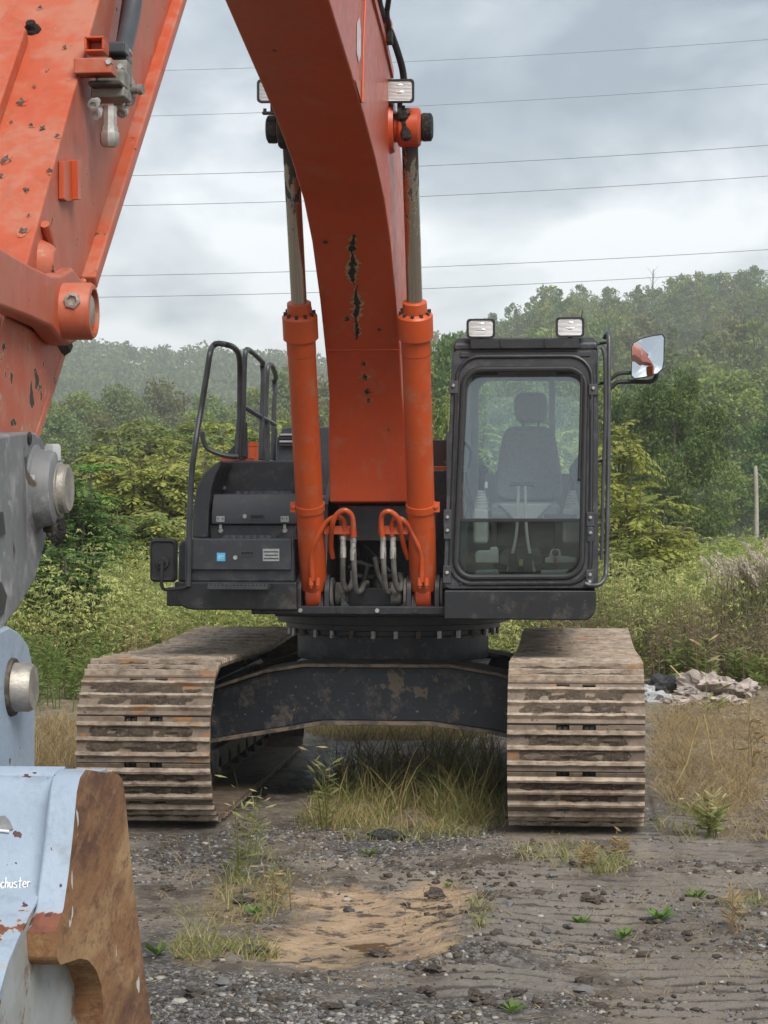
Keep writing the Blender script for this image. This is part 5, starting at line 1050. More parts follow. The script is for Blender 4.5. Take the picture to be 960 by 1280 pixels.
# ================================================================== ground
R = np.random.default_rng(11)
def vnoise(x, y, seed=0):
    xi = np.floor(x).astype(np.int64); yi = np.floor(y).astype(np.int64); xf = x - xi; yf = y - yi
    def h(a, b):
        n = (a*374761393 + b*668265263 + seed*1442695041) & 0xffffffff; n = ((n ^ (n >> 13))*1274126177) & 0xffffffff
        return ((n ^ (n >> 16)) & 0xffff)/65535.0
    u = xf*xf*(3-2*xf); v = yf*yf*(3-2*yf)
    return (h(xi,yi)*(1-u) + h(xi+1,yi)*u)*(1-v) + (h(xi,yi+1)*(1-u) + h(xi+1,yi+1)*u)*v
def fbm(x, y, oct_=4, seed=0):
    s = 0; a = 0.5
    for k in range(oct_): s = s + a*vnoise(x*2**k, y*2**k, seed+k); a *= 0.5
    return s
def proj(x, y, z=0.0):
    xr = x*c_ + y*s_; dp = np.maximum(-x*s_ + y*c_, 0.05); return 480 + F*xr/dp, 640 - F*(z - 1.9)/dp, dp
def blobs(px, py, l):
    m = np.zeros_like(px)
    for cx, cy, rx, ry in l: m = np.maximum(m, np.clip(1.35 - np.sqrt(((px-cx)/rx)**2 + ((py-cy)/ry)**2), 0, 1))
    return np.clip(m, 0, 1)
SAND = [(470,1165,120,42), (400,1185,85,28), (545,1130,60,28), (430,1125,80,18), (520,1190,60,22)]
DRY = [(890,965,95,95), (930,905,110,35), (70,940,40,70), (570,1000,90,40), (450,1020,70,28), (300,1130,60,35), (250,1190,50,20)]
GRAV = [(300,1270,190,60), (200,1220,60,80), (650,1240,60,60), (560,1275,220,40), (600,1180,60,60), (250,1060,100,30), (500,1050,120,25), (860,870,60,25)]
WET = [(840,1010,45,80), (470,1190,70,22), (860,1170,80,70), (760,1100,80,30), (430,960,60,30)]
def cleats(x, y, px, py):
    m = np.clip(1 - np.abs(x + 0.05)/0.62, 0, 1)**0.4*np.clip((13.3 - y)/0.5, 0, 1) + np.clip(1 - np.abs(x - 0.72)/0.42, 0, 1)**0.4*np.clip((21 - y)/3, 0, 1)*0.9
    return m*np.clip(fbm(x*2.2, y*2.2, 3, 90)*3.4 - 0.75, 0, 1)
def height(x, y):
    px, py, dp = proj(x, y)
    near = np.clip((30 - y)/10, 0, 1)
    h = (fbm(x*0.9, y*0.9, 4, 1) - 0.47)*0.09 + (fbm(x*5, y*5, 4, 7) - 0.47)*0.045 + (fbm(x*18, y*18, 3, 17) - 0.45)*0.022
    s = blobs(px, py, SAND); h = h*(1 - 0.75*s) - 0.035*s
    h = h + 0.085*np.exp(-(((px-605)/75)**2 + ((py-1190)/75)**2)) + 0.05*np.exp(-(((px-330)/150)**2 + ((py-1262)/30)**2)) + 0.03*np.exp(-(((px-690)/60)**2 + ((py-1255)/40)**2))
    c = cleats(x, y, px, py); h = h*(1 - 0.5*np.clip(c, 0, 1)) + c*0.019*np.sin(2*PI*y/0.15 + 3*fbm(x*1.5, y*1.5, 2, 5)) - 0.012*c
    under = np.clip((y - 13.2)/0.4, 0, 1)*np.clip((18.6 - y)/0.4, 0, 1)*np.maximum(np.abs(x) < 0.5, np.abs(x + 2.55) < 0.5)
    h = h*(1 - under) - 0.012*under
    return h*near
def axis(*segs):
    a = []
    for lo, hi, st in segs: a.append(np.arange(lo, hi, st))
    return np.concatenate(a)
gx = axis((-2500,-200,230), (-200,-30,17), (-30,-6,1.2), (-6,-2.6,0.10), (-2.6,1.7,0.0165), (1.7,7,0.08), (7,30,1.2), (30,200,17), (200,2501,230))
gy = axis((-400,-20,40), (-20,7,1.0), (7,8.2,0.1), (8.2,14.2,0.0165), (14.2,20,0.04), (20,27,0.09), (27,60,1.5), (60,300,16), (300,2600,230))
X, Y = np.meshgrid(gx, gy); X, Y = X.ravel(), Y.ravel(); Z = height(X, Y)
nx, ny = len(gx), len(gy); I = np.arange(nx*ny).reshape(ny, nx)
Fq = np.stack([I[:-1,:-1].ravel(), I[:-1,1:].ravel(), I[1:,1:].ravel(), I[1:,:-1].ravel()], 1)
px, py, dp = proj(X, Y); front_ = (Y > 3).astype(float)
att = {'sand': ('POINT', blobs(px, py, SAND)*front_), 'dry': ('POINT', np.maximum(blobs(px, py, DRY)*front_*0.9, np.clip((Y-19)/3, 0, 0.55))), 'gravel': ('POINT', np.maximum(blobs(px, py, GRAV)*front_, (Y < 3)*0.6)),
       'wet': ('POINT', np.clip(np.maximum(blobs(px, py, WET)*front_, 0.6*np.clip(cleats(X, Y, px, py), 0, 1)), 0, 1)), 'weed': ('POINT', np.clip((Y-27)/6, 0, 1)), 'rut': ('POINT', np.clip(cleats(X, Y, px, py), 0, 1)*front_), 'groove_shade': ('POINT', np.clip(cleats(X, Y, px, py), 0, 1)*front_*np.clip(0.35 - np.sin(2*PI*Y/0.15 + 3*fbm(X*1.5, Y*1.5, 2, 5)), 0, 1))}
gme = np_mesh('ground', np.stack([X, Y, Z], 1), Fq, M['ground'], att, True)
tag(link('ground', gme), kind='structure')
# shallow muddy puddle in the sandy hollow
b = MB(); cpd = WZ(485, 1192, -0.03); nP = 40; ringp = []
for i in range(nP): a = 2*PI*i/nP; r = 1 + 0.25*math.sin(3*a+1) + 0.15*math.sin(5*a); ringp.append((cpd.x + 0.20*r*math.cos(a), cpd.y + 0.22*r*math.sin(a), -0.028))
b.add(ringp, [tuple(range(nP))]); tag(b.build('puddle', M['water']), 'small muddy puddle in the sandy hollow in front of the excavator', kind='structure')

# ------------------------------------------------------------------ hills
def lin(px, dist): d = np.stack([c_*(px-480)/F - s_, s_*(px-480)/F + c_], -1); return d[..., 0]*dist, d[..., 1]*dist
def sst(a, b, x): t = np.clip((x-a)/(b-a), 0, 1); return t*t*(3-2*t)
def ridge_h(px, d):
    top = 29 + 25*sst(470, 730, px) - 3*sst(700, 640, px)*sst(560, 640, px) + 3*np.sin(px/70.0)
    z = top*np.clip((d-190)/410, 0, 1)**1.05; z = z - np.clip(d-610, 0, 400)*0.06
    step = sst(800, 840, px)*2.5*np.sin(np.clip((d-380)/110, 0, 1)*PI)
    return z - step - 0.6
def far_h(px, d):
    top = 68 + 4*np.sin(px/95.0+1) + 2*np.sin(px/37.0) - 10*sst(380, 520, px); return top*np.clip((d-480)/520, 0, 1)**1.1 - np.clip(d-1000, 0, 400)*0.08 - 0.6
def hill(name, fh, d0, d1, nd, p0, p1, npx):
    P, D = np.meshgrid(np.linspace(p0, p1, npx), np.linspace(d0, d1, nd)); x, y = lin(P.ravel(), D.ravel()); z = fh(P.ravel(), D.ravel()) + 2*(fbm(x/25, y/25, 3, 3)-0.5)*np.clip((D.ravel()-d0)/60, 0, 1)
    J = np.arange(nd*npx).reshape(nd, npx); fq = np.stack([J[:-1,:-1].ravel(), J[:-1,1:].ravel(), J[1:,1:].ravel(), J[1:,:-1].ravel()], 1)
    tag(link(name, np_mesh(name, np.stack([x, y, z], 1), fq, M['hill'], None, True)), kind='structure')
hill('hillside', ridge_h, 185, 800, 50, 300, 1700, 90)
hill('far_hillside', far_h, 470, 1300, 40, -700, 760, 80)

# ------------------------------------------------------------------ plants: building blocks
def unit(a): return a/np.maximum(np.linalg.norm(a, axis=-1, keepdims=True), 1e-9)
def leaves(C, D, L, Wd, roll=None):           # diamond leaves: centre, axis, length, width
    n = len(C); D = unit(D); rv = unit(R.normal(size=(n, 3))) if roll is None else roll; Sd = unit(np.cross(D, rv)); L = np.broadcast_to(L, (n,))[:, None]; Wd = np.broadcast_to(Wd, (n,))[:, None]
    V = np.stack([C - D*L*0.5, C + Sd*Wd*0.5 + D*L*0.08, C + D*L*0.5, C - Sd*Wd*0.5 + D*L*0.08], 1).reshape(-1, 3)
    return V, np.arange(4*n).reshape(n, 4)
class Plant:
    def __init__(s): s.V = []; s.F = []; s.v = []; s.n = 0
    def add(s, V, Fq, v): s.V.append(V); s.F.append(Fq + s.n); s.v.append(np.broadcast_to(v, (len(V),)) if np.ndim(v) == 0 else v); s.n += len(V)
    def mesh(s, name, mat): return np_mesh(name, np.concatenate(s.V), np.concatenate(s.F), mat, {'v': ('POINT', np.clip(np.concatenate(s.v), 0, 1))})
def crown(seed, H, Wd, z0, ncl, nper, leaf, shape='round', droop=0.2, asp=0.5):
    global R
    keep = R; R = np.random.default_rng(seed); p = Plant(); cl = []
    for i in range(ncl):
        t = R.uniform(0, 1)
        if shape == 'cone': prof = (1 - t)*0.95 + 0.05; rr = prof*math.sqrt(R.uniform(0.25, 1))
        else: prof = math.sin(PI*min(1, (t*0.86 + 0.10)))**0.75; rr = prof*math.sqrt(R.uniform(0.15, 1))*R.uniform(0.85, 1.12)
        a = R.uniform(0, 2*PI); c = np.array([math.cos(a)*rr*Wd/2, math.sin(a)*rr*Wd/2, z0 + (H - z0)*t]); cl.append(c)
        size = (Wd*0.15 if shape != 'cone' else Wd*0.16*prof + 0.12)*R.uniform(0.7, 1.35)
        n = int(nper*R.uniform(0.6, 1.3)); q = unit(R.normal(size=(n, 3))); q[:, 2] *= 0.62; rad = size*R.uniform(0.35, 1.0, (n, 1))**0.5
        C = c + q*rad; outv = unit(C - np.array([0, 0, z0 + (H-z0)*0.4])); D = unit(outv*0.4 + R.normal(size=(n, 3))*0.7 + np.array([0, 0, -droop]))
        V, Fq = leaves(C, D, leaf*R.uniform(0.7, 1.3, n), leaf*asp*R.uniform(0.7, 1.2, n))
        cv = R.uniform(0, 0.55); p.add(V, Fq, np.repeat(np.clip(cv + R.uniform(0, 0.45, n), 0, 1), 4))
    R = keep; return p, cl
def fronds(p, B, D, L, npair, leaf, droop=0.35, asp=0.34, v0=0.0, v1=1.0):     # compound leaves: drooping rachis with paired leaflets
    n = len(B); D = unit(D); L = np.broadcast_to(L, (n,)); cv = R.uniform(v0, v1*0.6 + v0*0.4, n)
    side = unit(np.cross(D, np.array([0, 0, 1.0]) + 1e-3)); 
    for k in range(npair + 1):
        t = (k + 1.2)/(npair + 1.2); c = B + D*(L*t)[:, None] + np.array([0, 0, -1.0])*(droop*L*t*t)[:, None]
        ax = unit(D + np.array([0, 0, -2*droop*t])); ll = leaf*(0.75 + 0.5*math.sin(PI*t))
        for sg in ((-1, 1) if k < npair else (0,)):
            ld = unit(side*sg*0.9 + ax*(0.45 if sg else 1.0) + np.array([0, 0, -0.25]) + R.normal(size=(n, 3))*0.12)
            V, Fq = leaves(c + ld*ll*0.5, ld, ll*R.uniform(0.85, 1.15, n), ll*asp, roll=unit(np.cross(ld, ax) + R.normal(size=(n, 3))*0.25 + np.array([0,0,0.2])))
            p.add(V, Fq, np.repeat(np.clip(cv + R.uniform(0, 0.3, n)*(v1-v0), 0, 1), 4))
def trunk(seed, H, r, cl, z0, mat, name='trunk', parent=None, n=7):
    rd = random.Random(seed); b = MB(); lean = rd.uniform(-0.05, 0.05)*H
    top = Vector((lean, lean*0.5, H*0.86)); P = [Vector((0,0,-0.15)), Vector((lean*0.15, 0, H*0.3)), Vector((lean*0.5, lean*0.2, H*0.6)), top]
    b.tube(P, [r, r*0.8, r*0.55, r*0.2], n, 3)
    for c in (rd.sample(cl, min(9, len(cl))) if cl else []):
        c = Vector(c); s0 = max(z0*0.8, c.z*0.55); o = Vector((lean*s0/H, 0, s0)); b.tube([o, (o + c)/2 + Vector((0, 0, 0.06*H*0.3)), c], [r*0.4, r*0.28, r*0.08], 5, 2)
    return b
def make_tree(name, label, cat, meshes, loc, sc=1.0, rot=0.0, group=None):
    t = thing(name, label, cat, loc, group); t.rotation_euler.z = rot; t.scale = (sc if not isinstance(sc, tuple) else sc[0],)*2 + (sc if not isinstance(sc, tuple) else sc[1],)
    for nm, me in meshes:
        o = bpy.data.objects.new(nm, me); COL.objects.link(o); o.parent = t
        if nm == 'tip_foliage': o['kind'] = 'stuff'
    return t
def tmesh(b, name, mat):
    o = b.build(name, mat); d = o.data; bpy.data.objects.remove(o); return d
def kit(seed, H, Wd, z0, ncl, nper, leaf, lm, shape='round', droop=0.2, asp=0.5, bark='bark'):
    p, cl = crown(seed, H, Wd, z0, ncl, nper, leaf, shape, droop, asp); 
    return [('crown', p.mesh('crown', M[lm])), ('trunk', tmesh(trunk(seed, H, H*0.02 + 0.03, cl, z0, None), 'trunk', M[bark]))]

# ------------------------------------------------------------------ woods on the hills
ridge_kits = [kit(100+i, 12, 9.5, 1.0, 46, 34, 0.85, lm) for i, lm in enumerate(('leaf_mid', 'leaf_dark', 'leaf_olive', 'leaf_mid', 'leaf_blue'))]
fir_kit = kit(120, 13, 6.5, 0.5, 60, 26, 0.8, 'leaf_blue', 'cone', 0.5, 0.3)
cnt = 0; placed = []
rd = random.Random(21)
def spaced(x, y, r):
    for a, c in placed[-140:]:
        if (a-x)**2 + (c-y)**2 < r*r: return False
    placed.append((x, y)); return True
for i in range(6000):
    if cnt >= 290: break
    d = 600 - (rd.random()**1.15)*360; pxx = rd.uniform(470, 1010)
    if 800 < pxx and 350 < d < 480 and rd.random() < 0.93: continue
    x, y = lin(np.array(pxx), np.array(d)); x, y = float(x), float(y)
    if not spaced(x, y, 5.2): continue
    z = float(ridge_h(np.array(pxx), np.array(d))); fir = rd.random() < 0.10
    if fir: make_tree('fir_tree', 'dark conifer standing among the broadleaf wood on the nearer ridge', 'tree', fir_kit, (x, y, z), rd.uniform(0.7, 1.05), rd.uniform(0, 6), 'conifers in the ridge wood')
    else: make_tree('ridge_tree', 'rounded broadleaf tree in the wood covering the nearer ridge', 'tree', ridge_kits[rd.randrange(5)], (x, y, z), (rd.uniform(0.62, 1.0), rd.uniform(0.6, 1.05)), rd.uniform(0, 6), 'broadleaf trees of the ridge wood')
    cnt += 1
x, y = lin(np.array(882.), np.array(355.)); make_tree('fir_tree', 'broad dark conifer standing alone below the bare terrace of the ridge', 'tree', fir_kit, (float(x), float(y), float(ridge_h(np.array(882.), np.array(355.)))-0.5), (0.95, 0.85), 0.4)
for pxx, d in ((905, 400), (942, 420), (958, 395), (835, 430), (925, 380)):
    x, y = lin(np.array(float(pxx)), np.array(float(d))); make_tree('scrub_tree', {905:'low yellowish scrub tree on the bare terrace, just past the lone conifer',942:'low yellowish scrub tree on the terrace farthest from the cab',958:'low scrub tree on the terrace at the edge of the picture',835:'low scrub tree on the terrace beside the cab mirror',925:'lowest scrub tree at the foot of the bare terrace'}[pxx], 'tree', ridge_kits[2], (float(x), float(y), float(ridge_h(np.array(float(pxx)), np.array(float(d))))), 0.42, rd.uniform(0, 6), 'scrub trees on the terrace')
x, y = lin(np.array(815.), np.array(597.)); 
b = MB(); b.tube([(0,0,0), (0.2,0,7), (0.3,0,15)], [0.22,0.16,0.05], 6)
for k in range(14): a = k*2.4; z = 6 + k*0.62; b.tube([(0.2,0,z), (0.2+1.6*math.cos(a), 1.6*math.sin(a), z+1.8)], [0.07, 0.02], 4, 0)
t = thing('bare_tree', 'leafless grey tree sticking up above the ridge skyline', 'tree', (float(x), float(y), float(ridge_h(np.array(815.), np.array(597.))))); o = bpy.data.objects.new('trunk', tmesh(b, 'trunk', M['bark'])); COL.objects.link(o); o.parent = t
# far hazy wood: one mass
p = Plant()
for i in range(2900):
    d = 1010 - (rd.random()**1.2)*470; pxx = rd.uniform(-650, 620); fh_ = far_h
    if i >= 2500: d = 600 - rd.random()*330; pxx = rd.uniform(1010, 1420); fh_ = ridge_h
    x, y = lin(np.array(pxx), np.array(d)); z = float(fh_(np.array(pxx), np.array(d)))
    n = 70; Hh = rd.uniform(7, 12); Wh = rd.uniform(8, 13); q = unit(R.normal(size=(n, 3))); q[:, 2] = np.abs(q[:, 2])*1.0 - 0.15
    C = np.array([float(x), float(y), z + Hh*0.35]) + q*np.array([Wh/2, Wh/2, Hh*0.65])*R.uniform(0.55, 1.05, (n, 1))
    V, Fq = leaves(C, unit(q + R.normal(size=(n, 3))*0.7), 2.0*R.uniform(0.6, 1.3, n), 1.3*R.uniform(0.6, 1.2, n)); p.add(V, Fq, np.repeat(np.clip(rd.uniform(0, 0.7) + R.uniform(0, 0.3, n), 0, 1), 4))
tag(link('forest', p.mesh('forest', leafmat('far_wood_leaves', (0.07, 0.10, 0.03), (0.17, 0.19, 0.06)))), 'dense wood covering the far hazy hills', 'forest', kind='stuff')

# ------------------------------------------------------------------ trees of the middle distance
def put(kits_, name, label, pxx, dist, topy, Hmesh, group=None, wpx=None, Wmesh=None, rot=None):
    g0 = at(pxx, dist); Hh = 1.9 + (640 - topy)*dist/F; sz = Hh/Hmesh; sw = (wpx*dist/F)/Wmesh if wpx else sz
    return make_tree(name, label, 'tree', kits_, (g0.x, g0.y, -0.05), (sw, sz), rd.uniform(0, 6) if rot is None else rot, group)
midA = kit(200, 12, 8, 1.2, 120, 150, 0.36, 'leaf_blue'); midB = kit(201, 12, 8, 1.0, 120, 150, 0.36, 'leaf_mid'); midC = kit(202, 12, 8, 1.0, 80, 110, 0.42, 'leaf_olive'); midD = kit(203, 12, 8, 0.8, 90, 120, 0.40, 'leaf_dark')
gl = 'trees in the hazy row between the bushes and the far hill'
for k, (a, d, ty, w) in enumerate(((40,250,488,90), (95,235,498,80), (150,240,490,80), (205,255,482,90), (262,230,500,80), (318,245,492,85), (360,260,470,90), (400,250,478,80), (445,260,470,80), (20,190,510,90), (75,180,520,80), (130,185,522,75), (185,175,528,80), (245,180,520,85), (300,170,525,70), (345,165,520,70), (396,170,515,60), (500,200,470,90))):
    put((midA, midB, midA, midC)[k % 4], 'hazy_tree', 'rounded blue-green tree in the hazy row below the far hill', a, d, ty, 12, gl, w*1.25, 8)
for k, (a, d, ty, w, kk) in enumerate(((590,105,470,80,midB), (640,95,468,90,midC), (700,100,475,80,midB), (745,110,470,80,midB), (560,120,430,80,midD))):
    put(kk, 'leafy_tree', ('mid green tree behind the left edge of the cab', 'olive tree behind the cab, seen over the headrest', 'mid green tree behind the right half of the cab', 'mid green tree behind the cab rail below the mirror', 'darker tree rising in the gap between boom and cab')[k], a, d, ty, 12, 'trees behind the cab', w*1.2, 8)
nearD = kit(210, 6, 5, 0.3, 62, 560, 0.135, 'leaf_dark', droop=0.35, asp=0.6)
nearM = kit(211, 6, 5, 0.3, 150, 190, 0.15, 'leaf_mid', droop=0.3, asp=0.6)
put(nearD, 'dark_maple', 'dense dark green tree right of the cab mirror, in front of the wood', 842, 76, 478, 6, None, 150, 5)
put(nearD, 'dark_maple', 'dense dark tree half hidden behind the dark round tree beside the cab', 792, 84, 496, 6, None, 110, 5)
for a, d, ty, w, kk, lb in ((905,175,474,150,midB,'tall pale green tree behind the pale bare pole'), (955,190,470,160,midA,'mid green tree at the picture edge beyond the pale bare pole'), (990,120,500,120,midD,'dark tree at the edge beyond the seed plumes'), (870,200,462,130,midA,'mid green tree showing just above the dark round tree')):
    put(kk, 'leafy_tree', lb, a, d, ty, 12, None, w, 8)
# yellow-green saplings with compound leaves
def sapling(seed, H, nst, nfr, Lf, npair, leaf, lm, spread, droop=0.4, v0=0.0, v1=1.0, tips=None, asp=0.34):
    global R
    keep = R; R = np.random.default_rng(seed); rr_ = random.Random(seed); p = Plant(); b = MB(); tp = Plant()
    for s in range(nst):
        a = rr_.uniform(0, 2*PI); sp = spread*math.sqrt(rr_.random()); h = H*rr_.uniform(0.6, 1.0) if s else H*0.97
        q0 = Vector((math.cos(a)*sp*0.35, math.sin(a)*sp*0.35, -0.05)); q2 = Vector((math.cos(a)*sp, math.sin(a)*sp, h*0.93)); q1 = (q0+q2)/2 + Vector((math.cos(a)*sp*-0.1, 0, h*0.05))
        b.tube([q0, q1, q2], [0.03, 0.02, 0.008], 5, 3)
        t = np.sqrt(R.uniform(0.03, 1, nfr)); c = (1-t)[:, None]**2*np.array(q0) + (2*t*(1-t))[:, None]*np.array(q1) + (t*t)[:, None]*np.array(q2)
        az = R.uniform(0, 2*PI, nfr); el = R.uniform(-0.15, 0.8, nfr)*(0.4 + 0.6*t); D = np.stack([np.cos(az)*np.cos(el), np.sin(az)*np.cos(el), np.sin(el)], 1)
        fronds(p, c, D, Lf*R.uniform(0.7, 1.2, nfr), npair, leaf, droop, asp, v0, v1)
        if tips and s < tips:
            k = 9; az = np.linspace(0, 2*PI, k) + R.uniform(0, .5, k); D = np.stack([np.cos(az)*0.8, np.sin(az)*0.8, np.full(k, 0.7)], 1)
            fronds(tp, np.repeat(np.array(q2)[None], k, 0), D, np.full(k, Lf*0.9), npair, leaf, 0.45, asp, 0.2, 1.0)
    out_ = [('crown', p.mesh('crown', M[lm])), ('trunk', tmesh(b, 'trunk', M['bark']))]
    if tips: out_.append(('tip_foliage', tp.mesh('tip_foliage', M['leaf_bright'])))
    R = keep; return out_
locust = sapling(301, 2.9, 26, 38, 0.34, 6, 0.085, 'leaf_dark', 0.62, 0.35, tips=0, asp=0.42)
put(locust, 'locust_sapling', 'dark glossy leafed sapling beside the grey coupler plate', 92, 31, 582, 2.9, None, 130, 1.3, 0.5)
put(locust, 'locust_sapling', 'lowest dark glossy bush, standing before the goldenrod beside the coupler', 82, 26.5, 668, 2.9, None, 110, 1.3, 4.0)
put(locust, 'locust_sapling', 'low dark glossy bush behind the bucket ear, nearest the arm', 48, 30, 632, 2.9, None, 90, 1.3, 2.0)
bright = sapling(302, 2.0, 3, 8, 0.36, 9, 0.075, 'leaf_bright', 0.18, 0.45, tips=2)
put(bright, 'sumac_shoot', 'bright green compound leaf shoot rising beside the coupler pin', 98, 31.5, 562, 2.0, None, None, None, 0.2)
put(bright, 'sumac_shoot', 'bright green fronds drooping just below the coupler pin', 112, 31, 650, 2.0, None, None, None, 1.7)
cherry = sapling(303, 3.6, 22, 46, 0.5, 6, 0.13, 'leaf_yellow', 0.95, 0.6, asp=0.42)
cherry2 = sapling(304, 3.6, 22, 46, 0.5, 6, 0.13, 'leaf_mid', 0.95, 0.5, asp=0.42)
gy_ = 'yellow-green saplings on the left'
for k, (a, d, ty, w, kk, lb) in enumerate(((195,44,548,170,cherry,'yellowing sapling with drooping leaves, in front of its neighbours left of the steps'), (150,52,528,150,cherry2,'green sapling rising behind the dark glossy sapling'), (232,50,535,140,cherry,'yellowing sapling partly behind the black handrail'), (275,58,512,150,cherry2,'green bushy sapling seen through the front handrail'),
      (325,60,508,130,cherry,'yellowish sapling seen between the side handrails'), (120,48,575,110,cherry,'yellowish bush between the coupler and the steps'), (215,64,500,170,cherry2,'taller green sapling behind the yellowing ones'), (165,38,620,150,cherry2,'low green bush above the goldenrod left of the mirror'), (402,62,520,100,cherry,'yellowish sapling showing between boom cylinder and boom'), (240,38,625,140,cherry,'low yellow-green bush just behind the left mirror'),
      (640,50,500,150,cherry2,'light green bush seen through the cab windows'), (705,54,520,120,cherry,'yellowish bush seen through the right part of the cab windows'), (552,55,462,60,cherry2,'light green sapling in the gap between boom cylinder and cab'), (60,52,560,120,cherry2,'green bush behind the coupler plate'), (-10,46,545,150,cherry,'yellowish bush hidden behind the arm'), (-70,50,530,160,cherry2,'green bush further behind the arm'), (-140,44,540,160,cherry,'yellowish bush beyond the arm'), (-220,52,525,170,cherry2,'green bush far to the side beyond the arm'))):
    put(kk, 'sapling', lb, a, d, ty, 3.6, None, w, 2.2)
ail = sapling(305, 3.7, 9, 24, 0.75, 10, 0.16, 'leaf_yellow', 0.55, 0.35, 0.1, 0.9, asp=0.32)
ail2 = sapling(306, 2.6, 8, 20, 0.75, 10, 0.15, 'leaf_mid', 0.5, 0.35, asp=0.32)
put(ail, 'ailanthus', 'yellow leafed sapling with long fronds just right of the cab rail', 772, 36, 498, 3.7, None, 80, 1.5, 0.3)
put(ail, 'ailanthus', 'yellow-green sapling with arching fronds in front of the dark tree', 806, 34, 585, 3.7, None, 95, 1.5, 2.3)
put(ail2, 'ailanthus', 'light green low fronds at the foot of the cab rail', 778, 31, 668, 2.6, None, 85, 1.4, 1.0)
put(cherry, 'sapling', 'yellow bush filling the foot of the dark tree beside the cab', 815, 42, 640, 3.6, None, 110, 2.2, 1.0)

M['drystem'] = leafmat('brown_dry_weeds', (0.22, 0.165, 0.10), (0.46, 0.38, 0.24))
# ------------------------------------------------------------------ weeds and grasses
def hgt(x, y): return height(np.asarray(x, float), np.asarray(y, float))
def stalks(p, B, H, nleaf, leaf, lean=0.12, plume=0.35, vbase=0.15, wst=0.006, asp=0.2):
    n = len(B); az = R.uniform(0, 2*PI, n); tip = B + np.stack([np.cos(az)*lean*H*R.uniform(0.2, 1.4, n), np.sin(az)*lean*H*R.uniform(0.2, 1.4, n), H], 1)
    sd = np.stack([np.cos(az+PI/2), np.sin(az+PI/2), np.zeros(n)], 1)*wst
    V = np.stack([B - sd, B + sd, tip + sd*0.3, tip - sd*0.3], 1).reshape(-1, 3); p.add(V, np.arange(4*n).reshape(n, 4), vbase*0.6)
    t = R.uniform(0.12, 1, (n, nleaf)); c = B[:, None, :]*(1-t)[..., None] + tip[:, None, :]*t[..., None]
    a = R.uniform(0, 2*PI, (n, nleaf)); up = R.uniform(0.0, 0.9, (n, nleaf)); D = np.stack([np.cos(a), np.sin(a), up], -1).reshape(-1, 3)
    top = (t > 1 - plume).reshape(-1); ll = leaf*R.uniform(0.7, 1.3, n*nleaf)*np.where(top, 0.75, 1.0); Cc = c.reshape(-1, 3) + unit(D)*(ll*0.5)[:, None]
    # plumes: short side sprays that arch outwards
    Cc = Cc + np.where(top, 1, 0)[:, None]*unit(D)*(R.uniform(0, 0.16, n*nleaf)*np.repeat(H, nleaf)*0.6)[:, None]
    V, Fq = leaves(Cc, D + np.array([0,0,-0.1]), ll, ll*asp)
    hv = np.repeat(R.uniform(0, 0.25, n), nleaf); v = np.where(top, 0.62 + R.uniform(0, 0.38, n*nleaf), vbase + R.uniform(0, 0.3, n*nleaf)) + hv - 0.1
    p.add(V, Fq, np.repeat(v, 4))
def sprays(p, B, H, nsp, nl, leaf, lean=0.14, start=0.45, Lsp=0.2, v0=0.35, v1=1.0, low=14):
    n = len(B); az = R.uniform(0, 2*PI, n); tip = B + np.stack([np.cos(az)*lean*H*R.uniform(0.2, 1.5, n), np.sin(az)*lean*H*R.uniform(0.2, 1.5, n), H], 1)
    sd = np.stack([np.cos(az+PI/2), np.sin(az+PI/2), np.zeros(n)], 1)*0.004
    V = np.stack([B - sd, B + sd, tip + sd*0.3, tip - sd*0.3], 1).reshape(-1, 3); p.add(V, np.arange(4*n).reshape(n, 4), 0.12)
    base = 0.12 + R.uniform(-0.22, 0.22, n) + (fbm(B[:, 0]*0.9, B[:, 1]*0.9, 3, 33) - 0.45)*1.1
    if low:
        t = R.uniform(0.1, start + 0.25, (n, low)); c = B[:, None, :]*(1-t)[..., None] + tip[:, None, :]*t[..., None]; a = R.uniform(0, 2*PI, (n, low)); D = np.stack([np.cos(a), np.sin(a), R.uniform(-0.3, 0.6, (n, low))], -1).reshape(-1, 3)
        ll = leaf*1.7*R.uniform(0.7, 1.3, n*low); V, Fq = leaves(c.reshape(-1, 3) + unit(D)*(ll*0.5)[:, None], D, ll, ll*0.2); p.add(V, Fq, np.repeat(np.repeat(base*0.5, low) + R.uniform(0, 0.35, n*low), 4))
    for s in range(nsp):
        ts = start + (1-start)*(s + R.uniform(0, 1, n))/nsp; o = B*(1-ts)[:, None] + tip*ts[:, None]; a = R.uniform(0, 2*PI, n); D = unit(np.stack([np.cos(a), np.sin(a), R.uniform(0.25, 0.9, n)], 1)); L = Lsp*H*(1.25 - ts)*1.6*R.uniform(0.7, 1.3, n)
        cv = base*0.8 + R.uniform(0.35, 0.75, n)
        for k in range(nl):
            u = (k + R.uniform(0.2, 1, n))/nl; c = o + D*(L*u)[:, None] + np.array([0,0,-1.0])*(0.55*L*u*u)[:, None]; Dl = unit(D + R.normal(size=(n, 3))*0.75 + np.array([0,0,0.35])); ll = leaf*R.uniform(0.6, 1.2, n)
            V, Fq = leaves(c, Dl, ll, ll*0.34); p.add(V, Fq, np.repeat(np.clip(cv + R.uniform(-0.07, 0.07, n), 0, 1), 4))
def scatter(n, p0, p1, d0, d1, pw=1.0):
    a = R.uniform(p0, p1, n); d = d0 + (d1-d0)*R.uniform(0, 1, n)**pw; x, y = lin(a, d); return a, d, x, y
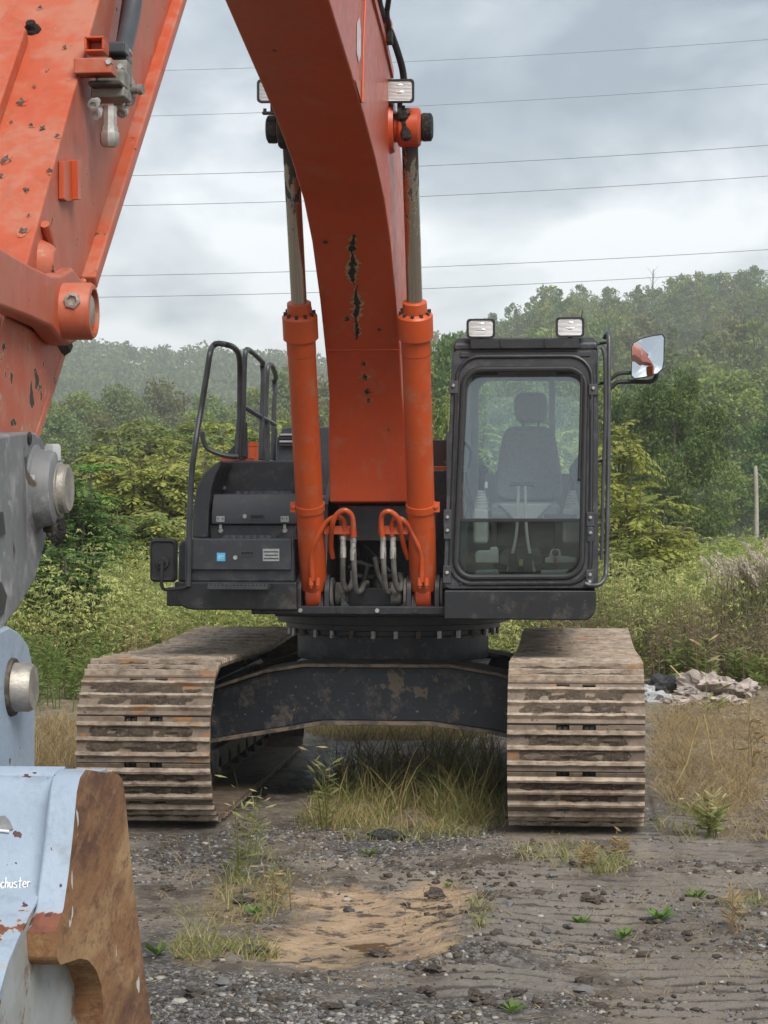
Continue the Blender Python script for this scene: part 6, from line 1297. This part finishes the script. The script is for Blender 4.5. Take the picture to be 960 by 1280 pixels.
def bank(name, label, n, p0, p1, d0, d1, h0, h1, mat, nleaf=42, leaf=0.10, lean=0.14, plume=0.4, vb=0.12, pw=0.8):
    a, d, x, y = scatter(n, p0, p1, d0, d1, pw); patch = fbm(x*0.8, y*0.8, 3, 40); H = (h0 + (h1-h0)*R.uniform(0, 1, n))*(0.45 + 1.1*patch); kk = R.uniform(0, 1, n) < np.clip((fbm(x*1.3, y*1.3, 3, 51) - 0.30)*4.5, 0.12, 1); x, y, H = x[kk], y[kk], H[kk]
    p = Plant(); B = np.stack([x, y, hgt(x, y) - 0.03], 1)
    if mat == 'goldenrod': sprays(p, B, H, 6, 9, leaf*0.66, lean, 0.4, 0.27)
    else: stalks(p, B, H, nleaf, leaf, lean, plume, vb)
    
    return tag(link(name, p.mesh(name, M[mat])), label, 'weeds', kind='stuff')
bank('goldenrod', 'feathery yellow-green goldenrod along the edge behind the left track', 4600, -220, 400, 25.5, 32, 0.85, 1.45, 'goldenrod', 46, 0.085, pw=0.9)
bank('goldenrod', 'tall pale goldenrod and weeds filling the bank beyond the right track', 4700, 590, 1160, 26.2, 36, 0.9, 1.5, 'goldenrod', 46, 0.085, 0.14, 0.42, pw=0.8)
bank('dry_weeds', 'brown dry stalks mixed into the bank beyond the right track', 1900, 640, 1010, 24.6, 29.0, 0.45, 1.15, 'drystem', 18, 0.06, 0.22, 0.0, 0.0)
bank('green_weeds', 'low bright green weeds between bucket ear and left track', 1300, -120, 130, 21.5, 25.5, 0.3, 0.75, 'leaf_mid', 30, 0.075, 0.2, 0.0, 0.0)
bank('shrubs', 'soft leafy bushes rising behind the goldenrod left of the excavator', 500, 130, 330, 31, 36, 0.6, 1.3, 'leaf_yellow', 60, 0.095, 0.22, 0.5, 0.15)
bank('shrubs', 'olive bushes rising behind the goldenrod right of the cab', 500, 735, 860, 32, 38, 0.6, 1.4, 'leaf_yellow', 60, 0.095, 0.22, 0.5, 0.1)
bank('green_shrubs', 'darker green bushes mixed in behind the goldenrod', 500, 590, 860, 33, 40, 0.7, 1.5, 'leaf_mid', 60, 0.10, 0.22, 0.5, 0.15)
bank('undergrowth', 'low green undergrowth around the pale bare pole beneath the dark trees', 1600, 830, 1160, 52, 82, 0.5, 1.2, 'leaf_mid', 60, 0.2, 0.25, 0.5, 0.1)
bank('dry_weeds', 'thin dry stalks before the goldenrod behind the left track', 260, 40, 260, 23.5, 26, 0.4, 0.9, 'straw', 12, 0.06, 0.25, 0.0)
bank('green_weeds', 'low green plants at the foot of the bank beyond the right track', 420, 700, 1010, 24.4, 26.5, 0.25, 0.6, 'leaf_mid', 24, 0.11, 0.2, 0.0)
bank('goldenrod', 'yellowish weeds seen under the excavator deck and between its tracks', 1500, 300, 680, 25, 34, 0.7, 1.1, 'goldenrod', 36, 0.085)
def blades(p, B, H, w, lean, bend, v0=0.0, v1=1.0):
    n = len(B); az = R.uniform(0, 2*PI, n); dv = np.stack([np.cos(az), np.sin(az), np.zeros(n)], 1); az2 = R.uniform(0, 2*PI, n); sd = np.stack([np.cos(az2), np.sin(az2), np.zeros(n)], 1)
    rows = []
    bd = bend*R.uniform(0.3, 1.5, n); ln = lean*R.uniform(0, 1.4, n)
    for t in (0, 0.35, 0.7, 1.0):
        c = B + dv*(H*(ln*t + bd*t*t))[:, None]; c[:, 2] += H*(t - 0.32*bd*t*t*1.6); ww = (w*(1 - t*0.92))
        ww = np.broadcast_to(ww, (n,))[:, None]; rows += [c - sd*ww, c + sd*ww]
    V = np.stack(rows, 1).reshape(-1, 3); b0 = np.arange(n)*8; Fq = np.concatenate([np.stack([b0+2*k, b0+2*k+1, b0+2*k+3, b0+2*k+2], 1) for k in range(3)])
    p.add(V, Fq, np.repeat(R.uniform(v0, v1, n), 8))
def grass(name, label, regs, mat, w, lean, bend, kind='stuff', v0=0, v1=1):
    p = Plant()
    for cx, cy, rx, ry, n, h0, h1 in regs:
        r = np.sqrt(R.uniform(0, 1, n)); a = R.uniform(0, 2*PI, n); qx, qy = cx + rx*r*np.cos(a), cy + ry*r*np.sin(a); d = 1.9*F/(qy - 640); x, y = lin(qx, d)
        k = fbm(x*3, y*3, 3, 60) > 0.30; x, y = x[k], y[k]
        ok = ~(((np.abs(x) < 0.42) | (np.abs(x + 2.55) < 0.42)) & (y > 13.3) & (y < 18.2)); x, y = x[ok], y[ok]
        blades(p, np.stack([x, y, hgt(x, y) - 0.01], 1), R.uniform(h0, h1, len(x)), w, lean, bend, v0, v1)
    return tag(link(name, p.mesh(name, M[mat])), label, 'grass', kind=kind)
grass('dry_grass', 'matted straw coloured grass beside the right track', [(885,950,75,75,3300,0.08,0.22), (930,900,90,28,1500,0.08,0.16), (935,1010,60,45,900,0.05,0.15), (840,925,28,50,900,0.1,0.25)], 'straw', 0.0032, 0.7, 1.0)
grass('dry_grass', 'pale dry grass between bucket and left track', [(70,945,40,45,1500,0.12,0.3), (130,980,60,20,500,0.08,0.2)], 'straw', 0.004, 0.3, 0.5)
grass('dry_grass', 'tan grass in the sunlit strip beyond the excavator', [(510,914,130,13,3000,0.12,0.3), (680,885,100,14,900,0.12,0.3)], 'straw', 0.005, 0.3, 0.4)
grass('tall_grass', 'tall green and tan grass growing under the excavator', [(495,985,95,36,260,0.22,0.6), (580,975,55,50,300,0.22,0.55), (440,990,50,30,110,0.15,0.4), (510,990,110,40,500,0.1,0.25)], 'grass', 0.0045, 0.25, 0.6)
grass('dry_grass', 'pale dry stalks among the grass under the excavator', [(520,985,105,42,420,0.2,0.55), (500,1020,120,22,700,0.06,0.2)], 'straw', 0.004, 0.25, 0.5)
grass('short_grass', 'short matted grass in front of the excavator', [(490,1026,125,26,1500,0.05,0.15), (580,1015,55,32,900,0.06,0.2), (440,1015,60,26,900,0.04,0.14), (320,1110,45,45,420,0.05,0.16), (255,1190,40,14,320,0.05,0.12), (320,1190,30,14,260,0.05,0.11), (600,1150,14,28,160,0.04,0.10), (700,1070,60,14,300,0.05,0.14), (760,1085,30,10,240,0.05,0.12), (860,1030,40,20,300,0.05,0.15), (930,1130,30,12,260,0.03,0.08), (205,1030,30,10,200,0.04,0.1), (250,1150,30,20,120,0.04,0.1)], 'grass', 0.0032, 0.45, 0.6, v0=0.2)
def litter(n):
    p = Plant(); qx = R.uniform(160, 1000, n); qy = R.uniform(1035, 1330, n); d = 1.9*F/(qy-640); x, y = lin(qx, d); k = R.uniform(0, 1, n) < np.clip(fbm(x*2.5, y*2.5, 3, 71)*3 - 0.9, 0.04, 1); x, y = x[k], y[k]; m = len(x)
    a = R.uniform(0, 2*PI, m); D = np.stack([np.cos(a), np.sin(a), R.uniform(-0.12, 0.2, m)], 1); V, Fq = leaves(np.stack([x, y, hgt(x, y) + 0.008], 1), D, R.uniform(0.03, 0.13, m), R.uniform(0.003, 0.007, m), roll=np.tile(np.array([[0.0, 0.0, 1.0]]), (m, 1)) + R.normal(size=(m, 3))*0.2); p.add(V, Fq, np.repeat(R.uniform(0, 1, m), 4))
    return tag(link('straw_litter', p.mesh('straw_litter', M['straw'])), 'loose bits of straw lying on the gravel and mud', 'straw', kind='stuff')
litter(2600)
grass('short_grass', 'thin yellow grass sprinkled over the muddy gravel', [(300,1100,110,70,420,0.03,0.12), (760,1100,200,40,420,0.03,0.09), (860,1180,110,70,260,0.03,0.08), (560,1160,60,60,150,0.03,0.08)], 'straw', 0.0028, 0.6, 0.8)
# single plants one could point at
def single(name, label, cat, px_, py_, build, mat, group=None):
    g0 = WZ(px_, py_, 0); g0.z = float(hgt([g0.x], [g0.y])[0]); p = Plant(); build(p); me = p.mesh(name, M[mat]); o = link(name, me); o.location = g0; return tag(o, label, cat, group)
def rosette(n, L, asp, el=0.35):
    def f(p):
        az = np.linspace(0, 2*PI, n, endpoint=False) + R.uniform(-.3, .3, n); e = el + R.uniform(-.15, .25, n); D = np.stack([np.cos(az)*np.cos(e), np.sin(az)*np.cos(e), np.sin(e)], 1); l = L*R.uniform(0.7, 1.2, n)
        V, Fq = leaves(D*l[:, None]*0.5 + np.array([0,0,0.01]), D, l, l*asp, roll=unit(np.stack([D[:,0]*0, D[:,1]*0, np.ones(n)], 1) + R.normal(size=(n,3))*0.15)); p.add(V, Fq, np.repeat(R.uniform(0.2, 1, n), 4))
    return f
for px_, py_, n, L, lb in ((727,1153,9,0.10,'bright green broad leafed weed in the gravel below the right track'), (825,1153,9,0.11,'bright weed with long leaves, rightmost of the pair on the rutted mud'), (778,1172,8,0.10,'spreading green weed lying flat on the rutted mud'), (195,1200,6,0.11,'upright two leafed green weed beside the rusty bucket plate'), (462,1073,7,0.09,'yellow-green weed beside the black rock under the machine'),
                           (870,1122,8,0.09,'flat green weed near the straw grass on the rutted mud'), (318,1147,9,0.08,'green weed at the edge of the sandy hollow'), (640,1275,6,0.08,'green weed at the bottom edge of the gravel heap'), (205,1030,8,0.14,'dark green weed under the lip of the left track'), (560,1110,5,0.05,'tiny weed among stones above the sandy hollow')):
    single('weed', lb, 'weed', px_, py_, rosette(n*2, L*0.8, 0.30, 0.55), 'weed')
def tallstalk(n, H, L, pl, v):
    def f(p): B = np.zeros((n, 3)); B[:, :2] = R.normal(size=(n, 2))*0.03; stalks(p, B, H*R.uniform(0.6, 1.1, n), 16, L, 0.22, pl, v, 0.004, 0.16)
    return f
for px_, py_, n, H, L, mt, lb in ((300,1095,5,0.42,0.07,'grass','tall seeding grass clump on the bare ground in front of the left track'), (312,1080,4,0.5,0.08,'grass','taller seeding stalks beside the sandy hollow'), (405,1035,4,0.55,0.1,'grass','green grass stalks at the inner edge of the left track'), (735,1085,6,0.16,0.07,'straw','small straw tuft in front of the right track'), (775,1075,5,0.14,0.06,'straw','second small straw tuft under the outer edge of the right track'),
                                  (345,1140,6,0.2,0.06,'straw','reddish dry tuft at the edge of the sandy hollow'), (925,1165,4,0.25,0.07,'straw','yellow dry weed at the picture edge on the rutted mud'), (885,905,2,0.75,0.14,'grass','yellow-green grass stalk bent over before the pinkish rubbish'), (885,1045,10,0.3,0.1,'grass','green tuft at the front of the straw coloured grass'), (945,960,5,0.5,0.1,'straw','tall straw stalk at the edge of the matted grass')):
    single('grass_tuft', lb, 'grass tuft', px_, py_, tallstalk(n, H, L, 0.25, 0.3), mt)
# long bent grass stems leaning over
def bent(name, label, l, r, mat='straw_stem'):
    pp = [WZ(px_, py_, 0) for px_, py_ in l[:1]]; Y0 = pp[0].y; MBo = MB(); MBo.tube([pp[0]] + [WY(a, c, Y0 - 0.02*i) for i, (a, c) in enumerate(l[1:])], r, 5, 3); return tag(MBo.build(name, M['stem']), label, 'grass stem')
M['stem'] = simple('dry_stem', (0.42, 0.33, 0.15), 0.8, 0, 0.2, 20)
bent('bent_grass', 'pale stem leaning left from the straw grass beside the right track', [(842,985), (858,955), (866,925), (874,902), (880,893)], 0.0055)
bent('bent_grass', 'reddish bent stem leaning right in the straw grass beside the right track', [(893,962), (888,935), (884,912), (880,893)], 0.005)
bent('bent_grass', 'long pale stem crossing the bank above the pinkish rubbish', [(870,868), (855,850), (838,832)], 0.010)
# seed plumes on the bank
for k, (px_, d, ty, n) in enumerate(((908,27.0,704,26), (930,27.2,694,30), (953,27,686,30), (974,27.2,690,24))):
    p = Plant(); g0 = at(px_, d); Hh = 1.9 - (ty - 640)*d/F; B = np.zeros((n, 3)); B[:, :2] = R.normal(size=(n, 2))*np.array([0.16, 0.2]); Hs = Hh*R.uniform(0.82, 1.05, n); tip = B + np.stack([R.uniform(-0.05, 0.3, n), R.normal(size=n)*0.1, Hs], 1)
    sd = np.array([0.006, 0, 0]); V = np.stack([B - sd, B + sd, tip + sd*0.5, tip - sd*0.5], 1).reshape(-1, 3); p.add(V, np.arange(4*n).reshape(n, 4), 0.0)
    k_ = 6*n; tt = R.uniform(0.05, 0.7, k_); bb_ = np.repeat(B, 6, 0)*(1-tt)[:, None] + np.repeat(tip, 6, 0)*tt[:, None]; az_ = R.uniform(0, 6.28, k_); D_ = np.stack([np.cos(az_)*0.6, np.sin(az_)*0.6, np.full(k_, 0.9)], 1); V, Fq = leaves(bb_ + unit(D_)*0.16, D_, 0.34, 0.012); p.add(V, Fq, np.repeat(R.uniform(0, 0.25, k_), 4))
    m_ = 60; t = R.uniform(0, 1, (n, m_)); pr = np.sin(PI*np.clip(t*0.9+0.08, 0, 1)); c = tip[:, None, :] + (t*0.30)[..., None]*np.array([-0.6, 0, 0.75]) - np.array([-0.1, 0, 0.16]) + R.normal(size=(n, m_, 3))*0.022*pr[..., None]
    V, Fq = leaves(c.reshape(-1, 3), np.array([-0.5, 0, 0.8]) + R.normal(size=(n*m_, 3))*0.35, 0.05, 0.016); p.add(V, Fq, np.repeat(R.uniform(0.65, 1, n*m_), 4))
    o = link('plume_grass', p.mesh('plume_grass', M['plume'])); o.location = (g0.x, g0.y, 0)
    tag(o, ('leftmost low clump of pale seed plumes on the bank under the dark tree', 'pale seed plumes just left of the bare pole', 'pale seed plumes rising right at the foot of the bare pole', 'pale seed plumes at the picture edge past the bare pole')[k], 'plume grass', 'pale plume grasses on the bank')
# red-leaved sprigs below the cab
for a, d, ty, lb in ((778, 29.5, 742, 'sprig of reddish leaves in the bank right of the cab skirt'), (690, 27, 770, 'small red leaved sprig under the cab skirt')):
    g0 = at(a, d); p = Plant(); Hh = 1.9 - (ty-640)*d/F; B = np.zeros((5, 3)); B[:, :2] = R.normal(size=(5, 2))*0.08; stalks(p, B, Hh*R.uniform(0.85, 1.0, 5), 26, 0.07, 0.12, 0.3, 0.3, 0.005, 0.45)
    o = link('red_sprig', p.mesh('red_sprig', leafmat('red_leaves', (0.14, 0.06, 0.03), (0.42, 0.10, 0.06)))); o.location = (g0.x, g0.y, 0); tag(o, lb, 'plant')
# pale bare pole
g0 = at(945, 84); b = MB(); b.tube([(0,0,-0.2), (0.02,0,2), (-0.02,0,3.6)], [0.085, 0.078, 0.07], 10, 3)
t = thing('bare_pole', 'pale bare wooden pole standing before the dark trees', 'pole', (g0.x, g0.y, 0)); o = bpy.data.objects.new('shaft', tmesh(b, 'shaft', M['pale_bark'])); COL.objects.link(o); o.parent = t
b = MB(); b.tube([(0.0, 0.0, 3.4), (0.3, 0.1, 3.0), (1.4, 0.4, 0.9)], 0.012, 5, 3); o = bpy.data.objects.new('stay_wire', tmesh(b, 'stay_wire', M['zinc'])); COL.objects.link(o); o.parent = t

# ------------------------------------------------------------------ stones and rubbish
def ico():
    t = (1+5**.5)/2; v = np.array([(-1,t,0),(1,t,0),(-1,-t,0),(1,-t,0),(0,-1,t),(0,1,t),(0,-1,-t),(0,1,-t),(t,0,-1),(t,0,1),(-t,0,-1),(-t,0,1)], float)
    f = [(0,11,5),(0,5,1),(0,1,7),(0,7,10),(0,10,11),(1,5,9),(5,11,4),(11,10,2),(10,7,6),(7,1,8),(3,9,4),(3,4,2),(3,2,6),(3,6,8),(3,8,9),(4,9,5),(2,4,11),(6,2,10),(8,6,7),(9,8,1)]
    return unit(v), np.array(f)
IV, IF = ico()
def stones(name, label, n, regs, s0, s1, kind='stuff'):
    V, Fs, v = [], [], []; tot = sum(r[4] for r in regs); k0 = 0
    for cx, cy, rx, ry, wgt in regs:
        m = int(n*wgt/tot); a = R.uniform(-rx, rx, m) + cx; b_ = np.clip(R.uniform(-ry, ry, m) + cy, 860, 1330); d = 1.9*F/(b_-640); x, y = lin(a, d)
        dens = fbm(x*1.7, y*1.7, 3, 77); k = R.uniform(0, 1, m) < np.clip(dens*2.8 - 0.75, 0.06, 1); pxk, pyk, _ = proj(x, y); k &= ~((blobs(pxk, pyk, SAND) > 0.35) & (R.uniform(0, 1, m) < 0.93)); k &= ~((cleats(x, y, pxk, pyk) > 0.4) & (R.uniform(0, 1, m) < 0.4)); k &= ~(((np.abs(x) < 0.42) | (np.abs(x + 2.55) < 0.42)) & (y > 13.3) & (y < 18.2)); x, y = x[k], y[k]; m = len(x)
        s = s0*np.exp(R.uniform(0, 1, m)**2.2*math.log(s1/s0)); z = hgt(x, y) + s*0.12
        sh = IV[None]*R.uniform(0.62, 1.25, (m, 12, 1))*(s[:, None]*np.stack([R.uniform(0.7, 1.3, m), R.uniform(0.7, 1.3, m), R.uniform(0.45, 0.8, m)], 1))[:, None, :]
        ca, sa = np.cos(R.uniform(0, 6.3, m))[:, None], np.sin(R.uniform(0, 6.3, m))[:, None]; sx = sh[..., 0]*ca - sh[..., 1]*sa; sy = sh[..., 0]*sa + sh[..., 1]*ca
        vv = np.stack([sx + x[:, None], sy + y[:, None], sh[..., 2] + z[:, None]], -1).reshape(-1, 3); V.append(vv); Fs.append((IF[None] + (np.arange(m)*12)[:, None, None]).reshape(-1, 3) + k0); k0 += m*12; v.append(np.repeat(R.uniform(0, 1, m), 12))
    return tag(link(name, np_mesh(name, np.concatenate(V), np.concatenate(Fs), M['stone'], {'v': ('POINT', np.concatenate(v))})), label, 'gravel', kind=kind)
ALLG = [(480,1170,500,130,5), (300,1260,200,45,2.5), (600,1230,110,80,2.0), (560,1280,200,30,1.2), (220,1060,130,40,0.9), (480,1055,160,25,0.7), (860,1120,130,120,0.9), (870,885,100,18,0.5), (780,990,180,90,0.4)]
stones('gravel', 'grey crushed stone and pebbles pressed into the mud', 60000, ALLG, 0.0035, 0.015)
stones('gravel', 'coarser grey stones lying on the gravel', 3000, ALLG, 0.011, 0.024)
def clod_stuff(n):
    ob = stones('mud_clods', 'dark crumbly lumps of mud on the ground', n, [(620,1180,140,110,3), (400,1250,300,50,2), (230,1120,110,90,1.5), (800,1150,200,130,3.5), (560,1140,60,30,1), (480,1075,300,40,1.5)], 0.004, 0.026); ob.data.materials[0] = M['clod']; return ob
M['clod'] = grit('mud_clod', (0.05, 0.04, 0.033), (0.085, 0.068, 0.055), (0.14, 0.115, 0.095), 30, 0.9, 0.6, 0.01)
clod_stuff(17000)
def rock(name, label, cat, px_, py_, size, seed, mat, sq=(1.2, 1, 0.65), group=None, rough=0.35, sub=3):
    import bmesh
    bm = bmesh.new(); bmesh.ops.create_icosphere(bm, subdivisions=sub, radius=1)
    for v in bm.verts:
        n = mnoise.fractal(v.co*1.3 + Vector((seed*5.1, seed, 0)), 0.8, 2.1, 4); f = 1 + rough*n; v.co = Vector((v.co.x*sq[0]*f, v.co.y*sq[1]*f, v.co.z*sq[2]*f))*size
    me = bpy.data.meshes.new(name); bm.to_mesh(me); bm.free(); me.materials.append(mat); me.polygons.foreach_set('use_smooth', [True]*len(me.polygons)); me.set_sharp_from_angle(angle=math.radians(28))
    a = me.attributes.new('v', 'FLOAT', 'POINT'); a.data.foreach_set('value', [random.Random(seed).random()]*len(me.vertices))
    g0 = WZ(px_, py_, 0); o = link(name, me); o.location = (g0.x, g0.y, float(hgt([g0.x], [g0.y])[0]) + size*sq[2]*0.35); o.rotation_euler.z = seed*1.3; return tag(o, label, cat, group)
for i, (px_, py_, s, lb) in enumerate(((365,417+640,0.0,''), (683,1170,0.028,'pale angular stone on the gravel heap'), (713,1190,0.025,'light grey squarish stone below the gravel heap'), (728,1205,0.028,'whitish stone beside the squarish grey stone'), (258,1186,0.03,'pale flat stone at the left of the sandy hollow'), (383,1195,0.024,'grey stone on the near rim of the sandy hollow'), (278,1243,0.03,'light grey stone in the coarse gravel near the bucket'), (655,1101,0.022,'bluish stone on the bank above the gravel heap'), (636,1140,0.030,'smooth pale stone right of the sandy hollow'), (690,1098,0.026,'cream stone under the front of the right track'), (245,1077,0.028,'flat beige stone before the left track'), (437,1133,0.028,'white stone half sunk in the sand'), (433,1118,0.02,'grey stone at the far edge of the sand'), (640,1265,0.030,'dark grey stone near the bottom of the gravel heap'), (730,1245,0.03,'broad grey stone low on the gravel heap'), (530,1275,0.026,'grey cobble at the bottom edge below the sand'), (612,1120,0.024,'brownish stone left of the gravel heap'), (545,1000+118,0.018,'small stone beside the dark clod in the sand'), (710,1164,0.022,'white pebble against the bright green weed'), (225,1265,0.028,'grey stone beside the rusty bucket plate'))):
    if s: rock('stone', lb, 'stone', px_, py_, s, i+3, M['stone'], (1.2, 0.9, 0.6), None, 0.5, 2)
rock('black_rock', 'flat black wet rock on the ground between the tracks', 'rock', 483, 1047, 0.085, 31, M['blackrock'], (1.25, 0.9, 0.5), None, 0.5, 4)
for i, (px_, py_, s, lb) in enumerate(((862,872,0.13,'pinkish crumpled sheeting lump, leftmost of the rubbish heap'), (885,868,0.20,'tallest pinkish crumpled sheeting lump in the middle of the rubbish heap'), (918,868,0.19,'broad pinkish crumpled sheeting lump at the outer end of the rubbish heap'), (905,880,0.13,'low flat pinkish sheeting lump in front of the rubbish heap'), (845,880,0.09,'small pinkish scrap beside the grey concrete chunk'))):
    rock('crumpled_sheeting', lb, 'rubbish', px_, py_, s, i+50, M['cloth'], (1.35, 1.0, 0.72 if i in (1, 2) else 0.5), 'pinkish rubbish by the bank', 0.9, 4)
rock('concrete_chunk', 'pale grey broken concrete chunk beside the right track', 'rubble', 821, 876, 0.13, 61, M['concrete'], (1.1, 0.9, 0.65), None, 0.6, 3)
rock('concrete_chunk', 'smaller grey concrete chunk nearest the right track', 'rubble', 812, 868, 0.10, 62, M['concrete'], (1.1, 0.9, 0.7), None, 0.6, 3)
rock('black_sheet', 'dark grey crumpled rubber sheet behind the concrete chunks', 'rubbish', 828, 866, 0.17, 63, M['blackrock'], (1.3, 0.7, 0.75), None, 0.7, 3)
rd2 = random.Random(77)
for i in range(26):
    rock('mud_clod', 'dark lump of crumbling mud', 'mud clod', rd2.choice((rd2.uniform(470,620), rd2.uniform(600,760), rd2.uniform(200,420))), rd2.uniform(1100,1275), rd2.uniform(0.02,0.045), 80+i, M['clod'], (1.3, 1.0, 0.55), 'dark mud clods scattered over the gravel', 0.9, 3)

# ------------------------------------------------------------------ power lines
M['wire'] = simple('overhead_wire', (0.2, 0.21, 0.22), 0.6)
for k, (l, dist, lb) in enumerate((([(210,88), (540,75.7), (960,49.4)], 92, 'thin overhead wire, highest in the sky'), ([(190,145), (553,131), (960,105)], 92, 'thin overhead wire, second from the top'), ([(163,219.5), (540,207), (960,181.6)], 92, 'overhead wire, third from the top'), ([(150,257), (540,245), (960,220)], 92, 'overhead wire, third from the bottom'), ([(120,345), (540,333.6), (960,312)], 92, 'overhead wire just above the lowest one'), ([(125,371.5), (540,360.5), (960,338)], 92, 'lowest overhead wire, touching the ridge skyline'))):
    cf = np.polyfit([q[0] for q in l], [q[1] for q in l], 2); P = [WY(float(x), float(np.polyval(cf, x)), dist) for x in np.linspace(-1600, 2600, 60)]
    tag(MB().tube(P, 0.009 if k < 2 else 0.0115, 6, 0).build('power_line', M['wire']), lb, 'power line', 'overhead power lines')

# ------------------------------------------------------------------ haze
HZ = True
if HZ:
    b = MB(); b.box(-2700, 2700, -500, 2700, -3.0, 96.0); hm = bpy.data.materials.new('haze_air'); hm.use_nodes = True; hn = hm.node_tree; hn.nodes.clear()
    ho = hn.nodes.new('ShaderNodeOutputMaterial'); hv = hn.nodes.new('ShaderNodeVolumePrincipled'); hv.inputs['Color'].default_value = (0.92, 0.94, 0.95, 1); hv.inputs['Density'].default_value = 0.0006; hv.inputs['Anisotropy'].default_value = 0.2
    hn.links.new(hv.outputs[0], ho.inputs['Volume']); tag(b.build('haze', hm), 'thin pale haze over the valley', 'haze', kind='stuff')
